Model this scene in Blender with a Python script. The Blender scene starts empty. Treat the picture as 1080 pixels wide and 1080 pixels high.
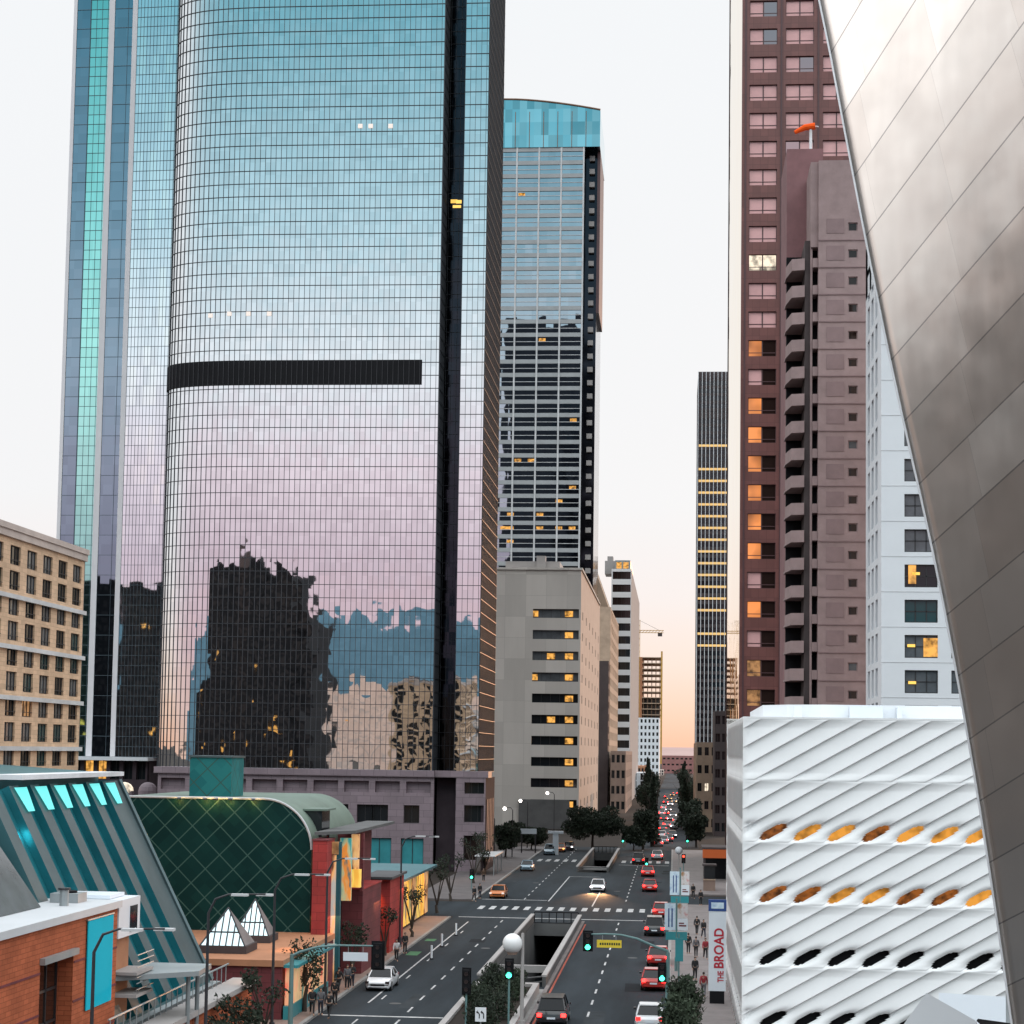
import bpy, bmesh, math, random
from mathutils import Vector, Matrix
random.seed(7)
rnd = random.random
V = Vector
sc = bpy.context.scene
COL = sc.collection

# ------------------------------------------------------------------ camera
F, PX, PY, H = 2000.0, 540.0, 635.0, 17.0
cy = V((712 - PX, -(795 - PY), -F)).normalized()          # street axis (+Y) seen by the camera
ro = 0.0145
cz = V((math.sin(ro), math.cos(ro), 0))
cz.z = -(cz.x * cy.x + cz.y * cy.y) / cy.z
cz.normalize()
cx = cy.cross(cz)
cam = bpy.data.objects.new('camera', bpy.data.cameras.new('camera'))
COL.objects.link(cam)
M = Matrix((cx, cy, cz)).to_4x4()                         # rows: world axes in camera space
M.translation = V((0, 0, H))
cam.matrix_world = M
cam.data.lens = F / 1080 * 36
cam.data.sensor_width = 36
cam.data.shift_y = (PY - 540) / 1080
cam.data.clip_start = 0.5
cam.data.clip_end = 30000
sc.camera = cam

def ray(px, py):
    d = V((px - PX, -(py - PY), -F))
    return V((d.dot(cx), d.dot(cy), d.dot(cz)))
def W(px, py, Y):                                         # a point at depth Y along the street
    d = ray(px, py)
    return V((0, 0, H)) + d * (Y / d.y)
def G(px, py, z=0.0):                                     # a point on the ground
    d = ray(px, py)
    return V((0, 0, H)) + d * ((z - H) / d.z)
def RC(x0, y0, x1, y1, Y):                                # front rectangle at depth Y -> X0, X1, Z0, Z1
    ym, xm = (y0 + y1) / 2, (x0 + x1) / 2
    return W(x0, ym, Y).x, W(x1, ym, Y).x, W(xm, y1, Y).z, W(xm, y0, Y).z

# ------------------------------------------------------------------ materials
def _mat(name):
    m = bpy.data.materials.new(name); m.use_nodes = True
    nt = m.node_tree
    return m, nt, nt.nodes['Principled BSDF']
def N(nt, t, **kw):
    n = nt.nodes.new(t)
    for k, v in kw.items(): setattr(n, k, v)
    return n
def L(nt, a, b): nt.links.new(a, b)
def mat(name, col, rough=0.7, metal=0.0, var=0.18, scale=0.35, spec=0.5, bump=0.0, stretch=(1, 1, 1), brick=None):
    """plain procedural surface with broad and fine tonal wear"""
    m, nt, b = _mat(name)
    tc = N(nt, 'ShaderNodeTexCoord')
    mp = N(nt, 'ShaderNodeMapping'); mp.inputs['Scale'].default_value = stretch
    L(nt, tc.outputs['Object'], mp.inputs['Vector'])
    n1 = N(nt, 'ShaderNodeTexNoise'); n1.inputs['Scale'].default_value = scale; n1.inputs['Detail'].default_value = 6; n1.inputs['Roughness'].default_value = 0.65
    L(nt, mp.outputs[0], n1.inputs['Vector'])
    r = N(nt, 'ShaderNodeValToRGB')
    lo = [c * (1 - var) for c in col]; hi = [min(1, c * (1 + var)) for c in col]
    r.color_ramp.elements[0].position = 0.3; r.color_ramp.elements[1].position = 0.7
    r.color_ramp.elements[0].color = (*lo, 1); r.color_ramp.elements[1].color = (*hi, 1)
    L(nt, n1.outputs['Fac'], r.inputs[0])
    out = r.outputs[0]
    if brick:                                               # coursed stone or brick: width, height, joint, joint darkness, offset
        sx = N(nt, 'ShaderNodeSeparateXYZ'); L(nt, tc.outputs['Object'], sx.inputs[0])
        ad = N(nt, 'ShaderNodeMath', operation='ADD'); L(nt, sx.outputs[0], ad.inputs[0]); L(nt, sx.outputs[1], ad.inputs[1])
        cb = N(nt, 'ShaderNodeCombineXYZ'); L(nt, ad.outputs[0], cb.inputs[0]); L(nt, sx.outputs[2], cb.inputs[1])
        bt = N(nt, 'ShaderNodeTexBrick'); bt.offset = brick[4]; bt.inputs['Scale'].default_value = 1; bt.inputs['Brick Width'].default_value = brick[0]; bt.inputs['Row Height'].default_value = brick[1]; bt.inputs['Mortar Size'].default_value = brick[2]
        bt.inputs['Color1'].default_value = (.88, .88, .88, 1); bt.inputs['Color2'].default_value = (1.1, 1.1, 1.1, 1); bt.inputs['Mortar'].default_value = (brick[3],) * 3 + (1,)
        L(nt, cb.outputs[0], bt.inputs['Vector'])
        ml = N(nt, 'ShaderNodeMix', data_type='RGBA', blend_type='MULTIPLY'); ml.inputs['Factor'].default_value = 1
        L(nt, out, ml.inputs[6]); L(nt, bt.outputs['Color'], ml.inputs[7]); out = ml.outputs[2]
    L(nt, out, b.inputs['Base Color'])
    b.inputs['Roughness'].default_value = rough; b.inputs['Metallic'].default_value = metal
    b.inputs['Specular IOR Level'].default_value = spec
    if bump:
        n2 = N(nt, 'ShaderNodeTexNoise'); n2.inputs['Scale'].default_value = 9; n2.inputs['Detail'].default_value = 5
        L(nt, tc.outputs['Object'], n2.inputs['Vector'])
        bp = N(nt, 'ShaderNodeBump'); bp.inputs['Strength'].default_value = bump; bp.inputs['Distance'].default_value = 0.03
        L(nt, n2.outputs['Fac'], bp.inputs['Height']); L(nt, bp.outputs[0], b.inputs['Normal'])
    return m
def emit(name, col, s):
    m, nt, b = _mat(name)
    b.inputs['Base Color'].default_value = (*[c * .5 for c in col], 1)
    b.inputs['Emission Color'].default_value = (*col, 1); b.inputs['Emission Strength'].default_value = s
    return m
def room(name, col, s, scale=1.2):
    """a lit room behind glass: uneven lamps, furniture and blinds"""
    m, nt, b = _mat(name)
    tc = N(nt, 'ShaderNodeTexCoord'); oi = N(nt, 'ShaderNodeObjectInfo')
    ad = N(nt, 'ShaderNodeVectorMath', operation='ADD')
    L(nt, tc.outputs['Object'], ad.inputs[0]); L(nt, oi.outputs['Location'], ad.inputs[1])
    v = N(nt, 'ShaderNodeTexNoise'); v.inputs['Scale'].default_value = scale; v.inputs['Detail'].default_value = 2
    L(nt, ad.outputs[0], v.inputs['Vector'])
    r = N(nt, 'ShaderNodeValToRGB')
    e = r.color_ramp.elements
    e[0].position = 0.40; e[0].color = (*col, 1)
    e[1].position = 0.68; e[1].color = (*[c * .16 for c in col], 1)
    L(nt, v.outputs['Fac'], r.inputs[0]); L(nt, r.outputs[0], b.inputs['Emission Color'])
    b.inputs['Base Color'].default_value = (.03, .02, .015, 1); b.inputs['Roughness'].default_value = .1
    b.inputs['Emission Strength'].default_value = s
    return m
def mirror(name, tint, pw, ph, tilt=0.004, wob=0.003, rough=0.015, tintvar=0.06, zscale=0.22):
    """reflective curtain-wall glass: every pane sits at its own tiny angle and is slightly bowed; UV is in metres"""
    m, nt, b = _mat(name)
    uv = N(nt, 'ShaderNodeUVMap')
    sn = N(nt, 'ShaderNodeVectorMath', operation='DIVIDE'); sn.inputs[1].default_value = (pw, ph, 1)
    L(nt, uv.outputs[0], sn.inputs[0])
    fl = N(nt, 'ShaderNodeVectorMath', operation='FLOOR'); L(nt, sn.outputs[0], fl.inputs[0])
    wn = N(nt, 'ShaderNodeTexWhiteNoise', noise_dimensions='2D'); L(nt, fl.outputs[0], wn.inputs['Vector'])
    no = N(nt, 'ShaderNodeTexNoise'); no.inputs['Scale'].default_value = zscale; no.inputs['Detail'].default_value = 1
    tc = N(nt, 'ShaderNodeTexCoord'); L(nt, tc.outputs['Object'], no.inputs['Vector'])
    def cent(sock, k):
        s = N(nt, 'ShaderNodeVectorMath', operation='SUBTRACT'); L(nt, sock, s.inputs[0]); s.inputs[1].default_value = (.5, .5, .5)
        q = N(nt, 'ShaderNodeVectorMath', operation='SCALE'); L(nt, s.outputs[0], q.inputs[0]); q.inputs['Scale'].default_value = k
        return q.outputs[0]
    a1 = N(nt, 'ShaderNodeVectorMath', operation='ADD'); L(nt, cent(wn.outputs['Color'], tilt), a1.inputs[0]); L(nt, cent(no.outputs['Color'], wob * 4), a1.inputs[1])
    g = N(nt, 'ShaderNodeNewGeometry')
    a2 = N(nt, 'ShaderNodeVectorMath', operation='ADD'); L(nt, g.outputs['Normal'], a2.inputs[0]); L(nt, a1.outputs[0], a2.inputs[1])
    nm = N(nt, 'ShaderNodeVectorMath', operation='NORMALIZE'); L(nt, a2.outputs[0], nm.inputs[0])
    L(nt, nm.outputs[0], b.inputs['Normal'])
    hs = N(nt, 'ShaderNodeHueSaturation'); hs.inputs['Color'].default_value = (*tint, 1)
    mr = N(nt, 'ShaderNodeMapRange'); mr.inputs['To Min'].default_value = 1 - tintvar; mr.inputs['To Max'].default_value = 1 + tintvar
    L(nt, wn.outputs['Value'], mr.inputs['Value']); L(nt, mr.outputs[0], hs.inputs['Value'])
    L(nt, hs.outputs[0], b.inputs['Base Color'])
    b.inputs['Metallic'].default_value = 1; b.inputs['Roughness'].default_value = rough
    return m

MT = {}
def T(k): return MT[k]

# ------------------------------------------------------------------ mesh building
class MB:
    def __init__(s): s.v = []; s.f = []; s.m = []; s.u = []
    def face(s, pts, mi=0, uv=None):
        i = len(s.v); s.v += [V(p) for p in pts]; s.f.append(list(range(i, i + len(pts)))); s.m.append(mi); s.u.append(uv)
    def box(s, x0, y0, z0, x1, y1, z1, mi=0):
        s.obox(V(((x0 + x1) / 2, (y0 + y1) / 2, (z0 + z1) / 2)), V((abs(x1 - x0) / 2, 0, 0)), V((0, abs(y1 - y0) / 2, 0)), V((0, 0, abs(z1 - z0) / 2)), mi)
    def obox(s, c, a, b, d, mi=0):
        i = len(s.v)
        for sx in (-1, 1):
            for sy in (-1, 1):
                for sz in (-1, 1): s.v.append(c + a * sx + b * sy + d * sz)
        for q in ((0, 1, 3, 2), (4, 6, 7, 5), (0, 4, 5, 1), (2, 3, 7, 6), (0, 2, 6, 4), (1, 5, 7, 3)):
            s.f.append([i + k for k in q]); s.m.append(mi); s.u.append(None)
    def prism(s, poly, z0, z1, mi=0, cap=True, uvs=False, capmi=None):
        n = len(poly); t = 0
        if not uvs:
            i = len(s.v)
            s.v += [V((p[0], p[1], z0)) for p in poly] + [V((p[0], p[1], z1)) for p in poly]
            for k in range(n):
                j = (k + 1) % n
                s.f.append([i + k, i + j, i + n + j, i + n + k]); s.m.append(mi if not isinstance(mi, list) else mi[k]); s.u.append(None)
            if cap:
                for o, rev in ((0, True), (n, False)):
                    q = [i + o + k for k in range(n)]
                    s.f.append(q[::-1] if rev else q); s.m.append(capmi if capmi is not None else (mi if not isinstance(mi, list) else 0)); s.u.append(None)
            return
        for k in range(n):
            a, b = poly[k], poly[(k + 1) % n]
            l = math.hypot(b[0] - a[0], b[1] - a[1])
            s.face([(a[0], a[1], z0), (b[0], b[1], z0), (b[0], b[1], z1), (a[0], a[1], z1)], mi if not isinstance(mi, list) else mi[k],
                   [(t, z0), (t + l, z0), (t + l, z1), (t, z1)])
            t += l
        if cap: s.face([(p[0], p[1], z1) for p in poly], capmi or 0)
    def tube(s, pts, r, n=8, mi=0, cap=True):
        pts = [V(p) for p in pts]
        rr = r if isinstance(r, (list, tuple)) else [r] * len(pts)
        i = len(s.v); x = None
        for k, p in enumerate(pts):
            d = (pts[min(k + 1, len(pts) - 1)] - pts[max(k - 1, 0)]).normalized()
            if x is None:
                x = d.orthogonal().normalized()
            else:
                x = (x - d * x.dot(d)).normalized()
            y = d.cross(x)
            for a in range(n):
                t = 2 * math.pi * a / n
                s.v.append(p + (x * math.cos(t) + y * math.sin(t)) * rr[k])
        for k in range(len(pts) - 1):
            for a in range(n):
                b = (a + 1) % n
                s.f.append([i + k * n + a, i + k * n + b, i + (k + 1) * n + b, i + (k + 1) * n + a]); s.m.append(mi); s.u.append(None)
        if cap:
            e = i + (len(pts) - 1) * n
            s.f.append([i + a for a in range(n)][::-1]); s.f.append([e + a for a in range(n)]); s.m += [mi, mi]; s.u += [None, None]
    def ball(s, c, r, nu=12, nv=8, mi=0, sc3=(1, 1, 1)):
        c = V(c); i = len(s.v)
        for b in range(nv + 1):
            ph = math.pi * b / nv
            for a in range(nu):
                th = 2 * math.pi * a / nu
                s.v.append(c + V((math.sin(ph) * math.cos(th) * r * sc3[0], math.sin(ph) * math.sin(th) * r * sc3[1], -math.cos(ph) * r * sc3[2])))
        for b in range(nv):
            for a in range(nu):
                q = (a + 1) % nu
                s.f.append([i + b * nu + a, i + b * nu + q, i + (b + 1) * nu + q, i + (b + 1) * nu + a]); s.m.append(mi); s.u.append(None)
    def build(s, name, mats, parent=None, smooth=False, merge=False):
        me = bpy.data.meshes.new(name)
        o = V((0, 0, 0))
        if parent is not None:
            o = V(parent.location); q = parent.parent
            while q is not None: o += V(q.location); q = q.parent
        me.from_pydata([tuple(p - o) for p in s.v], [], s.f)
        if not isinstance(mats, (list, tuple)): mats = [mats]
        for m in mats: me.materials.append(MT[m] if isinstance(m, str) else m)
        me.polygons.foreach_set('material_index', s.m)
        if any(u is not None for u in s.u):
            uvl = me.uv_layers.new(name='UVMap').data
            for p, u in zip(me.polygons, s.u):
                if u:
                    for li, c in zip(p.loop_indices, u): uvl[li].uv = c
        if smooth or merge:
            bm = bmesh.new(); bm.from_mesh(me)
            bmesh.ops.remove_doubles(bm, verts=bm.verts, dist=1e-4)
            bm.to_mesh(me); bm.free()
        if smooth:
            me.polygons.foreach_set('use_smooth', [True] * len(me.polygons))
            try: me.set_sharp_from_angle(angle=math.radians(40))
            except Exception: pass
        me.update()
        ob = bpy.data.objects.new(name, me); COL.objects.link(ob)
        if parent is not None: ob.parent = parent
        return ob

def tag(o, label=None, cat=None, group=None, kind=None):
    if label: o['label'] = label
    if cat: o['category'] = cat
    if group: o['group'] = group
    if kind: o['kind'] = kind
    return o
def thing(name, label, cat, loc=(0, 0, 0), group=None):
    o = bpy.data.objects.new(name, None); COL.objects.link(o)
    o.location = loc; o.empty_display_size = 0.2
    return tag(o, label, cat, group)
def dup(root, loc, rz=0.0, label=None, group=None, scale=None):
    r = root.copy(); COL.objects.link(r); r.location = loc; r.rotation_euler = (0, 0, rz)
    if scale: r.scale = (scale, scale, scale)
    if label: r['label'] = label
    if group: r['group'] = group
    for ch in list(root.children):
        c = ch.copy(); COL.objects.link(c); c.parent = r
        for g in list(ch.children):
            d = g.copy(); COL.objects.link(d); d.parent = c
    return r
def struct(mb, name, mats, smooth=False): return tag(mb.build(name, mats, smooth=smooth), kind='structure')

ZU = V((0, 0, 1))
def facade(mb, O, U, xs, zs, win, d=0.25, mi=0, rmi=None):
    """wall face with real recessed openings; returns [(i, j, corner points at the back of the recess)]"""
    O = V(O); U = V(U).normalized(); Nn = U.cross(ZU)
    rmi = mi if rmi is None else rmi
    P = lambda x, z, q=0.0: O + U * x + ZU * z - Nn * q
    out = []
    for i in range(len(xs) - 1):
        for j in range(len(zs) - 1):
            a, b, c, e = xs[i], xs[i + 1], zs[j], zs[j + 1]
            if win(i, j):
                mb.face([P(a, c), P(a, c, d), P(a, e, d), P(a, e)], rmi)
                mb.face([P(b, c, d), P(b, c), P(b, e), P(b, e, d)], rmi)
                mb.face([P(a, e), P(a, e, d), P(b, e, d), P(b, e)], rmi)
                mb.face([P(a, c, d), P(a, c), P(b, c), P(b, c, d)], rmi)
                out.append((i, j, [P(a, c, d), P(b, c, d), P(b, e, d), P(a, e, d)]))
            else:
                mb.face([P(a, c), P(b, c), P(b, e), P(a, e)], mi)
    return out
def cuts(total, n, w, start=None, pitch=None):
    """boundaries pier|window|pier... ; windows are the odd intervals"""
    pitch = pitch or total / n
    start = (pitch - w) / 2 if start is None else start
    r = [0.0]
    for k in range(n): r += [start + k * pitch, start + k * pitch + w]
    r.append(total)
    return r
odd = lambda i, j: i % 2 == 1 and j % 2 == 1
def pane_into(mb, c, nx=2, nz=1, fw=0.06, proud=0.05, gm=0, fm=1, rm=None):
    """glass with a frame and glazing bars; c = four corners"""
    a, b, cc, dd = [V(q) for q in c]
    U = (b - a); w = U.length; U.normalize(); h = (dd - a).length; Nn = U.cross(ZU)
    a = a + Nn * 0.02
    mb.face([a, a + U * w, a + U * w + ZU * h, a + ZU * h], gm, [(0, 0), (w, 0), (w, h), (0, h)])
    def bar(x0, x1, z0, z1):
        mb.obox(a + U * (x0 + x1) / 2 + ZU * (z0 + z1) / 2 + Nn * proud / 2, U * (x1 - x0) / 2, Nn * (proud / 2), ZU * (z1 - z0) / 2, fm)
    if fw:
        bar(0, w, 0, fw); bar(0, w, h - fw, h); bar(0, fw, fw, h - fw); bar(w - fw, w, fw, h - fw)
        for k in range(1, nx): x = w * k / nx; bar(x - fw / 2, x + fw / 2, fw, h - fw)
        for k in range(1, nz): z = h * k / nz; bar(fw, w - fw, z - fw / 2 + .001, z + fw / 2 - .001)
def winset(parent, rects, pick, nx=2, nz=1, frame='frame_dark', fw=0.06, name='window', limit=100, proud=0.05):
    """each window a part; past the limit one part of kind stuff.  pick(i, j) -> glass material"""
    eye = V((0, 0, H))
    rects = sorted(rects, key=lambda r: (sum((V(p) for p in r[2]), V()) / 4 - eye).length)
    for i, j, c in rects[:limit]:
        mb = MB(); pane_into(mb, c, nx, nz, fw, proud); mb.build(name, [pick(i, j), frame], parent)
    if len(rects) > limit:
        mb = MB(); names = []
        for i, j, c in rects[limit:]:
            g = pick(i, j)
            if g not in names: names.append(g)
            pane_into(mb, c, nx, nz, fw, proud, names.index(g) * 2, names.index(g) * 2 + 1)
        o = mb.build('window_field', sum([[g, frame] for g in names], []), parent); o['kind'] = 'stuff'
def text_mesh(name, body, size, m, parent, M4, extrude=0.01):
    cu = bpy.data.curves.new(name, 'FONT'); cu.body = body; cu.size = size; cu.extrude = extrude; cu.offset = .025; cu.align_x = 'LEFT'
    to = bpy.data.objects.new(name, cu); COL.objects.link(to)
    dg = bpy.context.evaluated_depsgraph_get()
    me = bpy.data.meshes.new_from_object(to.evaluated_get(dg))
    bpy.data.objects.remove(to)
    me.transform(M4 if parent is None else Matrix.Translation(-V(parent.location)) @ M4)
    me.materials.clear(); me.materials.append(MT[m])
    o = bpy.data.objects.new(name, me); COL.objects.link(o); o.parent = parent
    return o
# ------------------------------------------------------------------ sky, sun, render settings
wd = bpy.data.worlds.new('World'); sc.world = wd; wd.use_nodes = True
nt = wd.node_tree
bg = nt.nodes['Background']
tc = N(nt, 'ShaderNodeTexCoord'); sp = N(nt, 'ShaderNodeSeparateXYZ'); L(nt, tc.outputs['Generated'], sp.inputs[0])
def ramp(stops):
    r = N(nt, 'ShaderNodeValToRGB'); e = r.color_ramp.elements
    while len(e) < len(stops): e.new(0.5)
    for q, (p, c) in zip(e, stops): q.position = p
    for q, (p, c) in zip(e, stops): q.color = (c[0] / 4, c[1] / 4, c[2] / 4, 1)
    L(nt, sp.outputs['Z'], r.inputs[0])
    return r
FRONT = [(0.0, (.98, .56, .39)), (.018, (.97, .67, .52)), (.045, (.95, .79, .71)), (.08, (.92, .86, .85)), (.13, (.90, .90, .915)), (.39, (.90, .92, .94)), (.48, (2.0, 2.06, 2.1)), (1.0, (1.75, 1.82, 1.9))]
BACK = [(0.0, (.80, .56, .46)), (.05, (.72, .50, .55)), (.10, (.70, .55, .63)), (.145, (.88, .74, .81)), (.20, (.90, .94, .99)), (.27, (.54, .76, .85)), (.37, (.20, .48, .58)), (.40, (.22, .50, .60)), (.46, (2.75, 2.95, 3.0)), (.75, (2.3, 2.45, 2.52)), (1.0, (1.75, 1.82, 1.9))]
ra, rb = ramp(FRONT), ramp(BACK)
mr = N(nt, 'ShaderNodeMapRange', interpolation_type='SMOOTHSTEP'); mr.inputs['From Min'].default_value = -0.9; mr.inputs['From Max'].default_value = -0.1
L(nt, sp.outputs['Y'], mr.inputs['Value'])
mx = N(nt, 'ShaderNodeMix', data_type='RGBA'); L(nt, mr.outputs[0], mx.inputs['Factor']); L(nt, rb.outputs[0], mx.inputs[6]); L(nt, ra.outputs[0], mx.inputs[7])
sky = N(nt, 'ShaderNodeTexSky', sky_type='NISHITA'); sky.sun_disc = False
sky.sun_elevation = math.radians(3.5); sky.sun_rotation = math.radians(22)
bg2 = N(nt, 'ShaderNodeBackground'); bg2.inputs['Strength'].default_value = 0.006
L(nt, sky.outputs[0], bg2.inputs['Color'])
L(nt, mx.outputs[2], bg.inputs['Color']); hz_ = N(nt, 'ShaderNodeMapRange'); hz_.inputs['From Min'].default_value = -0.03; hz_.inputs['From Max'].default_value = -0.003; hz_.inputs['To Min'].default_value = .12; hz_.inputs['To Max'].default_value = 4.0 * 1.0; L(nt, sp.outputs['Z'], hz_.inputs['Value']); L(nt, hz_.outputs[0], bg.inputs['Strength'])
ad = N(nt, 'ShaderNodeAddShader'); L(nt, bg.outputs[0], ad.inputs[0]); L(nt, bg2.outputs[0], ad.inputs[1])
L(nt, ad.outputs[0], nt.nodes['World Output'].inputs['Surface'])

sl = bpy.data.lights.new('sun', 'SUN'); sl.energy = 1.1; sl.angle = math.radians(3); sl.color = (1, .52, .28)
so = bpy.data.objects.new('sun', sl); COL.objects.link(so)
az, el = math.radians(22), math.radians(3.5)
sd = V((math.sin(az) * math.cos(el), math.cos(az) * math.cos(el), math.sin(el)))
so.rotation_euler = (-sd).to_track_quat('-Z', 'Y').to_euler()

sc.view_settings.view_transform = 'Standard'; sc.view_settings.look = 'None'
sc.view_settings.exposure = 0; sc.view_settings.gamma = 1
sc.render.engine = 'CYCLES'
sc.cycles.max_bounces = 6; sc.cycles.diffuse_bounces = 3; sc.cycles.glossy_bounces = 4
sc.cycles.use_denoising = True
sc.cycles.sample_clamp_indirect = 6
sc.cycles.caustics_reflective = False

# ------------------------------------------------------------------ material library
def reg(k, m): MT[k] = m
reg('asphalt', mat('asphalt', (.027, .034, .040), .85, spec=.12, var=.42, scale=.22, bump=.15, stretch=(1, .12, 1)))
reg('pave', mat('pave', (.20, .175, .17), .85, var=.2, scale=.5))
reg('pave_dark', mat('pave_dark', (.115, .10, .10), .85, var=.25, scale=.5)); reg('sky_pink_pane', mat('sky_pink_pane', (.74, .42, .41), .25, var=.10, scale=.4)); reg('pave_warm', mat('pave_warm', (.25, .17, .14), .8, var=.15, scale=.6))  # pink window tone: reflected sky put into the pane colour, no blinds
reg('kerb', mat('kerb', (.26, .25, .24), .85))
reg('kerb_red', mat('kerb_red', (.35, .07, .04), .8))
reg('earth', mat('earth', (.040, .033, .029), .95, spec=.1, var=.3, scale=.02))
reg('paint', mat('paint', (.46, .46, .46), .8, var=.45, scale=1.3))
reg('paint_green', mat('paint_green', (.04, .16, .07), .8, var=.3, scale=1))
reg('conc', mat('conc', (.36, .34, .33), .85, var=.10, scale=.25))
reg('conc_dark', mat('conc_dark', (.10, .10, .10), .85, var=.2, scale=.3))
reg('black', mat('black', (.010, .010, .012), .7, spec=.15))
reg('frame_dark', mat('frame_dark', (.02, .02, .022), .5))
reg('frame_light', mat('frame_light', (.55, .56, .57), .5))
reg('white_metal', mat('white_metal', (.75, .76, .78), .4))
reg('grey_metal', mat('grey_metal', (.30, .33, .34), .45, metal=.4))
reg('teal_metal_pole', mat('teal_metal_pole', (.12, .22, .22), .5))
reg('pole_dark', mat('pole_dark', (.03, .03, .035), .5))
def glass(name, col, rough=.06, spec=1.0):
    m, nt_, b = _mat(name)
    b.inputs['Base Color'].default_value = (*col, 1); b.inputs['Roughness'].default_value = rough
    b.inputs['IOR'].default_value = 1.5; b.inputs['Specular IOR Level'].default_value = spec * .5
    return m
reg('glass', glass('glass', (.012, .015, .018)))
reg('glass_brown', glass('glass_brown', (.02, .012, .01)))
reg('glass_teal', glass('glass_teal', (.02, .06, .065)))
reg('glass_grey', mat('glass_grey', (.10, .11, .12), .08, var=.3, scale=.4))
reg('lit', room('lit', (1.0, .48, .10), 1.1))
reg('lit_soft', room('lit_soft', (1.0, .50, .20), .45))
reg('lit_white', room('lit_white', (1.0, .85, .65), 1.2))
reg('mullion', mat('mullion', (.03, .034, .042), .5))
reg('mir_main', mirror('mir_main', (.82, .85, .87), .78, 1.9, tilt=.0045, wob=.0040, zscale=.42))
reg('mir_dark', mirror('mir_dark', (.030, .033, .042), .78, 1.9, tilt=.03, wob=.012, rough=.1))
reg('mir_blue', mirror('mir_blue', (.86, .93, .97), 1.2, 3.4, tilt=.004, wob=.002, tintvar=.1))
reg('mir_teal', mirror('mir_teal', (.42, .86, .78), 1.6, 1.7, tilt=.006, wob=.002))
reg('mir_slate', mirror('mir_slate', (.27, .36, .44), 1.6, 1.7, tilt=.006, wob=.002)); reg('mir_pale', mirror('mir_pale', (.95, .95, .97), 1, 1.7, tilt=.01, wob=.002))
reg('mir_gas', mirror('mir_gas', (.42, .50, .56), 2.2, 4.06, tilt=.012, wob=.004))
reg('mir_crown', mirror('mir_crown', (.36, .64, .70), 2.2, 4.06, tilt=.03, wob=.004, tintvar=.22))
reg('mir_copper', mirror('mir_copper', (.98, .45, .43), 2, 3, tilt=.01, wob=.002))
m_ = mirror('mir_sliver', (1.0, .90, .74), 2, 4, tilt=.004, wob=.003); reg('mir_sliver', m_)
m_.node_tree.nodes['Principled BSDF'].inputs['Specular Tint'].default_value = (1.0, .88, .72, 1)
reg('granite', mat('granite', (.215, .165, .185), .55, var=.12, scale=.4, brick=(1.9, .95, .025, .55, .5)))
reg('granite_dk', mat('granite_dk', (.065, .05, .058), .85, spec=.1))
reg('teal_column', mat('teal_column', (.012, .10, .125), .6)); reg('teal_door', mat('teal_door', (.035, .25, .28), .35))
reg('tan_brick', mat('tan_brick', (.62, .425, .28), .85, var=.12, scale=.5, brick=(.8, .3, .02, .8, .5)))
reg('tan_trim', mat('tan_trim', (.50, .42, .38), .85))
reg('roof_dark', mat('roof_dark', (.08, .08, .085), .8))
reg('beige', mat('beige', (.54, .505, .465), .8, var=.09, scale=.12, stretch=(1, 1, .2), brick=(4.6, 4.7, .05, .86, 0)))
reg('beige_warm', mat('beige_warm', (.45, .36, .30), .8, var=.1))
reg('brown_stone', mat('brown_stone', (.26, .185, .15), .85))
reg('tan_stone', mat('tan_stone', (.46, .34, .25), .85))
reg('dark_stone', mat('dark_stone', (.06, .045, .045), .8))
reg('red_granite', mat('red_granite', (.170, .064, .056), .4, var=.12, scale=.3, brick=(1.05, 2.03, .03, .7, 0)))
reg('red_granite_dk', mat('red_granite_dk', (.09, .042, .045), .45))
reg('mauve_conc', mat('mauve_conc', (.31, .225, .22), .85, var=.16, scale=.5))
reg('mauve_conc_dk', mat('mauve_conc_dk', (.25, .175, .175), .85, var=.14, scale=.4))
reg('mauve_rust', mat('mauve_rust', (.23, .115, .12), .8))
reg('white_wall', mat('white_wall', (.74, .77, .80), .7, var=.04, scale=.2))
reg('veil', mat('veil', (.85, .865, .87), .75, var=.04, scale=.4))
reg('orange_brick', mat('orange_brick', (.42, .115, .052), .85, spec=.2, var=.22, scale=.5, brick=(.62, .22, .016, .62, .5)))
reg('cyan_banner', mat('cyan_banner', (.01, .46, .60), .8, spec=.1, var=.03))
reg('hazed_brick', mat('hazed_brick', (.30, .14, .13), .9)); reg('red_stone', mat('red_stone', (.36, .036, .032), .8, var=.25, scale=.5, brick=(1.2, .6, .02, .6, .5)))  # brick of the far block: fading through haze put into its colour
reg('dark_red', mat('dark_red', (.15, .03, .035), .8, var=.25, scale=.5, brick=(1.2, .6, .02, .6, .5)))
reg('terracotta', mat('terracotta', (.42, .19, .10), .85, var=.12, scale=.7))
reg('copper_green', mat('copper_green', (.13, .18, .145), .6, var=.15))
reg('red_dark_metal', mat('steel_brown', (.18, .10, .06), .6))
reg('yellow_steel', mat('yellow_steel', (.50, .28, .06), .6))
reg('leaf_dark', mat('leaf_dark', (.016, .027, .014), .8, var=.6, scale=1.0))
reg('leaf_mid', mat('leaf_mid', (.025, .040, .020), .8, var=.5, scale=.8))
reg('bark', mat('bark', (.05, .038, .03), .9))
reg('tail', emit('tail', (1.0, .012, .01), 5.0))
reg('head', emit('head', (1.0, .86, .90), 9.0))
reg('amber', emit('amber', (1.0, .42, .08), 5.0))
reg('green_light', emit('green_light', (.06, 1.0, .55), 5.0))
reg('red_light', emit('red_light', (1.0, .06, .03), 4.0))
reg('lens_off', mat('lens_off', (.03, .02, .02), .3))
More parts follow.
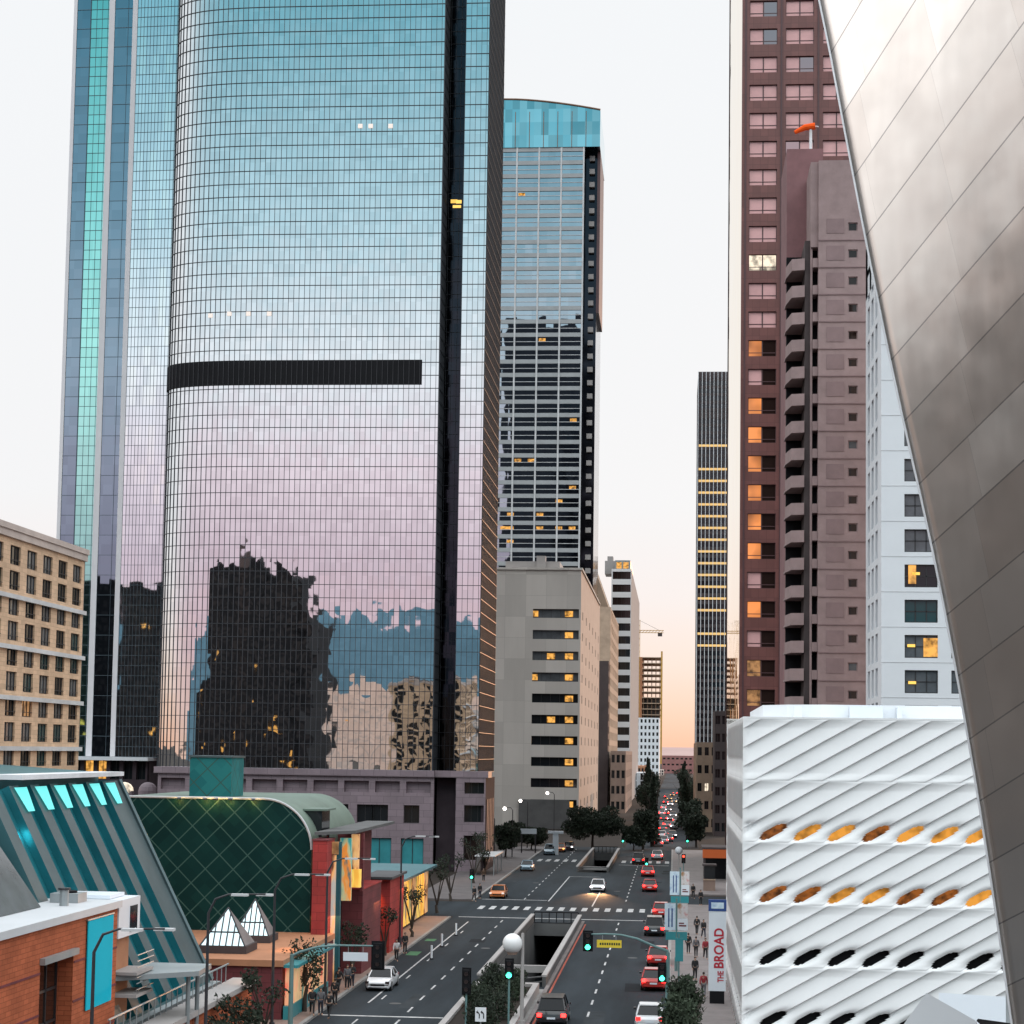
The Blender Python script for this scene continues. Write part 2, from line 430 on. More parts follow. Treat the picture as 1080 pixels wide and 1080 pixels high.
reg('lamp_white', emit('lamp_white', (1.0, .93, .85), 7.0))
reg('lamp_warm', emit('lamp_warm', (1.0, .50, .14), 5.0))
reg('cyan_lit', emit('cyan_lit', (.18, .95, .92), .62))
reg('tyre', mat('tyre', (.012, .012, .012), .9))
reg('rim', mat('rim', (.4, .4, .42), .35, metal=.8))
reg('car_glass', glass('car_glass', (.008, .010, .012), .08, .5))
for k, c in dict(white=(.75, .76, .78), silver=(.42, .47, .50), black=(.012, .012, .015), red=(.45, .025, .02), taxi=(.62, .19, .05), blue=(.30, .42, .50), grey=(.12, .12, .13)).items():
    m = mat('car_' + k, c, .3, var=.03); m.node_tree.nodes['Principled BSDF'].inputs['Coat Weight'].default_value = .6; reg('car_' + k, m)
def pattern(name, cols, scale, s, stretch=(1, 1, 1), base=.3):
    """blotchy printed picture lit from behind"""
    m, nt_, b = _mat(name)
    tc_ = N(nt_, 'ShaderNodeTexCoord'); mp = N(nt_, 'ShaderNodeMapping'); mp.inputs['Scale'].default_value = stretch
    L(nt_, tc_.outputs['Object'], mp.inputs[0])
    n = N(nt_, 'ShaderNodeTexNoise'); n.inputs['Scale'].default_value = scale; n.inputs['Detail'].default_value = 3
    L(nt_, mp.outputs[0], n.inputs['Vector'])
    r = N(nt_, 'ShaderNodeValToRGB'); r.color_ramp.interpolation = 'EASE'; e = r.color_ramp.elements
    while len(e) < len(cols): e.new(.5)
    for i, c in enumerate(cols): e[i].position = .3 + .4 * i / (len(cols) - 1)
    for i, c in enumerate(cols): e[i].color = (*c, 1)
    L(nt_, n.outputs['Fac'], r.inputs[0]); L(nt_, r.outputs[0], b.inputs['Base Color']); L(nt_, r.outputs[0], b.inputs['Emission Color'])
    b.inputs['Emission Strength'].default_value = s; b.inputs['Roughness'].default_value = .5
    return m
reg('poster_teal', pattern('poster_teal', [(.01, .16, .17), (.05, .30, .29), (.45, .45, .25), (.8, .26, .04), (.02, .14, .15)], 1.1, .5, (1, 1, .35)))
reg('poster_yellow', pattern('poster_yellow', [(.02, .02, .02), (.85, .40, .05), (1, .65, .12), (.10, .12, .10), (.8, .45, .15)], .9, .5, (1, 1, .25)))
reg('poster_orange', pattern('poster_orange', [(.9, .30, .08), (.1, .03, .02), (.95, .50, .20), (.5, .5, .45)], 1.0, .4, (1, 1, .3)))
reg('poster_pink', pattern('poster_pink', [(.95, .10, .07), (.9, .40, .22), (.8, .5, .25), (.10, .25, .2)], .8, .38, (1, 1, .5)))
reg('print_blue', pattern('print_blue', [(.45, .62, .75), (.62, .74, .82), (.25, .40, .60)], 1.2, .0))
reg('print_photo', pattern('print_photo', [(.35, .18, .08), (.65, .62, .62), (.55, .20, .18)], 1.3, .0))
reg('yellow_sign', mat('yellow_sign', (.75, .55, .04), .5, var=.05))
reg('sign_white', mat('sign_white', (.70, .75, .80), .5, var=.03))
reg('night_pane', mat('night_pane', (.022, .019, .02), .5, spec=.2)); reg('slit', mat('slit', (.05, .05, .07), .6, spec=.2)); reg('fold_white', mat('fold_white', (.56, .58, .60), .5, var=.05)); reg('sign_blue', mat('sign_blue', (.02, .06, .22), .5))
reg('sign_red', mat('sign_red', (.45, .01, .03), .5, var=.02))
def grid_green():
    """dark green panels with a diagonal grid of pale seams"""
    m, nt_, b = _mat('diamond_green')
    uv = N(nt_, 'ShaderNodeUVMap'); s_ = N(nt_, 'ShaderNodeSeparateXYZ'); L(nt_, uv.outputs[0], s_.inputs[0])
    def line(op):
        a = N(nt_, 'ShaderNodeMath', operation=op); L(nt_, s_.outputs[0], a.inputs[0]); L(nt_, s_.outputs[1], a.inputs[1])
        d = N(nt_, 'ShaderNodeMath', operation='DIVIDE'); L(nt_, a.outputs[0], d.inputs[0]); d.inputs[1].default_value = 2.05
        f = N(nt_, 'ShaderNodeMath', operation='FRACT'); L(nt_, d.outputs[0], f.inputs[0])
        c = N(nt_, 'ShaderNodeMath', operation='COMPARE'); L(nt_, f.outputs[0], c.inputs[0]); c.inputs[1].default_value = .5; c.inputs[2].default_value = .027
        fl = N(nt_, 'ShaderNodeMath', operation='FLOOR'); L(nt_, d.outputs[0], fl.inputs[0])
        return c, fl
    c1, f1 = line('ADD'); c2, f2 = line('SUBTRACT')
    mxm = N(nt_, 'ShaderNodeMath', operation='MAXIMUM'); L(nt_, c1.outputs[0], mxm.inputs[0]); L(nt_, c2.outputs[0], mxm.inputs[1])
    cb = N(nt_, 'ShaderNodeCombineXYZ'); L(nt_, f1.outputs[0], cb.inputs[0]); L(nt_, f2.outputs[0], cb.inputs[1])
    wn = N(nt_, 'ShaderNodeTexWhiteNoise', noise_dimensions='2D'); L(nt_, cb.outputs[0], wn.inputs['Vector'])
    rr = N(nt_, 'ShaderNodeValToRGB'); rr.color_ramp.elements[0].color = (.003, .027, .026, 1); rr.color_ramp.elements[1].color = (.005, .038, .035, 1)
    L(nt_, wn.outputs['Value'], rr.inputs[0])
    mm = N(nt_, 'ShaderNodeMix', data_type='RGBA'); L(nt_, mxm.outputs[0], mm.inputs['Factor']); L(nt_, rr.outputs[0], mm.inputs[6]); mm.inputs[7].default_value = (.05, .11, .095, 1)
    L(nt_, mm.outputs[2], b.inputs['Base Color']); b.inputs['Roughness'].default_value = .55; b.inputs['Specular IOR Level'].default_value = .12
    return m
reg('diamond_green', grid_green())
m = grid_green(); m.name = 'diamond_teal'
for n in m.node_tree.nodes:
    if n.type == 'VALTORGB': n.color_ramp.elements[0].color = (.02, .15, .16, 1); n.color_ramp.elements[1].color = (.03, .20, .20, 1)
reg('diamond_teal', m)
reg('teal_pan', mat('teal_pan', (.105, .15, .16), .42, metal=.5, var=.15, scale=.4))
reg('teal_trough', mat('teal_trough', (.012, .15, .18), .40, metal=.3, var=.2, scale=.4))
reg('teal_roof', mat('teal_roof', (.05, .15, .17), .45, metal=.3, var=.15, scale=.4))
# ------------------------------------------------------------------ ground, road, pavements
XL, XR = -22.6, -0.5                                      # kerb lines of the near avenue
H1 = (-13.9, -9.5, 139.0, 191.0)                          # openings down to the sunken road: x0, x1, y0, y1
H2 = (-13.6, -9.6, 272.0, 326.0)
def holed(name, m, x0, x1, y0, y1, z, holes):
    xs = sorted({x0, x1, *[h[0] for h in holes], *[h[1] for h in holes]})
    ys = sorted({y0, y1, *[h[2] for h in holes], *[h[3] for h in holes]})
    mb = MB()
    for a, b in zip(xs, xs[1:]):
        for c, d in zip(ys, ys[1:]):
            if not any(h[0] - 1e-6 <= a and b <= h[1] + 1e-6 and h[2] - 1e-6 <= c and d <= h[3] + 1e-6 for h in holes):
                mb.face([(a, c, z), (b, c, z), (b, d, z), (a, d, z)])
    return struct(mb, name, m)
holed('ground', 'earth', -9000, 9000, -9000, 9000, 0, [H1, H2])
holed('road', 'asphalt', XL, XR, -40, 345, .006, [H1, H2])
mb = MB(); mb.face([(-9, 345, .006), (4.4, 345, .006), (3.4, 500, .006), (3.0, 1900, .006), (-7, 1900, .006), (-7, 500, .006)]); struct(mb, 'far_road', 'asphalt')
mb = MB(); mb.face([(-300, 196, .01), (XL, 196, .01), (XL, 215, .01), (-300, 215, .01)])
mb.face([(XR, 218, .01), (60, 218, .01), (60, 230, .01), (XR, 230, .01)]); struct(mb, 'side_street', 'asphalt')
def pavement(x0, x1, y0, y1, m, name, kx):
    mb = MB(); mb.box(x0, y0, -.05, x1, y1, .15, 0)
    k0, k1 = (x1 + .002, x1 + .28) if kx > 0 else (x0 - .28, x0 - .002)
    mb.box(k0, y0, -.05, k1, y1, .165, 1)
    struct(mb, name, [m, 'kerb'])
pavement(-30, XL - .3, 60, 194, 'pave_warm', 'pavement', 1)
pavement(-30, XL - .3, 217, 340, 'pave_dark', 'pavement', 1)
pavement(XR + .3, 9, -20, 216, 'pave', 'pavement', -1)
pavement(XR + .3, 9, 232, 338, 'pave', 'pavement', -1)

# painted markings
mb = MB()
def strip(x0, x1, y0, y1, m=0): mb.face([(x0, y0, .011), (x1, y0, .011), (x1, y1, .011), (x0, y1, .011)], m)
for k in range(17): strip(-21.2 + k * 1.25, -20.62 + k * 1.25, 205.5, 209.8)          # zebra stripes of the near crossing
for k in range(6): strip(-21.4 + k * 1.35, -20.75 + k * 1.35, 297, 303)
for k in range(6): strip(-8.2 + k * 1.35, -7.55 + k * 1.35, 297, 303)
strip(-22, -.8, 195.2, 195.7); strip(-22, -14.5, 219, 219.4); strip(-8.4, -.8, 291, 291.5); strip(-22.4, -14.6, 121.5, 121.9)
for y in range(70, 340, 6):
    if 193 < y < 216: continue
    for x in (-5.5, -17.2):
        strip(x - .07, x + .07, y, y + 2.4)
for y in range(70, 190, 12): strip(-19.9, -19.78, y, y + 2.2)
strip(-14.35, -14.2, 218, 262); strip(-14.2, -10.0, 261.8, 262.1); strip(-9.1, -8.95, 212, 240)
strip(-8.8, -8.65, 80, 190, 1)
strip(-22.2, -21.2, 158, 161, 2); strip(-22.2, -21.3, 170, 172, 2)
strip(-20.5, -20.36, 128, 190)
struct(mb, 'road_markings', ['paint', 'kerb_red', 'paint_green'])

mb = MB(); Rp = random.Random(12); done_ = []                           # repaired patches, trench cuts and tyre-dark lanes
for _ in range(46):
    x = Rp.choice([Rp.uniform(-22, -15), Rp.uniform(-8, -1.5)]); y = Rp.uniform(75, 335); w_, l_ = Rp.uniform(.5, 2.2), Rp.uniform(1.5, 9)
    if 193 < y < 216 or any(x < q[2] + .3 and q[0] < x + w_ + .3 and y < q[3] + .3 and q[1] < y + l_ + .3 for q in done_): continue
    done_.append((x, y, x + w_, y + l_))
    mb.face([(x, y, .0085), (x + w_, y, .0085), (x + w_ + Rp.uniform(-.1, .1), y + l_, .0085), (x + Rp.uniform(-.1, .1), y + l_, .0085)], Rp.randrange(2))
struct(mb, 'road_patches', [mat('patch_dark', (.017, .020, .023), .9, spec=.1, var=.3), mat('patch_pale', (.040, .046, .051), .9, spec=.1, var=.3)])
mb = MB()
for x, y in ((-18.6, 128), (-16.2, 165), (-6.6, 118), (-3.4, 160), (-7.0, 236), (-17.9, 248), (-4.2, 268)):
    mb.face([(x + .42 * math.cos(t), y + .42 * math.sin(t), .0125) for t in [2 * math.pi * q / 14 for q in range(14)]])
struct(mb, 'road_covers', 'conc_dark')
# sunken roadway in the median: retaining walls, floor, parapets
for (x0, x1, y0, y1) in (H1, H2):
    far = y0 > 200
    r = thing('underpass', 'far sunken road opening in the median near the round tree' if far else 'near sunken road opening with pale parapets in the median beside the globe lamp', 'underpass', ((x0 + x1) / 2, y0, 0))
    mb = MB(); e = .3
    mb.box(x0 - e, y0, -6, x0, y1, 0); mb.box(x1, y0, -6, x1 + e, y1, 0); mb.box(x0 - e, y0 - e, -6, x1 + e, y0, 0)
    mb.box(x0 - e, y1, -6, x0, y1 + 30, -.06); mb.box(x1, y1, -6, x1 + e, y1 + 30, -.06); mb.box(x0 - e, y1 + 30, -6, x1 + e, y1 + 30 + e, -.06); mb.box(x0 + .01, y1 + .01, -1.3, x1 - .01, y1 + .5, -.07)
    mb.build('retaining_wall', 'conc_dark', r)
    mb = MB(); mb.box(x0 - e, y0, -6.2, x1 + e, y1 + 40, -6.02); mb.build('sunken_floor', 'asphalt', r)
    for xa in (x0 - .3, x1 + .02):
        mb = MB(); mb.box(xa, y0, .01, xa + .28, y1, .72); mb.box(xa - .05, y0, .722, xa + .33, y1, .86, 1)
        mb.build('parapet', ['conc_dark', 'conc'], r)
    mb = MB(); mb.tube([(x0 + .02, y0 - .1, .75), (x0 + .8, y0 - 1.0, .75), (x1 - .8, y0 - 1.0, .75), (x1 - .02, y0 - .1, .75)], .07, 6); mb.tube([(x0 + .02, y0 - .1, .4), (x0 + .8, y0 - 1, .4), (x1 - .8, y0 - 1, .4), (x1 - .02, y0 - .1, .4)], .05, 6)
    mb.build('end_rail', 'conc_dark', r)
    mb = MB(); ym = y0 + (y1 - y0) * .27; mb.box(x0, ym, -.6, x1, ym + .5, -.05); mb.build('cross_beam', 'conc', r)
    mb = MB()
    for k in range(7): mb.tube([(x0 + k * (x1 - x0) / 6, y1 + .4, 0), (x0 + k * (x1 - x0) / 6, y1 + .4, 1.0)], .05, 6)
    mb.tube([(x0, y1 + .4, 1.0), (x1, y1 + .4, 1.0)], .06, 6); mb.build('far_rail', 'black', r)
mb = MB(); mb.box(H1[1] + .32, 92, -.05, -8.9, 192, .15); struct(mb, 'median_strip', 'pave')
mb = MB(); mb.box(-14.3, 90, -.05, H1[1] + .31, 136.5, .15); struct(mb, 'median_island', 'kerb')
# a low planter in front of the opening
r = thing('median_planter', 'long low concrete planter bed in the median before the opening', 'planter', (-11.7, 110, .15))
mb = MB(); mb.box(-13.9, 94, .155, -9.4, 94.4, .8); mb.box(-13.9, 134, .155, -9.4, 134.8, .8); mb.box(-13.9, 94.4, .155, -13.5, 134, .8); mb.box(-9.8, 94.4, .155, -9.4, 134, .8); mb.build('planter_wall', 'conc', r)
mb = MB(); mb.box(-13.5, 94.4, .155, -9.8, 134, .6); mb.build('soil', 'earth', r)

# ------------------------------------------------------------------ far land ahead and the hills whose image stands in the mirror glass
def ridge(name, m, x0, x1, y, amp, base, depth, n=90, seed=1, sgn=1):
    mb = MB(); R_ = random.Random(seed); ph = [(R_.random() * 6, R_.uniform(.4, 1)) for _ in range(7)]
    def hgt(u, q):
        s_ = sum(a * math.sin(u * (2.1 * (k + 1)) * 2 + p + q * 1.3 * (k + 1)) / (k + 1) ** 1.3 for k, (p, a) in enumerate(ph))
        return max(2, base * (0.15 + .85 * q) + amp * s_ * (.25 + .75 * q))
    rows = 8; g = [[V((x0 + (x1 - x0) * i / n, y + sgn * depth * j / rows, hgt(i / n, j / rows) if j else 0)) for j in range(rows + 1)] for i in range(n + 1)]
    for i in range(n):
        for j in range(rows):
            q = [g[i][j], g[i + 1][j], g[i + 1][j + 1], g[i][j + 1]]
            mb.face(q if sgn > 0 else q[::-1])
    return struct(mb, name, m, smooth=True)
reg('hill_haze_blue', mat('hill_haze_blue', (.062, .115, .150), 1, var=.2, scale=.004, spec=0))  # blue of the distant air put into the mountain colour
reg('hill_haze_peach', mat('hill_haze_peach', (.42, .30, .28), 1, var=.12, scale=.004, spec=0))  # peach horizon haze put into the hill colour
ridge('mountain_range', 'hill_haze_blue', -3200, 2600, -3000, 26, 345, 900, seed=4, sgn=-1)
ridge('far_hills', 'hill_haze_peach', -2500, 2500, 5200, 10, 34, 900, seed=9)

# ------------------------------------------------------------------ concert hall steel wall (right foreground)
def steel():
    m, nt_, b = _mat('brushed_steel')
    uv = N(nt_, 'ShaderNodeUVMap'); s_ = N(nt_, 'ShaderNodeSeparateXYZ'); L(nt_, uv.outputs[0], s_.inputs[0])
    fr = N(nt_, 'ShaderNodeMath', operation='FRACT'); L(nt_, s_.outputs[0], fr.inputs[0])
    c1 = N(nt_, 'ShaderNodeMath', operation='COMPARE'); L(nt_, fr.outputs[0], c1.inputs[0]); c1.inputs[1].default_value = .5; c1.inputs[2].default_value = .012
    sh = N(nt_, 'ShaderNodeMath', operation='ADD'); L(nt_, s_.outputs[0], sh.inputs[0]); sh.inputs[1].default_value = .5
    fl = N(nt_, 'ShaderNodeMath', operation='FLOOR'); L(nt_, sh.outputs[0], fl.inputs[0])
    of = N(nt_, 'ShaderNodeMath', operation='MULTIPLY_ADD'); L(nt_, fl.outputs[0], of.inputs[0]); of.inputs[1].default_value = .17; L(nt_, s_.outputs[1], of.inputs[2])
    dv = N(nt_, 'ShaderNodeMath', operation='DIVIDE'); L(nt_, of.outputs[0], dv.inputs[0]); dv.inputs[1].default_value = 1.55
    f2 = N(nt_, 'ShaderNodeMath', operation='FRACT'); L(nt_, dv.outputs[0], f2.inputs[0])
    c2 = N(nt_, 'ShaderNodeMath', operation='COMPARE'); L(nt_, f2.outputs[0], c2.inputs[0]); c2.inputs[1].default_value = .5; c2.inputs[2].default_value = .0008
    fl2 = N(nt_, 'ShaderNodeMath', operation='FLOOR')
    a5 = N(nt_, 'ShaderNodeMath', operation='ADD'); L(nt_, dv.outputs[0], a5.inputs[0]); a5.inputs[1].default_value = .5; L(nt_, a5.outputs[0], fl2.inputs[0])
    cb = N(nt_, 'ShaderNodeCombineXYZ'); L(nt_, fl.outputs[0], cb.inputs[0]); L(nt_, fl2.outputs[0], cb.inputs[1])
    wn = N(nt_, 'ShaderNodeTexWhiteNoise', noise_dimensions='2D'); L(nt_, cb.outputs[0], wn.inputs['Vector'])
    tc_ = N(nt_, 'ShaderNodeTexCoord')
    no = N(nt_, 'ShaderNodeTexNoise'); no.inputs['Scale'].default_value = 1.5; no.inputs['Detail'].default_value = 2; L(nt_, tc_.outputs['Object'], no.inputs['Vector'])
    mpf = N(nt_, 'ShaderNodeMapping'); mpf.inputs['Scale'].default_value = (1, 1, .12); L(nt_, tc_.outputs['Object'], mpf.inputs[0])
    nf = N(nt_, 'ShaderNodeTexNoise'); nf.inputs['Scale'].default_value = 5; nf.inputs['Detail'].default_value = 4; L(nt_, mpf.outputs[0], nf.inputs['Vector'])
    # tiny tilt per panel + soft waviness
    def cent(sock, k):
        s2 = N(nt_, 'ShaderNodeVectorMath', operation='SUBTRACT'); L(nt_, sock, s2.inputs[0]); s2.inputs[1].default_value = (.5, .5, .5)
        q = N(nt_, 'ShaderNodeVectorMath', operation='SCALE'); L(nt_, s2.outputs[0], q.inputs[0]); q.inputs['Scale'].default_value = k
        return q.outputs[0]
    a1 = N(nt_, 'ShaderNodeVectorMath', operation='ADD'); L(nt_, cent(wn.outputs['Color'], .045), a1.inputs[0]); L(nt_, cent(no.outputs['Color'], .12), a1.inputs[1])
    a3 = N(nt_, 'ShaderNodeVectorMath', operation='ADD'); L(nt_, a1.outputs[0], a3.inputs[0]); L(nt_, cent(nf.outputs['Color'], .05), a3.inputs[1])
    g = N(nt_, 'ShaderNodeNewGeometry')
    a2 = N(nt_, 'ShaderNodeVectorMath', operation='ADD'); L(nt_, g.outputs['Normal'], a2.inputs[0]); L(nt_, a3.outputs[0], a2.inputs[1])
    nm = N(nt_, 'ShaderNodeVectorMath', operation='NORMALIZE'); L(nt_, a2.outputs[0], nm.inputs[0]); L(nt_, nm.outputs[0], b.inputs['Normal'])
    mxm = N(nt_, 'ShaderNodeMath', operation='MAXIMUM'); L(nt_, c1.outputs[0], mxm.inputs[0]); L(nt_, c2.outputs[0], mxm.inputs[1])
    rr = N(nt_, 'ShaderNodeValToRGB'); rr.color_ramp.elements[0].color = (.73, .645, .59, 1); rr.color_ramp.elements[1].color = (.84, .765, .71, 1)
    L(nt_, wn.outputs['Value'], rr.inputs[0])
    mm = N(nt_, 'ShaderNodeMix', data_type='RGBA'); L(nt_, mxm.outputs[0], mm.inputs['Factor']); L(nt_, rr.outputs[0], mm.inputs[6]); mm.inputs[7].default_value = (.42, .38, .36, 1)
    L(nt_, mm.outputs[2], b.inputs['Base Color'])
    b.inputs['Metallic'].default_value = 1; b.inputs['Roughness'].default_value = .36
    return m
reg('steel', steel())
EDGE = [(-80, 846), (0, 866), (130, 890), (290, 921), (430, 950), (580, 985), (760, 1019), (920, 1045), (1080, 1068), (1200, 1084)]
def ex(y):
    for (a, xa), (b, xb) in zip(EDGE, EDGE[1:]):
        if a <= y <= b:
            return xa + (xb - xa) * (y - a) / (b - a)
    return EDGE[-1][1]
SEAM = [56, 121, 186, 249, 315, 380, 444, 511, 573, 649, 713, 780, 845, 910, 975, 1040, 1105, 1170]
def seam_u(y):
    for k in range(len(SEAM) - 1):
        if SEAM[k] <= y <= SEAM[k + 1]: return k + .5 + (y - SEAM[k]) / (SEAM[k + 1] - SEAM[k])
    return .5 + (y - SEAM[0]) / 65
PY0, NE, NB = 30.0, 130, 40
r = thing('steel_wall', 'tall leaning curved wall of brushed steel panels filling the right foreground', 'steel wall', (5, 30, 0))
TYS = [(-80, -.36), (0, -.33), (130, -.28), (200, -.24), (300, -.13), (450, .0), (700, .09), (1080, .15), (1250, .17)]
def tys(y):
    for (a, xa), (b, xb) in zip(TYS, TYS[1:]):
        if a <= y <= b: return xa + (xb - xa) * (y - a) / (b - a)
    return TYS[-1][1]
_acc = {}; _s = 0.0
for q in range(450, 1260): _acc[q] = _s; _s += tys(q) / 66.7
_s = 0.0
for q in range(449, -90, -1): _s -= tys(q) / 66.7; _acc[q] = _s
def yoff(y): return _acc[int(y)] + (_acc[int(y) + 1] - _acc[int(y)]) * (y - int(math.floor(y)))
mb = MB(); grid = []
for i in range(NE + 1):
    y = -75 + 1270 * i / NE
    sm = lambda q: (ex(max(-80, q - 60)) + ex(q) + ex(min(1200, q + 60))) / 3
    E = W(sm(y), y, PY0 + yoff(y))
    th = math.radians(58 - 26 * max(0, min(1, y / 1000)))
    row = []
    for j in range(NB + 1):
        bb = 6.5 * j / NB
        k = .50 + .02 * bb
        row.append((E + V((math.cos(th) * bb, -k * bb, math.sin(th) * bb)), (seam_u(y), bb)))
    grid.append(row)
for i in range(NE):
    for j in range(NB):
        q = [grid[i][j], grid[i + 1][j], grid[i + 1][j + 1], grid[i][j + 1]]
        mb.face([p[0] for p in q], 0, [p[1] for p in q])
panel = mb.build('steel_skin', ['steel', 'grey_metal'], r, smooth=True)
md = panel.modifiers.new('thick', 'SOLIDIFY'); md.thickness = .07; md.offset = -1
mb = MB()                                                   # rolled trim along the free edge
mb.tube([p[0][0] + V((-.012, 0, 0)) for p in grid], .018, 8); mb.build('edge_trim', 'white_metal', r, smooth=True)
mb = MB()
for (i, j, k) in ((30, 12, 8), (60, 10, 8), (95, 8, 8)): mb.tube([grid[i][j][0] + V((.2, .3, 0)), grid[i][j][0] + V((2.5, 9, -2)), V((grid[i][j][0].x + 2.5, grid[i][j][0].y + 9, 0))], .12, 6)
mb.build('support_strut', 'grey_metal', r)

# white folded roof in the lower right corner
r = thing('folded_roof', 'small white folded metal roof peak in front of the white museum', 'roof', (5, 36, 0))
Y0 = 36
pk, rt, lf, lo = W(977, 1047, Y0), W(1030, 1077, Y0), W(936, 1104, Y0), W(1030, 1130, Y0)
mb = MB()
bk = V((.5, 2.5, -1.0))
mb.face([lf, lo, rt, pk]); mb.face([pk, rt, rt + bk, pk + bk]); mb.face([lf, pk, pk + bk, lf + bk])
mb.build('white_fold', 'white_wall', r)
mb = MB(); far = W(1100, 1084, Y0 + 3)
mb.face([rt + V((0, .02, 0)), W(1100, 1140, Y0 + 3), far, rt + V((.03, .05, .04))]); mb.build('dark_return', 'black', r)
mb = MB(); a0 = W(990, 1047, Y0 + 6); a1 = W(1090, 1053, Y0 + 6); a2 = W(1090, 1120, Y0 + 5.6); a3 = W(990, 1120, Y0 + 5.6)
mb.face([a3, a2, a1, a0]); mb.build('back_fold', 'sign_white', r)
mb = MB(); mb.box(4.6, 37, 0, 9, 41, W(977, 1110, Y0).z - .4); mb.build('lower_wall', 'fold_white', r)
# ------------------------------------------------------------------ curved mirror tower (left middle)
TY = 268.0
def arc(cx_, cy_, R, a0, a1, n): return [(cx_ + R * math.cos(math.radians(a0 + (a1 - a0) * k / n)), cy_ + R * math.sin(math.radians(a0 + (a1 - a0) * k / n))) for k in range(n + 1)]
EB = 7.0                                                     # the rounded corner is a flat quarter ellipse
xf_ = W(290, 700, TY).x; m_e = W(171, 700, 1).x
EA = math.sqrt((xf_ - m_e * (TY + EB)) ** 2 - (m_e * EB) ** 2)
NS = 2.9                                                    # superellipse: flat face, tight turn at the silhouette
ARC = [(xf_ - EA * abs(math.cos(t)) ** (2 / NS), TY + EB - EB * abs(math.sin(t)) ** (2 / NS)) for t in [math.pi / 2 * k / 44 for k in range(45)]]
NX0, NX1, XRT = W(457.5, 700, TY).x, W(480.5, 700, TY).x, W(505.5, 700, TY).x
YRT = XRT / W(525, 500, 1).x                         # notch and right corner
front = ARC + [(NX0, TY)]
plan = front + [(NX0, TY + 6), (NX1, TY + 6), (NX1, TY), (XRT, TY), (XRT, YRT), (-40, 312), (xf_ - EA, 312)]
mids = [0] * (len(ARC)) + [1, 1, 1, 0, 0, 1, 1, 1]
TZ0, TZ1 = 13.9, 203.0
tw = thing('mirror_tower', 'huge blue mirror glass tower with rounded left corner, dark vertical slot and dark band', 'skyscraper', (-52, 290, 0))
mb = MB(); mb.prism(plan, TZ0, TZ1, mids, uvs=True, cap=True, capmi=1)
mb.build('curtain_glass', ['mir_main', 'mir_dark'], tw)
def path_pts(poly, step, skip=None):
    """points every step metres along an open polyline, with outward normals"""
    out = []; t = 0.0; nxt = 0.0
    for a, b in zip(poly, poly[1:]):
        d = V((b[0] - a[0], b[1] - a[1], 0)); l = d.length; d.normalize()
        while nxt <= t + l + 1e-6:
            out.append((V((a[0], a[1], 0)) + d * (nxt - t), d)); nxt += step
        t += l
    return out
def lattice(polys, z0, z1, ph, pw, parent, name, m, wv=.08, wh=.09, pr=.05):
    mb = MB()
    for poly in polys:
        for p, d in path_pts(poly, pw):
            n = d.cross(ZU)
            mb.obox(p + n * (pr / 2) + ZU * (z0 + z1) / 2, d * wv / 2, n * (pr / 2 + .05), ZU * (z1 - z0) / 2)
        k = 0
        while z0 + k * ph < z1:
            z = z0 + k * ph
            for a, b in zip(poly, poly[1:]):
                a_, b_ = V((a[0], a[1], z)), V((b[0], b[1], z)); d = (b_ - a_); l = d.length; d.normalize(); n = d.cross(ZU)
                mb.obox((a_ + b_) / 2 + n * (pr / 2 + .006), d * l / 2, n * (pr / 2 + .05), ZU * wh / 2)
            k += 1
    return mb.build(name, m, parent)
lattice([front, [(NX1, TY), (XRT, TY), (XRT, YRT)]], TZ0, 165, 1.9, .78, tw, 'mullion_lattice', 'mullion', .045, .08)
lattice([[(NX0, TY), (NX0, TY + 6), (NX1, TY + 6)]], TZ0, 165, 1.9, .78, tw, 'slot_lattice', 'mullion', .05, .05)
# dark louvre band
bz0, bz1 = W(300, 406, TY).z, W(300, 380, TY).z
bx = W(445, 392, TY).x
mb = MB(); bp = [p for p in ARC] + [(bx, TY)]
for a, b in zip(bp, bp[1:]):
    d = V((b[0] - a[0], b[1] - a[1], 0)).normalized(); n = d.cross(ZU)
    a_, b_ = V((a[0], a[1], 0)) + n * .14, V((b[0], b[1], 0)) + n * .14
    mb.face([a_ + ZU * bz0, b_ + ZU * bz0, b_ + ZU * bz1, a_ + ZU * bz1])
mb.build('louvre_band', 'black', tw)
lattice([bp], bz0 + .05, bz1 - .05, 99, .78, tw, 'louvre_rib', mat('louvre_rib', (.03, .03, .036), .6), .07, .02, .20)
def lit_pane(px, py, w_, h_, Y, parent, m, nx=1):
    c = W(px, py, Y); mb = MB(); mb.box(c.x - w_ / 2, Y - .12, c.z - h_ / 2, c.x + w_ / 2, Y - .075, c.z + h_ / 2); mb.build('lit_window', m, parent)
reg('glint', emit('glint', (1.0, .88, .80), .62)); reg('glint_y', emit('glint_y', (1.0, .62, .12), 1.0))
for px, py in ((380, 133), (391, 133), (412, 133), (222, 333), (242, 331), (262, 331), (284, 331)):
    Yp = TY if px > 290 else TY + EB - EB * max(0, 1 - abs((W(px, py, TY + 1).x - xf_) / EA) ** NS) ** (1 / NS)
    lit_pane(px, py, .66, .62, Yp - .02, tw, 'glint')
lit_pane(479, 212.5, 1.0, .55, TY + 6, tw, 'glint_y'); lit_pane(484, 213, .8, .5, TY, tw, 'glint_y'); lit_pane(482, 218, 1.2, .4, TY, tw, 'glint_y')

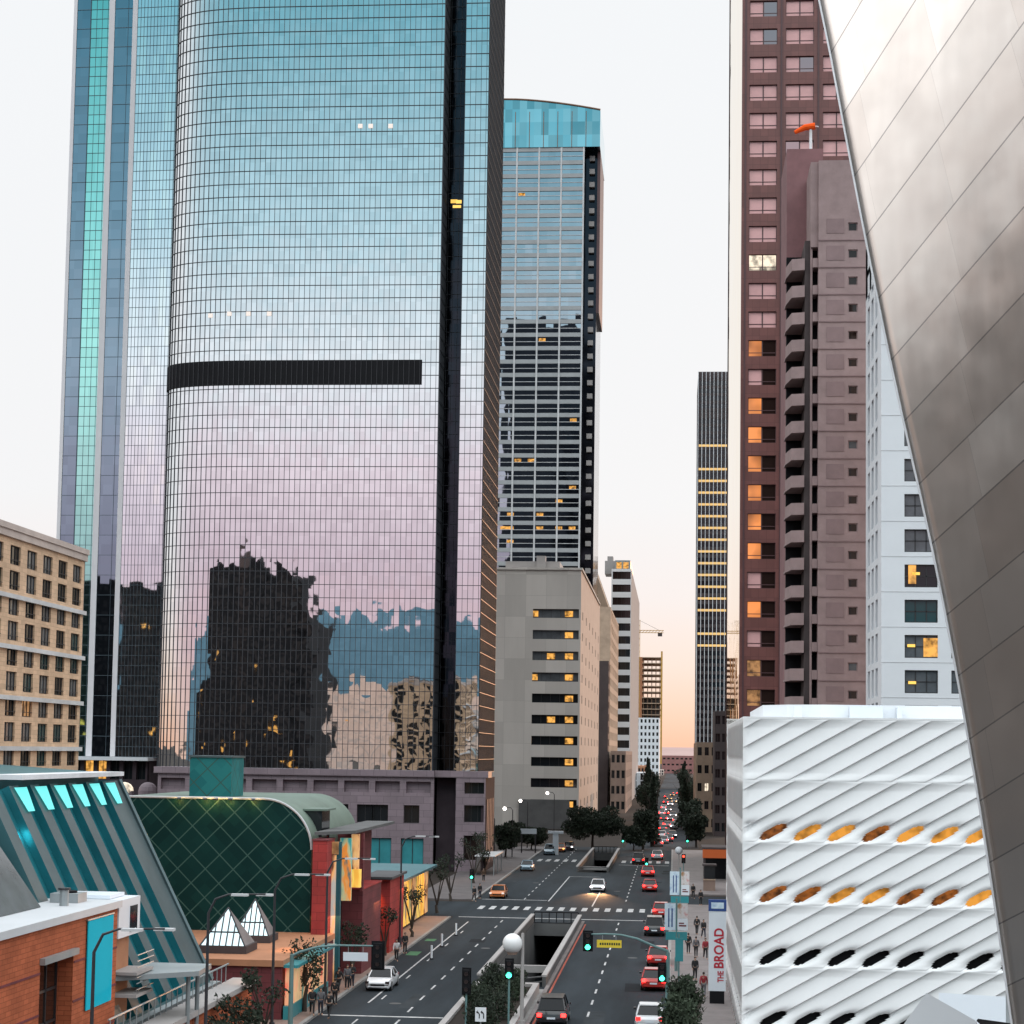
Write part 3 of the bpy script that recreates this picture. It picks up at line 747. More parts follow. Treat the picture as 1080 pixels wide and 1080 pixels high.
# granite base of the tower
pd = thing('tower_podium', 'mauve granite base block with square windows and teal doors under the mirror tower', 'podium', (-52, 290, 0))
pf = TY - 1.4
zt = W(400, 812, pf).z
def px2x(px, Y=pf): return W(px, 870, Y).x
zz = lambda y: W(420, y, pf).z
xL, xA = px2x(165), px2x(457); x4p = px2x(511.5)
O = (xL, pf, 0); tot = xA - xL
xs = sorted({0, tot} | {px2x(p_) - xL for p_ in (318, 334, 351, 367, 376, 392.5, 409, 425.5, 442)})
zs = [0, zz(908), zz(884), zz(868), zz(849), zz(836), zz(824), zt - .9]
xi = [px2x(p_) - xL for p_ in (318, 351, 376, 392.5, 425.5)]
mb = MB()
small = facade(mb, O, (1, 0, 0), xs, [zs[2] + .0, zs[3], zs[4], zs[5]], lambda i, j: j == 1 and any(abs(xs[i] - q) < .01 for q in xi), .6)
doorx = [0, px2x(387) - xL, px2x(413) - xL, px2x(423) - xL, px2x(447) - xL, tot]
doors = facade(mb, O, (1, 0, 0), doorx, [0, zz(917), zs[2]], lambda i, j: i in (1, 3) and j == 1, .5)
bay = cuts(tot, 9, tot / 9 - .9)
band = facade(mb, O, (1, 0, 0), bay, [zs[5], zs[6]], lambda i, j: i % 2 == 1, 1.5)
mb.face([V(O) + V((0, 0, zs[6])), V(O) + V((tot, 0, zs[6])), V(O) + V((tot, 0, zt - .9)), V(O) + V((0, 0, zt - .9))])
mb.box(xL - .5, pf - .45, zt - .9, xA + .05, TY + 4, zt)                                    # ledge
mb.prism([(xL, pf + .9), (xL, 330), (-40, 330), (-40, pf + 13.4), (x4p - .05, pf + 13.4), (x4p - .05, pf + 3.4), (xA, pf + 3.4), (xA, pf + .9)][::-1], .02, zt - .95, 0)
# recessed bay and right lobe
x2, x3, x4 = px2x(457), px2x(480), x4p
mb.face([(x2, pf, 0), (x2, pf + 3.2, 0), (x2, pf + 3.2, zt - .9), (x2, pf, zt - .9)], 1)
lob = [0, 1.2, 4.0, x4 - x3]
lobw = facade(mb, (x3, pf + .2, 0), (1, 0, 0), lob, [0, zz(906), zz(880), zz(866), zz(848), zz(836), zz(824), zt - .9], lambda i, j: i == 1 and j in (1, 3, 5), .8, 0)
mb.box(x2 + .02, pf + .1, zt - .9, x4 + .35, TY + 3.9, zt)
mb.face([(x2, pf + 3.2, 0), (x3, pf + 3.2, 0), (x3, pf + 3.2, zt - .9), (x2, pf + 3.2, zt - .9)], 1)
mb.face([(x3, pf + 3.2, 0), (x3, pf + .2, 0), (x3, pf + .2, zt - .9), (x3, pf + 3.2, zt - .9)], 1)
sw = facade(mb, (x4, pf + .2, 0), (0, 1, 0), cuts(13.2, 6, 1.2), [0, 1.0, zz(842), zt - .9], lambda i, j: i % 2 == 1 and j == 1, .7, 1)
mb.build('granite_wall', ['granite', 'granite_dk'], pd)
winset(pd, small, lambda i, j: 'glass', 2, 1, fw=.08)
winset(pd, band, lambda i, j: random.choice(['glass', 'glass', 'glass', 'glass_brown']), 3, 1)
winset(pd, lobw, lambda i, j: 'glass_brown' if j == 1 else 'glass', 3, 1)
winset(pd, sw, lambda i, j: 'glass_brown', 2, 5)
for i, j, c in doors:
    mb = MB(); pane_into(mb, c, 2, 1, .1, .08); mb.build('door', ['teal_door', 'frame_dark'], pd)
# warm ceiling lights in the loggia
for px_, py_ in ((309, 829), (305, 831), (422, 829), (312, 828)):
    c = W(px_, py_, pf + 1.3); mb = MB(); mb.box(c.x - .25, pf + 1.1, c.z - .4, c.x + .25, pf + 1.3, c.z + .4); mb.build('wall_lamp', 'lamp_warm', pd)

# ------------------------------------------------------------------ second mirror tower (far left)
SY = 311.0
def sx(px): return W(px, 550, SY).x
def sd_(px, Y): return W(px, 550, Y).x
st = thing('faceted_tower', 'slender blue and green mirror tower with pale vertical fins behind the tan hotel', 'skyscraper', (sx(120), SY + 10, 0))
reg('fin_white', mat('fin_white', (.80, .78, .80), .5, var=.04))
def pt(px, Y): return (sd_(px, Y), Y)
SEG = [(60, 2.0, None), (64, 1.9, 'pale'), (79, 1.8, 'mir_slate'), (98, 1.7, 'mir_teal'), (104.5, 1.6, 'pale'), (123.5, 1.5, 'mir_slate'), (129, 1.4, 'pale'), (193, .7, 'mir_blue')]
z0s, z1s = W(120, 798, SY).z, 190
P_ = [pt(px, SY + dy) for px, dy, _ in SEG]
t_ = 0
for k in range(1, len(SEG)):
    a, b, m_ = P_[k - 1], P_[k], SEG[k][2]; l = math.hypot(b[0] - a[0], b[1] - a[1]); mb = MB()
    mb.face([(a[0], a[1], z0s), (b[0], b[1], z0s), (b[0], b[1], z1s), (a[0], a[1], z1s)], 0, [(t_, z0s), (t_ + l, z0s), (t_ + l, z1s), (t_, z1s)]); t_ += l
    mb.build({'pale': 'corner_fin', 'mir_slate': 'slate_glass', 'mir_teal': 'teal_glass', 'mir_blue': 'blue_glass'}[m_], 'fin_white' if m_ == 'pale' else m_, st)
mb = MB(); bk_ = [P_[-1], (P_[-1][0], SY + 36), (P_[0][0], SY + 36), P_[0]]
for a, b in zip(bk_, bk_[1:]): mb.face([(a[0], a[1], z0s), (b[0], b[1], z0s), (b[0], b[1], z1s), (a[0], a[1], z1s)])
mb.face([(p_[0], p_[1], z1s) for p_ in P_ + bk_[1:3]]); mb.face([(p_[0], p_[1], z0s) for p_ in P_ + bk_[1:3]][::-1]); mb.build('rear_glass', 'mir_dark', st)
reg('mull_soft', mat('mull_soft', (.10, .14, .17), .5))
lattice([[P_[6], P_[7]]], z0s, 172, 1.70, .6, st, 'mullion_lattice', 'mull_soft', .03, .05, .04)
lattice([[P_[1], P_[2]], [P_[4], P_[5]]], z0s, 172, 3.4, 2.4, st, 'mullion_lattice', 'mull_soft', .03, .06, .04)
lattice([[P_[2], P_[3]]], z0s, 172, 1.70, 1.0, st, 'mullion_lattice', 'mull_soft', .03, .06, .04)
# its base with white ledge and lit niches
lb = thing('plaza_building', 'low dark base building with white ledge and orange lit niches left of the podium', 'podium', (sx(126), SY, 0))
mb = MB(); xa, xb = sx(84), sx(170); mb.box(xa, SY - 4, z0s - .6, xb, SY + 33, z0s - .05); mb.build('white_ledge', 'white_wall', lb)
mb = MB(); n_ = 6
bz = W(126, 822, SY - 3).z
wf = facade(mb, (xa + .4, SY - 2.5, 0), (1, 0, 0), cuts(xb - xa - .8, n_, (xb - xa) / n_ - .8), [0, bz, z0s - .62], lambda i, j: i % 2 == 1 and j == 1, .8)
mb.box(xa + .4, SY - 1.6, .02, xb - .4, SY + 30, z0s - .65); mb.build('base_wall', 'granite_dk', lb)
winset(lb, wf, lambda i, j: {3: 'lit', 5: 'lit'}.get(i, 'glass'), 2, 1)
for px_ in (131, 156):
    c = W(px_, 834, SY - 12); mb = MB(); mb.prism([(c.x + 1.6 * math.cos(t), SY - 12 + .8 * math.sin(t)) for t in [2 * math.pi * q / 12 for q in range(12)]], 0, c.z, 1)
    mb.ball((c.x, SY - 12, c.z), 1.55, 14, 8, 0 if px_ < 140 else 1, (1, .55, .9)); mb.build('arched_porch', ['lit_white', 'granite'], lb)

# ------------------------------------------------------------------ tan hotel (left edge)
q_ = 165 / 286.0                                           # floor heights and widths of this block in proportion
y1 = 140.0; HX = W(86.5, 680, y1).x; y0 = HX / W(0, 680, 1).x - 6
hz = W(88, 580, y1).z; HB = HX - 14.5
ho = thing('hotel', 'tan block with rows of dark windows and white bands at the left edge', 'hotel', (HX - 7, (y0 + y1) / 2, 0))
mb = MB(); Ht, n = hz - .9, 12; fl = 24.4 * y1 / 2000
zc = [0]
for k in range(n): zc += [Ht - 1.75 - (n - 1 - k) * fl, Ht - .45 - (n - 1 - k) * fl]
zc.append(Ht); zc = [max(0.01 * q, z) for q, z in enumerate(zc)]
nw_ = 7; pt_ = (y1 - y0) / nw_
xsf = cuts(y1 - y0, nw_, pt_ * .6)
hw = facade(mb, (HX, y0, 0), (0, 1, 0), xsf, zc, odd, .2)
mb.face([(HB, y0, 0), (HX, y0, 0), (HX, y0, Ht), (HB, y0, Ht)]); hw2 = facade(mb, (HX, y1, 0), (-1, 0, 0), cuts(HX - HB, 5, 1.5), zc, odd, .2)
mb.face([(HB, y1, 0), (HB, y0, 0), (HB, y0, Ht), (HB, y1, Ht)])
mb.build('wall', 'tan_brick', ho)
for k in (1, 3, 5, 7, 9):
    z = zc[1 + 2 * (n - 1 - k)] - .62; mb = MB(); mb.box(HX + .006, y0 - .1, z, HX + .25, y1 + .1, z + .3); mb.build('white_band', 'frame_light', ho)
mb = MB(); mb.box(HB - .2, y0 - .2, Ht + .01, HX + .2, y1 + .15, hz - .4); mb.box(HB - .1, y0 - .1, hz - .4, HX + .3, y1 + .2, hz); mb.build('cornice', 'tan_trim', ho)
mb = MB(); mb.box(HB + 2, y0 + 2, hz, HX - 2.5, y1 - 12, hz + .8); mb.build('roof_house', 'roof_dark', ho)
mb = MB()
for q in range(nw_):
    yy = y0 + xsf[2 * q + 1]
    for k in range(n): mb.box(HX - .03, yy, zc[1 + 2 * k] + .3, HX + .012, yy + pt_ * .6, zc[1 + 2 * k] + .34)
mb.build('balcony_rail', 'frame_dark', ho)
winset(ho, hw2, lambda i, j: 'glass', 3, 1, fw=.06); winset(ho, hw, lambda i, j: random.choice(['glass', 'glass_grey', 'glass_grey', 'glass_teal', 'glass'] + (['lit_soft'] if rnd() < .1 else [])), 3, 1, fw=.06)

# ------------------------------------------------------------------ glass tower with teal crown
GY = 560.0
gt = thing('crown_tower', 'tall grey banded glass tower with curved teal crown behind the mirror tower', 'skyscraper', (-45, GY + 20, 0))
gx0, gx1 = W(495, 400, GY).x, W(613, 400, GY).x
gz0, gz1 = W(570, 640, GY).z, W(570, 156, GY).z
fh = 4.06; nf = int((gz1 - gz0) / fh)
mb = MB()
def stripz(mb, x0, x1, z0, z1, y=GY, m=0): mb.face([(x0, y, z0), (x1, y, z0), (x1, y, z1), (x0, y, z1)], m, [(x0, z0), (x1, z0), (x1, z1), (x0, z1)])
stripz(mb, gx0, gx1, gz0, gz1); mb.build('curtain_glass', 'mir_gas', gt)
mb = MB()
for k in range(nf + 1):
    z = gz1 - k * fh
    mb.box(gx0, GY - .35, z - 1.25, gx1, GY - .02, z)
    mb.box(gx0, GY - .2, z - 2.75, gx1, GY - .021, z - 2.60, 1)
mb.build('spandrel_band', [mat('spandrel', (.34, .36, .37), .5, var=.08), 'frame_light'], gt)
mb = MB(); nb = 5; gw = (gx1 - gx0) / nb
for k in range(nb * 1 + 1): mb.box(gx0 + k * gw - .25, GY - .5, gz0, gx0 + k * gw + .25, GY - .36, gz1)
mb.build('bay_mullion', 'frame_light', gt)
mb = MB(); X0, X1 = gx1, W(627, 400, GY).x
mb.prism([(gx1 + .02, GY + 5), (X1, GY + 5), (X1, GY + 40), (gx0, GY + 40), (gx0, GY + .3), (gx1 + .02, GY + .3)], gz0, gz1, 0); mb.build('side_wall', 'mir_dark', gt)
mb = MB()
for k in range(nf): z = gz1 - k * fh; mb.box(gx1 + 1.6, GY + 3.6, z - 3.0, X1 - .8, GY + 4.98, z - 1.5)
mb.build('balcony_slab', 'conc', gt)
X2 = W(632, 240, GY).x
mb = MB(); zf = W(630, 327, GY).z; mb.box(X1 + .02, GY + 4, zf, X2, GY + 30, gz1 - .1); mb.build('corner_fin', 'red_granite_dk', gt)
mb = MB(); top = []
for k in range(13):
    t = k / 12; x = gx0 + (X2 - gx0) * t; top.append((x, W(495 + 137 * t, 106.5 + 11 * max(0, (t - .3) / .7) ** 1.6, GY).z))
for (xa_, za_), (xb_, zb_) in zip(top, top[1:]):
    mb.face([(xa_, GY - .6, gz1 + .02), (xb_, GY - .6, gz1 + .02), (xb_, GY - .6, zb_), (xa_, GY - .6, za_)], 0, [(xa_, gz1), (xb_, gz1), (xb_, zb_), (xa_, za_)])
    mb.face([(xa_, GY - .6, za_), (xb_, GY - .6, zb_), (xb_, GY + 34, zb_), (xa_, GY + 34, za_)], 0)
mb.face([(X2, GY - .6, gz1 + .02), (X2, GY + 34, gz1 + .02), (X2, GY + 34, top[-1][1]), (X2, GY - .6, top[-1][1])], 0, [(0, gz1), (34, gz1), (34, top[-1][1]), (0, top[-1][1])])
mb.face([(gx0, GY - .6, gz1 + .02), (X2, GY - .6, gz1 + .02), (X2, GY + 34, gz1 + .02), (gx0, GY + 34, gz1 + .02)][::-1], 0)
mb.build('crown_glass', 'mir_crown', gt)
mb = MB()
for (xa_, za_), (xb_, zb_) in zip(top, top[1:]): mb.tube([(xa_, GY - .65, za_ + .3), (xb_, GY - .65, zb_ + .3)], .3, 6)
for k in range(1, 9): x = gx0 + (X2 - gx0) * k / 9; mb.box(x - .10, GY - .8, gz1, x + .10, GY - .65, gz1 + 11)
mb.build('crown_rail', 'red_dark_metal', gt)
for k in range(16):
    px_, row = random.choice([532, 539, 546, 560, 570, 590, 604]), random.choice([14, 20, 23, 25, 26, 27, 28, 29, 28, 29, 3])
    z = gz1 - row * fh - 2.1; x = W(px_, 500, GY).x; mb = MB(); mb.box(x - 1, GY - .11, z - .45, x + 1, GY - .05, z + .45); mb.build('lit_window', 'lit', gt)
# ------------------------------------------------------------------ buildings along the far avenue, left side
def block(name, label, cat, px0, px1, pytop, Y, Yend, wall, front=None, side=None, glassf=None, depth=.3, sidemat=None, group=None, nx=2, nz=1, fw=.06, frame='frame_dark', cap=None, limit=100, right=True):
    """office block: front towards the camera; side is the wall along the street"""
    x0, x1 = W(px0, 700, Y).x, W(px1, 700, Y).x
    zt_ = W((px0 + px1) / 2, pytop, Y).z
    r = thing(name, label, cat, ((x0 + x1) / 2, (Y + Yend) / 2, 0), group)
    mb = MB()
    w_, l_ = x1 - x0, Yend - Y
    rects = []; rects2 = []
    if front: xs_, zs_, f_ = front(w_, zt_); rects = facade(mb, (x0, Y, 0), (1, 0, 0), xs_, zs_, f_, depth)
    else: mb.face([(x0, Y, 0), (x1, Y, 0), (x1, Y, zt_), (x0, Y, zt_)])
    sm_ = 1 if sidemat else 0
    O_, U_ = ((x1, Y, 0), (0, 1, 0)) if right else ((x0, Yend, 0), (0, -1, 0))
    if side: xs_, zs_, f_ = side(l_, zt_); rects2 = facade(mb, O_, U_, xs_, zs_, f_, depth, sm_)
    else:
        P_ = V(O_); Q_ = P_ + V(U_) * l_; mb.face([P_, Q_, Q_ + ZU * zt_, P_ + ZU * zt_], sm_)
    P_, Q_ = ((x0, Yend), (x0, Y)) if right else ((x1, Y), (x1, Yend))
    mb.face([(*P_, 0), (*Q_, 0), (*Q_, zt_), (*P_, zt_)])
    mb.face([(x1, Yend, 0), (x0, Yend, 0), (x0, Yend, zt_), (x1, Yend, zt_)])
    mb.face([(x0, Y, zt_), (x1, Y, zt_), (x1, Yend, zt_), (x0, Yend, zt_)])
    mb.build('wall', [wall] + ([sidemat] if sidemat else []), r)
    g = glassf or (lambda i, j: 'glass')
    winset(r, rects, g, nx, nz, frame, fw, limit=limit); winset(r, rects2, g, nx, nz, frame, fw, limit=limit)
    if cap: cap(r, x0, x1, zt_)
    return r, x0, x1, zt_

BY = 420.0
def bf(w, h):
    k = w / 90.0
    top_ = h - (W(570, 641, BY).z); 
    zs_ = [0]
    for q in range(11, -1, -1):
        zc_ = W(585, 647 + 22.35 * q, BY).z
        if zc_ - 1 > 0: zs_ += [zc_ - 1.0, zc_ + 1.0]
    zs_.append(h)
    return [0, 40 * k + 0, 88 * k, w], zs_, lambda i, j: i == 1 and j % 2 == 1
def bs(l, h):
    zs_ = [0]
    for q in range(11, -1, -1):
        zc_ = W(585, 647 + 22.35 * q, BY).z
        if zc_ - 1 > 0: zs_ += [zc_ - .9, zc_ + .9]
    zs_.append(h)
    return cuts(l, 6, 3.0), zs_, odd
def bcap(r, x0, x1, z):
    mb = MB(); mb.box(x0 - .3, BY - .3, z + .01, x1 + .3, BY + 100, z + .5); mb.build('parapet', 'beige', r)
    mb = MB(); mb.box(x0 + 2, BY + 3, z + .5, x1 - 5, BY + 18, z + 2.2); mb.box(x0 + 9, BY + 2.5, z + .5, x0 + 11, BY + 5, z + 3.4); mb.build('roof_plant', 'conc', r)
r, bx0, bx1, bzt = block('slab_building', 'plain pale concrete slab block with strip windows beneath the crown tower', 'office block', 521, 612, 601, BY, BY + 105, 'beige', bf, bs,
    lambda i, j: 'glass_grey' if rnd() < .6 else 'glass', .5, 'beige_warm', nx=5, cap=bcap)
# lamps behind the strip windows
for q in range(11):
    c = W(600, 647 + 22.35 * q, BY)
    for dx in ([0] if rnd() < .8 else [0, -4]) + ([-6.5 - rnd() * 3] if q in (0, 3, 6) else []):
        mb = MB(); mb.box(c.x + dx - .9, BY + .38, c.z - .75, c.x + dx + .9, BY + .44, c.z + .55); mb.build('lit_window', 'lit', r)
mb = MB(); mb.box(bx0 + 6, BY - .5, .1, bx1 - 2, BY - .05, 6.5); mb.build('entrance_recess', 'conc_dark', r)

block('tan_building', 'narrow tan block with slanted top and lit upper windows right of the pale slab', 'office block', 622, 643.5, 640, 560, 640, 'tan_stone', None,
      lambda l, h: (cuts(l, 7, 5), cuts(h, 15, 2.4), odd), lambda i, j: 'lit_soft' if j > 20 else 'glass_grey', .4)
r, x0, x1, z = block('slanted_block', 'tan penthouse block with sloped roofline and warm lit corner behind the slab', 'office block', 618, 641, 640, 600, 690, 'tan_stone',
      lambda w, h: (cuts(w, 2, w / 2 - 1.2), [0, h - 22, h - 19, h - 15, h - 12, h - 8, h - 4, h], lambda i, j: i % 2 == 1 and j % 2 == 1), None, lambda i, j: 'lit' if j > 2 else 'glass', .4)
mb = MB(); za = W(624, 586, 600).z
mb.prism([(x0, 600.01), (x1, 600.01), (x1, 660), (x0, 660)], z + .01, z + .02)
mb.face([(x0, 600.02, z), (x1, 600.02, z), (x0 + (x1 - x0) * .15, 600.02, za), (x0, 600.02, za)]); mb.face([(x1, 600.02, z), (x1, 660, z), (x0 + (x1 - x0) * .15, 660, za), (x0 + (x1 - x0) * .15, 600.02, za)])
mb.build('sloped_roof', 'tan_stone', r)
block('dark_block', 'narrow near black block between the tan block and the striped office', 'office block', 630, 642, 697, 548, 559, 'dark_stone', None, lambda l, h: (cuts(l, 2, 3), cuts(h, 12, 2), odd), None)

def strcap(r, x0, x1, z):
    mb = MB(); mb.box(x0 + 1, 655, z, x1 - .5, 700, z + 3.5); mb.build('roof_house', 'grey_metal', r)
    for k in (0, 1): 
        xx = x0 + (x1 - x0) * (.35 + .35 * k); mb = MB(); mb.box(xx - .9, 654.8, z + .6, xx + .9, 654.96, z + 2.8); mb.build('roof_sign', 'lit', r)
    mb = MB(); mb.box(x0 - 3, 668, z, x0 + .6, 680, z + 4.6); mb.box(x0 - 2.2, 670, z + 4.6, x0 - .2, 676, z + 6.4); mb.build('roof_plant', 'conc', r)
block('striped_office', 'slim office tower with white horizontal bands and dark window strips', 'office tower', 644, 665, 600, 650, 800, 'white_wall',
      lambda w, h: ([0, w * .06, w * .97, w], cuts(h, 18, 2.6), lambda i, j: i == 1 and j % 2 == 1), None, lambda i, j: 'glass_brown' if j > 28 else ('lit_soft' if rnd() < .08 else 'glass'), .5, 'conc', cap=strcap, nx=4)
block('brown_stone_block', 'old brown stone block at the foot of the striped office', 'stone block', 645, 661, 792, 540, 620, 'brown_stone',
      lambda w, h: (cuts(w, 3, .9), cuts(h, 4, 2.2), odd), lambda l, h: (cuts(l, 9, 2.5), cuts(h, 4, 2.2), odd), None)
block('white_grid_block', 'white block with a grid of small square windows far down the avenue', 'office block', 671, 696, 757, 1100, 1160, 'white_wall',
      lambda w, h: (cuts(w, 6, w / 12), cuts(h, 10, 2.0), odd), None, None)
block('ochre_shop_block', 'small orange brown corner block in front of the white grid block', 'shop', 670, 684, 808, 900, 960, 'terracotta', lambda w, h: (cuts(w, 4, 1), cuts(h, 3, 1.6), odd), None, None)
block('pale_shop_block', 'small pale blue grey block beside the avenue in the distance', 'shop', 682, 694, 818, 840, 880, 'frame_light', lambda w, h: (cuts(w, 3, 1.2), cuts(h, 3, 1.5), odd), None, None)
block('white_slim_block', 'slim white block with tall openings behind the dark cypress trees', 'shop', 668, 681, 815, 760, 800, 'white_wall', lambda w, h: (cuts(w, 2, .9), cuts(h, 3, 2.6), odd), None, None)
# tower under construction with crane
ct = thing('unfinished_tower', 'unfinished rust coloured tower frame far down the avenue under a crane', 'tower', (-18, 1320, 0))
cX0, cX1 = W(672, 700, 1300).x, W(697, 700, 1300).x; cz1 = W(684, 693, 1300).z; cm = (cX0 + cX1) / 2
mb = MB(); mb.box(cX0, 1300, 0, cX0 + 3.5, 1340, cz1); mb.build('core_wall', 'terracotta', ct)
mb = MB()
for k in range(17): mb.box(cX0 + 3.52, 1300, 20 + (cz1 - 20) * k / 16 - .5, cX1, 1340, 20 + (cz1 - 20) * k / 16)
mb.build('floor_slab', 'tan_stone', ct)
mb = MB()
for k in range(5): x = cX0 + 4.2 + (cX1 - cX0 - 5) * k / 4; mb.box(x, 1301, 0, x + .6, 1301.6, cz1 - .6)
mb.build('column_row', 'red_dark_metal', ct)
mb = MB(); mb.box(cX0 + 4, 1306, 0, cX1 - .5, 1338, 20 + (cz1 - 20) * .55); mb.build('glazed_floors', 'conc_dark', ct)
mb = MB(); mb.box(cX1 + .02, 1299, 10, cX1 + 1.2, 1302, cz1 + 4); mb.build('hoist_mast', 'yellow_steel', ct)
cr = thing('tower_crane', 'yellow tower crane above the unfinished tower', 'crane', (W(673, 700, 1296).x, 1296, 0))
c0 = W(673, 690, 1296).x; jz = W(673, 666, 1296).z
def truss(mb, a, b, w_, n):
    a, b = V(a), V(b); d = (b - a) / n; u = V((0, 1, 0)) if abs(d.normalized().y) < .9 else V((1, 0, 0)); v = d.cross(u).normalized(); u = v.cross(d).normalized()
    for s1 in (-1, 1):
        for s2 in (-1, 1): mb.tube([a + u * w_ * s1 + v * w_ * s2, b + u * w_ * s1 + v * w_ * s2], .22, 4)
    for k in range(n):
        for s1 in (-1, 1): mb.tube([a + d * k + u * w_ * s1 - v * w_, a + d * (k + 1) + u * w_ * s1 + v * w_], .14, 4)
mb = MB(); truss(mb, (c0, 1296, 0), (c0, 1296, jz + 8), 1.1, 24); mb.build('mast', 'yellow_steel', cr)
xe = W(700, 666, 1296).x
mb = MB(); truss(mb, (c0 - 4, 1296, jz), (xe, 1296, jz), .8, 10); mb.build('jib', 'yellow_steel', cr)
mb = MB(); mb.tube([(c0, 1296, jz + 8), (xe - 3, 1296, jz + .9)], .12, 4); mb.tube([(c0, 1296, jz + 8), (c0 - 4, 1296, jz + .9)], .12, 4); mb.build('stay_cable', 'black', cr)
mb = MB(); mb.box(xe - 4, 1295, jz - 3.2, xe - 1, 1297, jz - .9); mb.build('counterweight', 'dark_stone', cr)
block('red_far_block', 'long low red building faded by haze, closing the far end of the avenue', 'building', 699, 736, 797, 1650, 1700, 'hazed_brick', lambda w, h: (cuts(w, 8, 2.2), cuts(h, 3, 1.4), odd), None, None, fw=0)
block('peach_far_block', 'small pale peach building just left of the red far block', 'building', 690, 701, 812, 1500, 1540, 'tan_trim', lambda w, h: (cuts(w, 4, 1.2), cuts(h, 2, 1.4), odd), None, None, fw=0)

# ------------------------------------------------------------------ right side, far
def fin_cap(r, x0, x1, z):
    n = 8
    for k in range(n + 1):
        x = x0 + (x1 - x0) * k / n; mb = MB(); mb.box(x - .12, 899.2, 0, x + .12, 899.98, z); mb.build('white_fin', 'white_wall', r)
    for y_, h_ in ((438, 3), (396, 3)):
        c = W(748, y_, 900); mb = MB(); mb.box(x0, 899.9, c.z - h_ / 2, x1, 899.99, c.z + h_ / 2); mb.build('band', 'dark_stone', r)
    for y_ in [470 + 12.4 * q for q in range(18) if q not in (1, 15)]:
        c = W(748, y_, 900); mb = MB(); mb.box(x0 + .4, 899.86, c.z - .55, x1 - .4, 899.97, c.z + .55); mb.build('gilt_glow_band', 'brass_glow', r)
reg('brass_glow', emit('brass_glow', (1.0, .62, .22), .62))  # gold spandrel bands; their gleam put in as emission
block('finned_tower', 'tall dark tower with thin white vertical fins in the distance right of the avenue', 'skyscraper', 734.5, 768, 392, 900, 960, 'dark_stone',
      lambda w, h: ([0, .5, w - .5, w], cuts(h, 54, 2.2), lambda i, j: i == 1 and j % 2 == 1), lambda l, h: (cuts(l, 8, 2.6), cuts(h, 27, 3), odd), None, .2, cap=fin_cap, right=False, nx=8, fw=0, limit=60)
block('arched_stone_block', 'low tan stone block with small arched windows right of the traffic', 'stone block', 735, 757, 783, 420, 480, 'tan_stone',
      lambda w, h: (cuts(w, 3, .9), cuts(h, 5, 1.8), odd), lambda l, h: (cuts(l, 8, 2), cuts(h, 5, 1.8), odd), lambda i, j: 'lit_white' if (i, j) == (3, 5) else 'glass', .3, right=False)
block('dark_stepped_block', 'dark brown block squeezed between the stone block and the white museum', 'office block', 754, 775, 750, 400, 418, 'dark_stone', lambda w, h: (cuts(w, 3, 1), cuts(h, 7, 1.8), odd), None, None, right=False)

# ------------------------------------------------------------------ copper windowed granite tower (right)
RY = 262.0
rx0 = W(780.5, 500, RY).x; rx1 = W(925, 200, RY).x; RZ = 178
rt_ = thing('granite_tower', 'tall red brown granite tower with paired glass windows, pink with reflected sky', 'skyscraper', ((rx0 + rx1) / 2, RY + 30, 0))
s_ = 2000 / RY
wx = []
for a, b in ((789.5, 819), (828, 858), (867.5, 897), (906, 925)): wx += [W(a, 300, RY).x - rx0, W(b, 300, RY).x - rx0]
xs_ = [0] + wx[:-1] + [rx1 - rx0 + .01]
pit = 30.9 / s_
zs_ = [0]; zt0 = W(804, 9, RY).z
zl = sorted([zt0 - k * pit for k in range(-9, 31) if zt0 - k * pit > 1])
for z in zl: zs_ += [z - 1.15, z + 1.15]
zs_.append(RZ)
mb = MB()
rw = facade(mb, (rx0, RY, 0), (1, 0, 0), xs_, zs_, odd, .35)
mb.face([(rx1, RY, 0), (rx1, RY + 66, 0), (rx1, RY + 66, RZ), (rx1, RY, RZ)]); mb.face([(rx1, RY + 66, 0), (rx0, RY + 66, 0), (rx0, RY + 66, RZ), (rx1, RY + 66, RZ)])
mb.build('granite_wall', 'red_granite', rt_)
mb = MB()
for k in range(0, len(xs_) - 1, 2):
    xm = (xs_[k] + xs_[k + 1]) / 2
    if xs_[k + 1] - xs_[k] > .5: mb.box(rx0 + xm - .12, RY - .12, 0, rx0 + xm + .12, RY - .003, RZ)
mb.build('pier_rib', 'red_granite_dk', rt_)
mb = MB(); mb.face([(rx0, RY + 66, 0), (rx0, RY + .02, 0), (rx0, RY + .02, RZ), (rx0, RY + 66, RZ)], 0, [(0, 0), (66, 0), (66, RZ), (0, RZ)]); mb.build('side_glass', 'mir_sliver', rt_)
mb = MB()
for k in range(1): y = RY + 64.8; mb.box(rx0 - .10, y, 0, rx0 - .005, y + .8, RZ)
mb.build('side_rib', 'red_granite_dk', rt_)
reg('sunset_reflect', room('sunset_reflect', (1.0, .33, .09), 1.0, .22))  # emission stands in for the sunset mirrored in the lower panes
frow = {zl[k]: k for k in range(len(zl))}
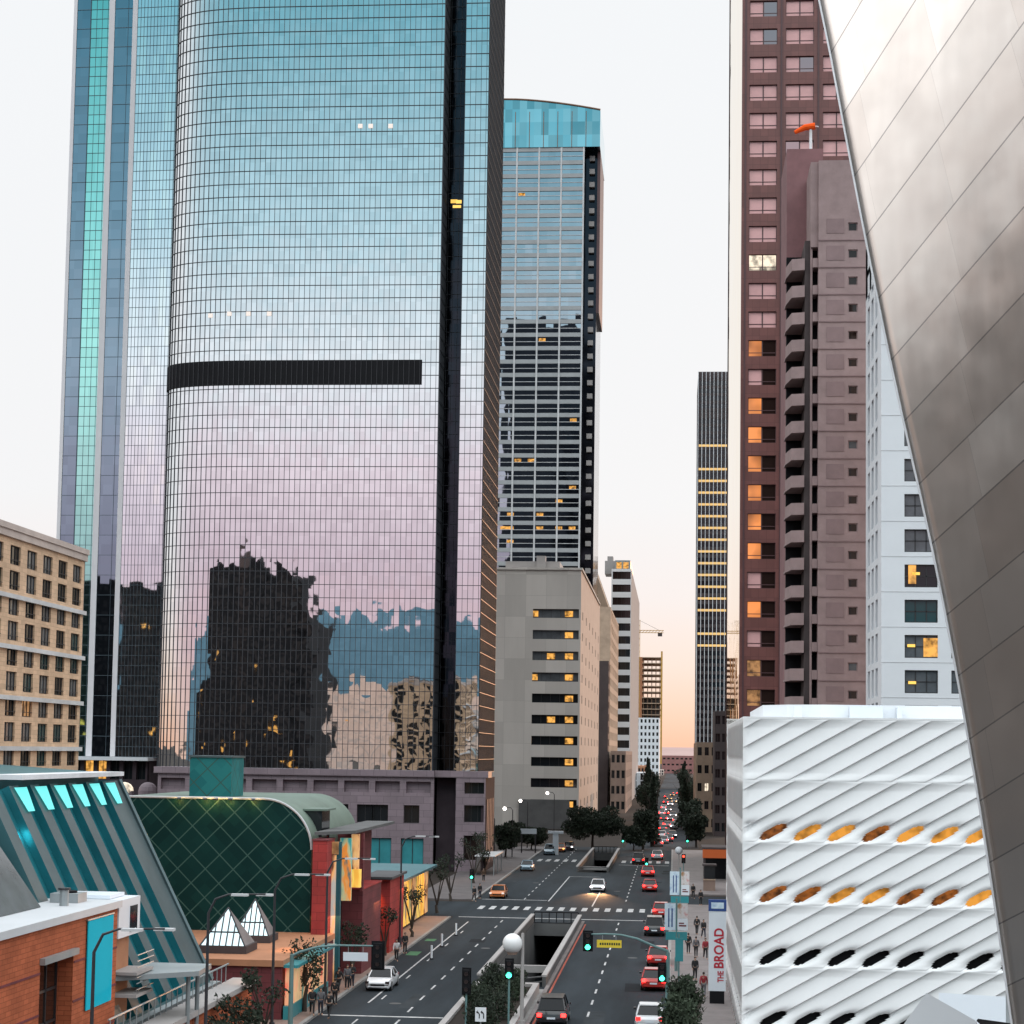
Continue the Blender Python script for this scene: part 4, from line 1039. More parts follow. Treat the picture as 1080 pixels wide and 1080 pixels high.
for i, j, c in sorted(rw, key=lambda q: -q[2][0].z):
    zc_ = (c[0].z + c[2].z) / 2; ypx = 795 - (zc_ - 17) * s_
    low = ypx > 335
    a, b, cc, dd = c; m1 = (a + b) / 2; m2 = (cc + dd) / 2
    mb = MB()
    pane_into(mb, [a, m1, m2, dd], 1, 1, .08, .06, 0, 2); pane_into(mb, [m1 + V((.003, 0, 0)), b, cc, m2 + V((.003, 0, 0))], 1, 1, .08, .06, 1, 2)
    zb = a.z + .55; mb.obox(V(((a.x + b.x) / 2, a.y - .05, zb)), V(((b.x - a.x) / 2, 0, 0)), V((0, .02, 0)), V((0, 0, .05)), 2)
    gl, gr = ('sky_pink_pane' if rnd() < .9 else 'mir_copper', 'sky_pink_pane' if rnd() < .85 else 'mir_copper')
    if low: gl, gr = (('sunset_reflect' if rnd() < .86 else 'sky_pink_pane') if ypx < 700 else random.choice(['glass_brown', 'lit_soft'])), 'glass_brown'
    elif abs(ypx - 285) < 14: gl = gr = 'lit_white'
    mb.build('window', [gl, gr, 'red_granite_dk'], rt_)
mb = MB(); mb.box(rx0 - .2, RY - 2.5, .02, rx1, RY - .02, 6); mb.build('base_course', 'red_granite_dk', rt_)

# ------------------------------------------------------------------ mauve concrete residential tower
CY = 216.0
cxa, cxb = W(863, 450, CY).x, W(914.5, 450, CY).x; CZ = W(880, 169, CY).z
rs = thing('concrete_tower', 'mauve concrete apartment tower with stacked corner balconies and small square windows', 'apartment tower', ((cxa + cxb) / 2, CY + 10, 0))
s2 = 2000 / CY; fh2 = 29.25 / s2
zw0 = W(902, 239, CY).z
zs_ = [0]; zl = sorted([zw0 - k * fh2 for k in range(0, 24) if zw0 - k * fh2 > 1])
for z in zl: zs_ += [z - .5, z + .5]
zs_.append(CZ)
wxa, wxb = W(894.5, 450, CY).x - cxa, W(904.5, 450, CY).x - cxa
mb = MB(); cw = facade(mb, (cxa, CY, 0), (1, 0, 0), [0, wxa, wxb, cxb - cxa], zs_, lambda i, j: i == 1 and j % 2 == 1, .25)
mb.face([(cxb, CY, 0), (cxb, CY + 22, 0), (cxb, CY + 22, CZ), (cxb, CY, CZ)]); mb.face([(cxa, CY + 22, 0), (cxa, CY, 0), (cxa, CY, CZ), (cxa, CY + 22, CZ)])
mb.face([(cxa, CY, CZ), (cxb, CY, CZ), (cxb, CY + 22, CZ), (cxa, CY + 22, CZ)]); mb.build('wall', 'mauve_conc', rs)
for z in zl:
    mb = MB(); mb.box(cxa - .02, CY - .10, z - 1.62, cxb + .02, CY - .004, z - 1.50); mb.build('floor_joint', 'mauve_conc_dk', rs)
    mb = MB(); mb.box(cxa + .9, CY - .05, z - .75, wxa + cxa - .45, CY - .003, z + .95); mb.build('cast_panel', 'mauve_conc_dk', rs)
winset(rs, cw, lambda i, j: 'glass_brown' if rnd() < .8 else 'glass_grey', 1, 1, 'mauve_conc', .1)
xb0, xb1, xb2 = W(831, 450, CY).x, W(850, 450, CY).x, W(856, 450, CY).x
core0, core1 = W(829.5, 300, CY + 8).x, W(868, 200, CY + 8).x; ZC = W(848, 157, CY + 8).z
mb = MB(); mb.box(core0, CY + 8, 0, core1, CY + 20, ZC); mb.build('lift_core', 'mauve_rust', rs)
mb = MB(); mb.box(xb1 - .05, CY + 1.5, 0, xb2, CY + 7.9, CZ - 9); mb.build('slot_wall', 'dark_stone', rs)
mb = MB(); mb.box(xb2 - .1, CY + .6, CZ - 10, cxa - .005, CY + 8, CZ); mb.box(xb2 - .1, CY + .9, 0, xb2 + .12, CY + 7.9, CZ - 10); mb.build('shaft', 'mauve_conc', rs)
zf = CZ - 12.5
k = 0
while zf - k * fh2 > 1:
    z = zf - k * fh2
    mb = MB()
    pr = [(xb0, CY + 5.5), (xb0 + .5, CY + 1.6), (xb1 - .1, CY + 1.2), (xb1 - .1, CY + 7.9), (xb0, CY + 7.9)]
    mb.prism(pr, z, z + .25); mb.prism([(pr[0][0], pr[0][1]), pr[1], pr[2], (pr[2][0], pr[2][1] + .18), (pr[1][0] + .15, pr[1][1] + .2), (pr[0][0] + .18, pr[0][1])], z + .251, z + 1.35)
    mb.build('balcony', 'mauve_conc', rs)
    mb = MB(); mb.box(xb2 + .14, CY + .4, z + .1, cxa - .02, CY + 3, z + 1.15); mb.box(xb2 + .14, CY + 2.2, z + 1.16, cxa - .02, CY + 3, z + 2.9, 1); mb.build('side_balcony', ['mauve_conc', 'black'], rs)
    k += 1
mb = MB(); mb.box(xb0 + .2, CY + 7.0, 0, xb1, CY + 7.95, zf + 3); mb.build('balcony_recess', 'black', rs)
mb = MB(); mb.tube([(core1 - 1.4, CY + 9, ZC), (core1 - 1.4, CY + 9, ZC + 3)], .18, 6); mb.build('roof_mast', 'white_metal', rs)
wsk = thing('windsock', 'orange windsock flying on the roof of the concrete tower', 'windsock', (core1 - 1.4, CY + 9, ZC + 3))
mb = MB(); b0 = V((core1 - .9, CY + 9, ZC + 3.1)); mb.tube([b0, b0 + V((-1.2, 0, -.15)), b0 + V((-2.4, 0, -.75))], [.42, .38, .22], 10); mb.build('sock', mat('windsock_orange', (.90, .11, .015), .7, var=.05, spec=.1), wsk)
mb = MB(); mb.tube([b0 + V((.45, 0, -.1)), b0 + V((-.0, 0, 0))], .07, 6); mb.build('swivel_arm', 'white_metal', wsk)

# ------------------------------------------------------------------ white corner building
WY = 192.0
wxc = W(929.5, 600, WY).x; wx1 = W(1012, 600, WY).x + 6
WZ = W(925, 300, WY).z + 2
wb = thing('white_building', 'white walled block with tall slit windows on its side and lit office windows', 'office block', (wxc + 6, WY + 8, 0))
s3 = 2000 / WY; p3 = 37.2 / s3
zr = [W(970, 719 - 37.2 * k, WY).z for k in range(-3, 14)]
zr = sorted([z for z in zr if z > 2]); zs_ = [0]
for z in zr: zs_ += [z - 1.15, z + 1.15]
zs_.append(WZ)
mb = MB()
fwn = facade(mb, (wxc, WY, 0), (1, 0, 0), [0, W(954, 600, WY).x - wxc, W(989, 600, WY).x - wxc, W(1003, 600, WY).x - wxc, wx1 - wxc], zs_, lambda i, j: i in (1, 3) and j % 2 == 1, .35)
lsd = 15.5
zs2 = [0]
for z in zr: zs2 += [z - 1.4, z + 1.5]
zs2.append(WZ)
swn = facade(mb, (wxc, WY + lsd, 0), (0, -1, 0), [0, 2.0, 4.2, 5.9, 8.1, 9.8, 12.0, lsd], zs2, odd, .35)
mb.face([(wxc, WY, WZ), (wx1, WY, WZ), (wx1, WY + lsd, WZ), (wxc, WY + lsd, WZ)]); mb.face([(wx1, WY, 0), (wx1, WY + lsd, 0), (wx1, WY + lsd, WZ), (wx1, WY, WZ)])
mb.face([(wx1, WY + lsd, 0), (wxc, WY + lsd, 0), (wxc, WY + lsd, WZ), (wx1, WY + lsd, WZ)]); mb.build('wall', 'white_wall', wb)
mb = MB()
for z in zr: mb.box(wxc - .03, WY - .03, z - 1.62, wx1, WY - .004, z - 1.57)
mb.build('floor_joint', 'frame_light', wb)
nfw = {}
winset(wb, fwn, lambda i, j: random.choice(['glass_teal', 'glass_grey', 'glass']) if j < 15 else 'glass_grey', 3, 2, fw=.1)
winset(wb, swn, lambda i, j: 'slit', 1, 1, fw=.05)
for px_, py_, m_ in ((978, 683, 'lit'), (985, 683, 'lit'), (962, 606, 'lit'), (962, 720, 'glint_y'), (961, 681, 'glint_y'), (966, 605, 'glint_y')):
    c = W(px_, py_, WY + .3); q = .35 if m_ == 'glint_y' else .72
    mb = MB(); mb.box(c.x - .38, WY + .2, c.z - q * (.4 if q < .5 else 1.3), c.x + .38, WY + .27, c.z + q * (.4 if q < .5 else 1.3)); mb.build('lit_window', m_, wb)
# ------------------------------------------------------------------ white museum with the sloping perforated veil
VY = 111.0
vX = W(783, 900, VY).x
vZ = W(800, 758, VY).z                                      # top of the veil
P_R, Q_C, TA = 3.56, 1.95, math.tan(math.radians(29.5))
vm = thing('white_museum', 'white museum wrapped in a slanting honeycomb veil with dark and amber slots', 'museum', (vX + 18, VY + 17, 0))
def veil(O, U, width, nw, nv, offs, side):
    """relief of slanting folds with an eye-shaped slot at the foot of each fold; the mesh follows the folds"""
    O = V(O); U = V(U); Nn = U.cross(ZU); mb = MB()
    ws = sorted({round(q, 4) for q in [(k / nw) for k in range(nw)] + [.015, .03, .05, .07, .955, .97, .985, .9925, .925, .90, .1]})
    vs_ = [P_R * q / nv for q in range(nv + 1)]
    rows = int(math.ceil(vZ / P_R))
    a = math.radians(28)
    def dep(w_, v, dx, row):
        dz = v - .62; u_, p_ = dx * math.cos(a) + dz * math.sin(a), -dx * math.sin(a) + dz * math.cos(a)
        e = (u_ / .90) ** 2 + (p_ / .27) ** 2
        saw = w_ ** 1.3 if w_ < .93 else (.93 ** 1.3) * (1 - w_) / .07
        env = min(1, v / .45) * min(1, (P_R - v) / .5) ** .7
        d_ = .22 * (1 - saw) * env
        if row > 0 or side: d_ += .22 * math.exp(-max(0, e - .9) * 1.3) * min(1, v / .2)
        if side: d_ *= .5
        if v < .03 or v > P_R - .02: d_ += .035
        return d_, e
    for row in range(rows):
        zb = vZ - (row + 1) * P_R
        k0 = int(math.floor((0 - offs - P_R / TA) / Q_C)) - 1; k1 = int(math.ceil((width - offs) / Q_C)) + 1
        cols = [(k, w_) for k in range(k0, k1 + 1) for w_ in ws]
        base = len(mb.v); E = []; X = []
        for k, w_ in cols:
            for v in vs_:
                x = offs + (k + w_) * Q_C + (v - .62) / TA
                dx = min((x - offs - kk * Q_C for kk in range(int((x - offs) // Q_C) - 1, int((x - offs) // Q_C) + 3)), key=lambda t: abs(t - (v - .62) / math.tan(a)))
                d_, e = dep(w_, v, dx, row)
                xc = max(0, min(width, x)); z = max(0, zb + v)
                if xc < .3: d_ *= xc / .3
                if width - xc < .3: d_ *= (width - xc) / .3
                mb.v.append(O + U * xc + ZU * z - Nn * d_); E.append(e); X.append((x, xc - dx))
        m_ = nv + 1
        for i in range(len(cols) - 1):
            for j in range(nv):
                q = [i * m_ + j, (i + 1) * m_ + j, (i + 1) * m_ + j + 1, i * m_ + j + 1]
                xs_ = [X[t][0] for t in q]
                if max(xs_) <= 0 or min(xs_) >= width or zb + vs_[j + 1] <= 0: continue
                if row >= 1 and sum(E[t] for t in q) / 4 < .97 and all(1.2 < X[t][1] < width - 1 for t in q): continue
                mb.f.append([base + t for t in q]); mb.m.append(0); mb.u.append(None)
    mb.build('veil' if not side else 'side_veil', 'veil', vm, smooth=True)
    out = []
    for row in range(1, rows):
        for k in range(-1, int(width / Q_C) + 1):
            x = offs + k * Q_C; z = vZ - (row + 1) * P_R + .62
            if 1.2 < x < width - 1 and z > .5: out.append((row, k, O + U * x + ZU * z - Nn * .75, U))
    return out
off0 = W(816, 870, VY).x - vX
sl = veil((vX, VY, 0), (1, 0, 0), 34, 16, 56, off0, False)
sl2 = veil((vX, VY + 34, 0), (0, -1, 0), 34, 8, 24, .6, True)
reg('amber_room', room('amber_room', (1.0, .42, .06), .85, 1.1)); reg('amber_dim', room('amber_dim', (.9, .28, .05), .34, 2.4))
for row, k, c, U_ in sorted(sl, key=lambda t: t[2].x):
    if c.x > 26: continue
    m_ = 'black'
    if row == 1: m_ = ['amber_dim', 'amber_room', 'amber_room', 'amber_dim', 'amber_room', 'amber_room', 'amber_room'][min(6, max(0, k))]
    elif row == 2: m_ = ['amber_dim', 'amber_dim', 'amber_room', 'amber_room', 'amber_dim', 'amber_dim', 'amber_room'][min(6, max(0, k))]
    mb = MB(); mb.face([c + V((-1.0, 0, -.75)), c + V((1.0, 0, -.75)), c + V((1.0, 0, .75)), c + V((-1.0, 0, .75))]); mb.build('slot_window', m_, vm)
mb = MB(); mb.box(vX + 1.2, VY + 1.3, 0, vX + 33, VY + 33, vZ - .3); mb.build('inner_wall', 'black', vm)
mb = MB(); mb.box(vX + .02, VY + .02, vZ, vX + 34, VY + 34, vZ + .12); mb.build('roof', 'veil', vm)
rz = W(900, 744, VY + 6).z
mb = MB(); a_ = W(806, 750, VY + 6).x
mb.prism([(a_, VY + 8), (a_ + 1.4, VY + 6), (a_ + 3.4, VY + 5), (vX + 30, VY + 5), (vX + 30, VY + 28), (a_, VY + 28)], vZ + .13, rz)
mb.build('roof_house', 'white_wall', vm)
for (xa_, xb_) in ((W(838, 748, VY + 4).x, W(846, 748, VY + 4).x), (W(897, 748, VY + 4).x, W(932, 748, VY + 4).x), (W(947, 748, VY + 4).x, W(952, 748, VY + 4).x)):
    mb = MB(); mb.box(xa_, VY + 4.3, vZ + .13, xb_, VY + 4.98, rz - .12); mb.build('roof_vent', 'sign_white', vm)

# ------------------------------------------------------------------ music school: teal shed and orange brick wing
cs = thing('teal_shed', 'teal metal clad hall with steep ribbed street slope and glowing rooflights', 'music hall', (-38, 100, 0))
ya, yb = 90.5, 112.5
ex0, ez0, rx_, rz_ = -27.5, 3.2, -33.5, 14.9
mb = MB()
P0, P1 = V((ex0, 0, ez0)), V((rx_, 0, rz_))
n = 7
for k in range(n):
    y0_ = ya + (yb - ya) * k / n; y1_ = ya + (yb - ya) * (k + 1) / n; ym_ = y0_ + (y1_ - y0_) * .44
    d_ = V((-.9, 0, -.43)) * .42
    for (a, b, dd, m_) in ((y0_, ym_, V((0, 0, 0)), 0), (ym_, y1_, d_, 1)):
        if k == n - 1 and m_ == 1: dd = V((0, 0, 0)); m_ = 0
        mb.face([P0 + V((0, a, 0)) + dd, P0 + V((0, b, 0)) + dd, P1 + V((0, b, 0)) + dd, P1 + V((0, a, 0)) + dd], m_)
    if k == n - 1: continue
    mb.face([P0 + V((0, ym_, 0)), P0 + V((0, ym_, 0)) + d_, P1 + V((0, ym_, 0)) + d_, P1 + V((0, ym_, 0))], 0)
    mb.face([P0 + V((0, y1_, 0)) + d_, P0 + V((0, y1_, 0)), P1 + V((0, y1_, 0)), P1 + V((0, y1_, 0)) + d_], 1)
mb.build('ribbed_slope', ['teal_pan', 'teal_trough'], cs)
mb = MB(); mb.prism([(rx_ - 1.2, yb), (rx_ - 1.2, ya), (-60, ya), (-60, yb)][::-1], rz_ - .3, rz_ + .5)
mb.face([(rx_ - 1.2, ya, rz_ + .5), (rx_ - 1.2, yb, rz_ + .5), (-60, yb, rz_ + 2.0), (-60, ya, rz_ + 2.0)]); mb.build('top_roof', 'teal_roof', cs)
mb = MB(); mb.box(rx_ - 1.2, ya + 3.5, rz_ + .3, rx_ + .55, yb - .6, rz_ + .55); mb.build('eave_lip', 'white_metal', cs)
for k in range(6):
    yc_ = ya + 4.4 + k * 3.1; mb = MB(); q0_, q1_ = P1 + (P0 - P1) * .012, P1 + (P0 - P1) * .115; off = V((.10, 0, .05))
    mb.face([q1_ + V((0, yc_ - .45, 0)) + off, q1_ + V((0, yc_ + .55, 0)) + off, q0_ + V((0, yc_ + .95, 0)) + off, q0_ + V((0, yc_ - .95, 0)) + off]); mb.build('rooflight', 'cyan_lit', cs)
mb = MB(); mb.face([(ex0, yb, 0), (-60, yb, 0), (-60, yb, rz_ + .4), (rx_, yb, rz_), (ex0, yb, ez0)]); mb.face([(-60, ya, 0), (ex0, ya, 0), (ex0, ya, ez0), (rx_, ya, rz_), (-60, ya, rz_ + .4)]); mb.face([(ex0, ya, 0), (ex0, yb, 0), (ex0, yb, ez0), (ex0, ya, ez0)])
mb.build('end_wall', 'teal_roof', cs)
mb = MB(); mb.tube([P0 + V((.1, yb + .05, 0)), P1 + V((.1, yb + .05, .05))], .14, 6); mb.build('rake_trim', 'teal_pan', cs)
mb = MB(); mb.box(ex0 - .2, ya, 2.6, ex0 + .5, yb + .6, 3.05); mb.build('gutter', 'grey_metal', cs)
cl = bpy.data.lights.new('rooflight_glow', 'AREA'); cl.energy = 220; cl.color = (.15, .9, 1); cl.size = 2.5
# low grey sloped volume in front (left edge)
gv = thing('grey_shed', 'plain grey sloped metal volume in front of the teal hall at the left edge', 'shed', (-36, 84, 0))
mb = MB(); g0, g1 = W(48, 966, 88), W(-6, 880, 88)
mb.prism([(-33.2, 93.9), (-33.2, 72), (-50, 72), (-50, 93.9)][::-1], 0, 8.2)
ga, gb, ge = W(43, 962, 88).x, W(43, 962, 88).x - 4.2, 88.0
mb.face([(ga, 72, 9.37), (ga, ge, 9.37), (gb, ge, 15.0), (gb, 72, 15.0)]); mb.face([(ga, ge, 9.37), (-50, ge, 9.37), (-50, ge, 15.0), (gb, ge, 15.0)]); mb.face([(gb, 72, 15.0), (gb, ge, 15.0), (-50, ge, 15.0), (-50, 72, 15.0)])
mb.build('sloped_wall', 'glass_grey', gv)
gl_ = bpy.data.objects.new('rooflight_glow', cl); COL.objects.link(gl_); gl_.location = (-33.6, 92.5, 11.5); gl_.rotation_euler = V((-.2, .9, -.4)).to_track_quat('-Z', 'Y').to_euler()

ob = thing('brick_wing', 'orange brick wing with white coping and cyan banner in the lower left corner', 'brick building', (-30, 84, 0))
bX, bya, byb, bZ = -27.5, 70.0, 93.0, 9.0
mb = MB()
wy0, wy1 = 81.6, 86.2
bw = facade(mb, (bX, bya, 0), (0, 1, 0), [0, wy0 - bya, wy1 - bya, byb - bya], [0, 1.5, 7.4, bZ], lambda i, j: i == 1 and j == 1, .8)
mb.face([(bX - 5.6, byb, bZ), (bX - 5.6, byb, 0), (bX, byb, 0), (bX, byb, bZ)][::-1]); mb.face([(bX - 5.6, bya, 0), (bX, bya, 0), (bX, bya, bZ), (bX - 5.6, bya, bZ)])
mb.face([(bX - 5.6, bya, bZ), (bX, bya, bZ), (bX, byb, bZ), (bX - 5.6, byb, bZ)]); mb.build('brick_wall', 'orange_brick', ob)
mb = MB()
for z in (1.6, 3.4, 5.2, 7.0): mb.box(bX + .003, bya, z, bX + .035, wy0 - .05, z + .10); mb.box(bX + .003, wy1 + .05, z, bX + .035, byb, z + .10)
mb.build('brick_course', 'dark_red', ob)
mb = MB(); mb.box(bX - 5.8, bya, bZ + .004, bX + .18, byb + .2, bZ + .35); mb.build('coping', 'fold_white', ob)
mb = MB(); mb.box(bX + .003, wy0 - .1, 7.42, bX + .25, wy1 + .1, 7.7); mb.build('lintel', 'grey_metal', ob)
winset(ob, bw, lambda i, j: 'glass_brown', 3, 4, 'frame_dark', .12)
bn = thing('banner', 'large plain cyan banner hung on the orange brick wall', 'banner', (bX + .2, 89.9, 8.6))
mb = MB(); mb.box(bX + .06, 88.0, 4.6, bX + .11, 92.0, 8.75); mb.build('cloth', 'cyan_banner', bn)
mb = MB(); mb.tube([(bX + .09, 87.9, 8.8), (bX + .09, 92.1, 8.8)], .05, 6); mb.build('rod', 'grey_metal', bn)
rv = thing('roof_pipe', 'short grey flue pipe standing on the brick wing roof', 'flue', (-29.0, 89.2, 9.35))
mb = MB(); mb.tube([(-29.0, 89.2, 9.351), (-29.0, 89.2, 10.1)], .22, 10); mb.build('pipe', 'grey_metal', rv); mb = MB(); mb.tube([(-29.0, 89.2, 10.11), (-29.0, 89.2, 10.2)], .30, 10); mb.build('cowl', 'pole_dark', rv)
rv = thing('roof_unit', 'low dark air unit on the brick wing roof near the banner', 'air unit', (-29.4, 91.3, 9.35))
mb = MB(); mb.box(-30.2, 90.7, 9.351, -28.8, 92.1, 9.8); mb.build('casing', 'grey_metal', rv); mb = MB(); mb.tube([(-29.5, 91.4, 9.801), (-29.5, 91.4, 9.9)], .42, 12); mb.build('fan', 'black', rv)
# roof terrace box and balconies behind the wing
tb = thing('terrace_block', 'pale roof terrace block with railings between the brick wing and the teal slope', 'terrace', (-29, 96, 0))
mb = MB(); mb.box(-31.5, 93.3, 0, -27.9, 96.5, 7.4); mb.box(-31.6, 93.25, 7.42, -27.5, 97.0, 9.3, 1); mb.box(-31.3, 94, 9.32, -28.2, 96.5, 9.5, 1); mb.build('wall', ['terracotta', 'sign_white'], tb)
for z in (5.9, 7.0): 
    mb = MB(); mb.box(-28, 93.6, z - 1.4, -26.6, 96.6, z - 1.25); mb.build('balcony_slab', 'conc', tb)
    mb = MB()
    for q in range(3): mb.tube([(-26.6, 93.6, z - 1.0 + .3 * q), (-26.6, 96.6, z - 1.0 + .3 * q)], .03, 5)
    mb.build('railing', 'grey_metal', tb)
mb = MB(); mb.box(-28.0, 95.2, 7.6, -27.45, 96.4, 8.9); mb.build('window', 'glass', tb)
ec = thing('entrance_canopy', 'flat grey canopy slab sticking out by the brick wing', 'canopy', (-26.5, 97.5, 4.9))
mb = MB(); mb.prism([(-27.8, 93.6), (-24.2, 96.6), (-24.4, 100.0), (-27.8, 100)], 5.3, 5.55); mb.build('slab', 'grey_metal', ec)
mb = MB(); mb.tube([(-24.9, 97.2, 0), (-24.9, 97.2, 5.29)], .12, 8); mb.tube([(-25, 99.5, 0), (-25, 99.5, 5.29)], .12, 8); mb.build('post', 'grey_metal', ec)
lw = thing('garden_wall', 'orange brick garden wall with grey coping beside the pavement at lower left', 'wall', (-25, 100, 0))
mb = MB(); mb.box(-26.2, 88, 0, -25.2, 113.5, 2.9); mb.build('brick_wall', 'orange_brick', lw)
mb = MB(); mb.box(-26.4, 88, 2.904, -24.9, 113.7, 3.2); mb.build('coping', 'conc', lw)
mb = MB()
for q in range(22): mb.tube([(-26.3, 88.3 + 1.1 * q, 3.2), (-26.3, 88.3 + 1.1 * q, 4.2)], .03, 5)
mb.tube([(-26.3, 88, 4.2), (-26.3, 112, 4.2)], .05, 6); mb.build('railing', 'grey_metal', lw)

# ------------------------------------------------------------------ contemporary art museum: dark green vault, pyramids, red stone
GYv = 136.0
gvx0, gvx1 = W(120, 900, GYv).x, W(328, 920, GYv).x
gz1_ = W(230, 842, GYv).z; gz0_ = .02
mv = thing('green_vault', 'dark green barrel vaulted hall with a diagonal lattice of pale seams', 'museum hall', ((gvx0 + gvx1) / 2, GYv + 9, 0))
rr_ = 3.6; prof = [(gvx1, gz0_)] + [(gvx1 - rr_ + rr_ * math.cos(t), gz1_ - rr_ + rr_ * math.sin(t)) for t in [math.pi / 2 * q / 14 for q in range(15)]] + [(gvx0, gz1_), (gvx0, gz0_)]
mb = MB(); mb.face([(x, GYv, z) for x, z in prof][::-1][::-1] if False else [(x, GYv, z) for x, z in prof], 0, [(x, z) for x, z in prof])
mb.build('lattice_front', 'diamond_green', mv)
mb = MB(); yv1 = GYv + 20
for (a, b) in zip(prof[:-2], prof[1:-1]):
    mb.face([(a[0], GYv + .01, a[1]), (a[0], yv1, a[1]), (b[0], yv1, b[1]), (b[0], GYv + .01, b[1])])
mb.face([(x, yv1, z) for x, z in prof][::-1]); mb.build('vault_shell', 'copper_green', mv, smooth=True)
mb = MB()
for (a, b) in zip(prof[1:-2], prof[2:-1]): mb.tube([(a[0], GYv - .02, a[1] + .03), (b[0], GYv - .02, b[1] + .03)], .09, 6)
mb.build('edge_trim', 'frame_light', mv)
mb = MB(); mb.box(gvx1 - 1.2, GYv + 3.2, gz1_ - 3.0, gvx1 + .12, GYv + 6.4, gz1_ - .9); mb.build('dormer_window', 'glass', mv)
mb = MB(); mb.box(gvx1 - 1.3, GYv + 3.0, gz1_ - .88, gvx1 + .5, GYv + 6.8, gz1_ - .75); mb.build('dormer_shade', 'copper_green', mv)
for px_ in (189, 217, 228, 243, 268):                                            # warm lamps that graze the top of the lattice
    c = W(px_, 843, GYv); pl_ = bpy.data.lights.new('lattice_lamp', 'POINT'); pl_.energy = 26; pl_.color = (1, .62, .18); pl_.shadow_soft_size = .1
    po = bpy.data.objects.new('lattice_lamp', pl_); COL.objects.link(po); po.location = (c.x, GYv - .45, gz1_ - .25)
    mb = MB(); mb.box(c.x - .12, GYv - .6, gz1_ - .1, c.x + .12, GYv - .02, gz1_ - .02); mb.build('grazing_lamp', 'pole_dark', mv)
tc0 = thing('teal_cube', 'teal box with diagonal seams standing on the green vault roof', 'roof box', (W(225, 842, GYv + 4).x, GYv + 5.5, gz1_))
X0, X1, Z0, Z1 = RC(200, 799, 244, 842, GYv + 4)
mb = MB(); mb.face([(X0, GYv + 4, gz1_ + .02), (X1, GYv + 4, gz1_ + .02), (X1, GYv + 4, Z1), (X0, GYv + 4, Z1)], 0, [(X0, gz1_), (X1, gz1_), (X1, Z1), (X0, Z1)])
mb.face([(X1, GYv + 4, gz1_ + .02), (X1, GYv + 8, gz1_ + .02), (X1, GYv + 8, Z1), (X1, GYv + 4, Z1)], 0, [(0, 0), (4, 0), (4, Z1 - gz1_), (0, Z1 - gz1_)])
mb.face([(X0, GYv + 4, Z1), (X1, GYv + 4, Z1), (X1, GYv + 8, Z1), (X0, GYv + 8, Z1)], 0, [(0, 0), (3, 0), (3, 4), (0, 4)])
mb.face([(X0, GYv + 8, gz1_ + .02), (X0, GYv + 4, gz1_ + .02), (X0, GYv + 4, Z1), (X0, GYv + 8, Z1)]); mb.face([(X1, GYv + 8, gz1_ + .02), (X0, GYv + 8, gz1_ + .02), (X0, GYv + 8, Z1), (X1, GYv + 8, Z1)]); mb.build('lattice_wall', 'diamond_teal', tc0)
mb = MB(); mb.box(X0 - .1, GYv + 3.9, Z1 + .003, X1 + .1, GYv + 8.1, Z1 + .14); mb.build('cap', 'teal_pan', tc0)

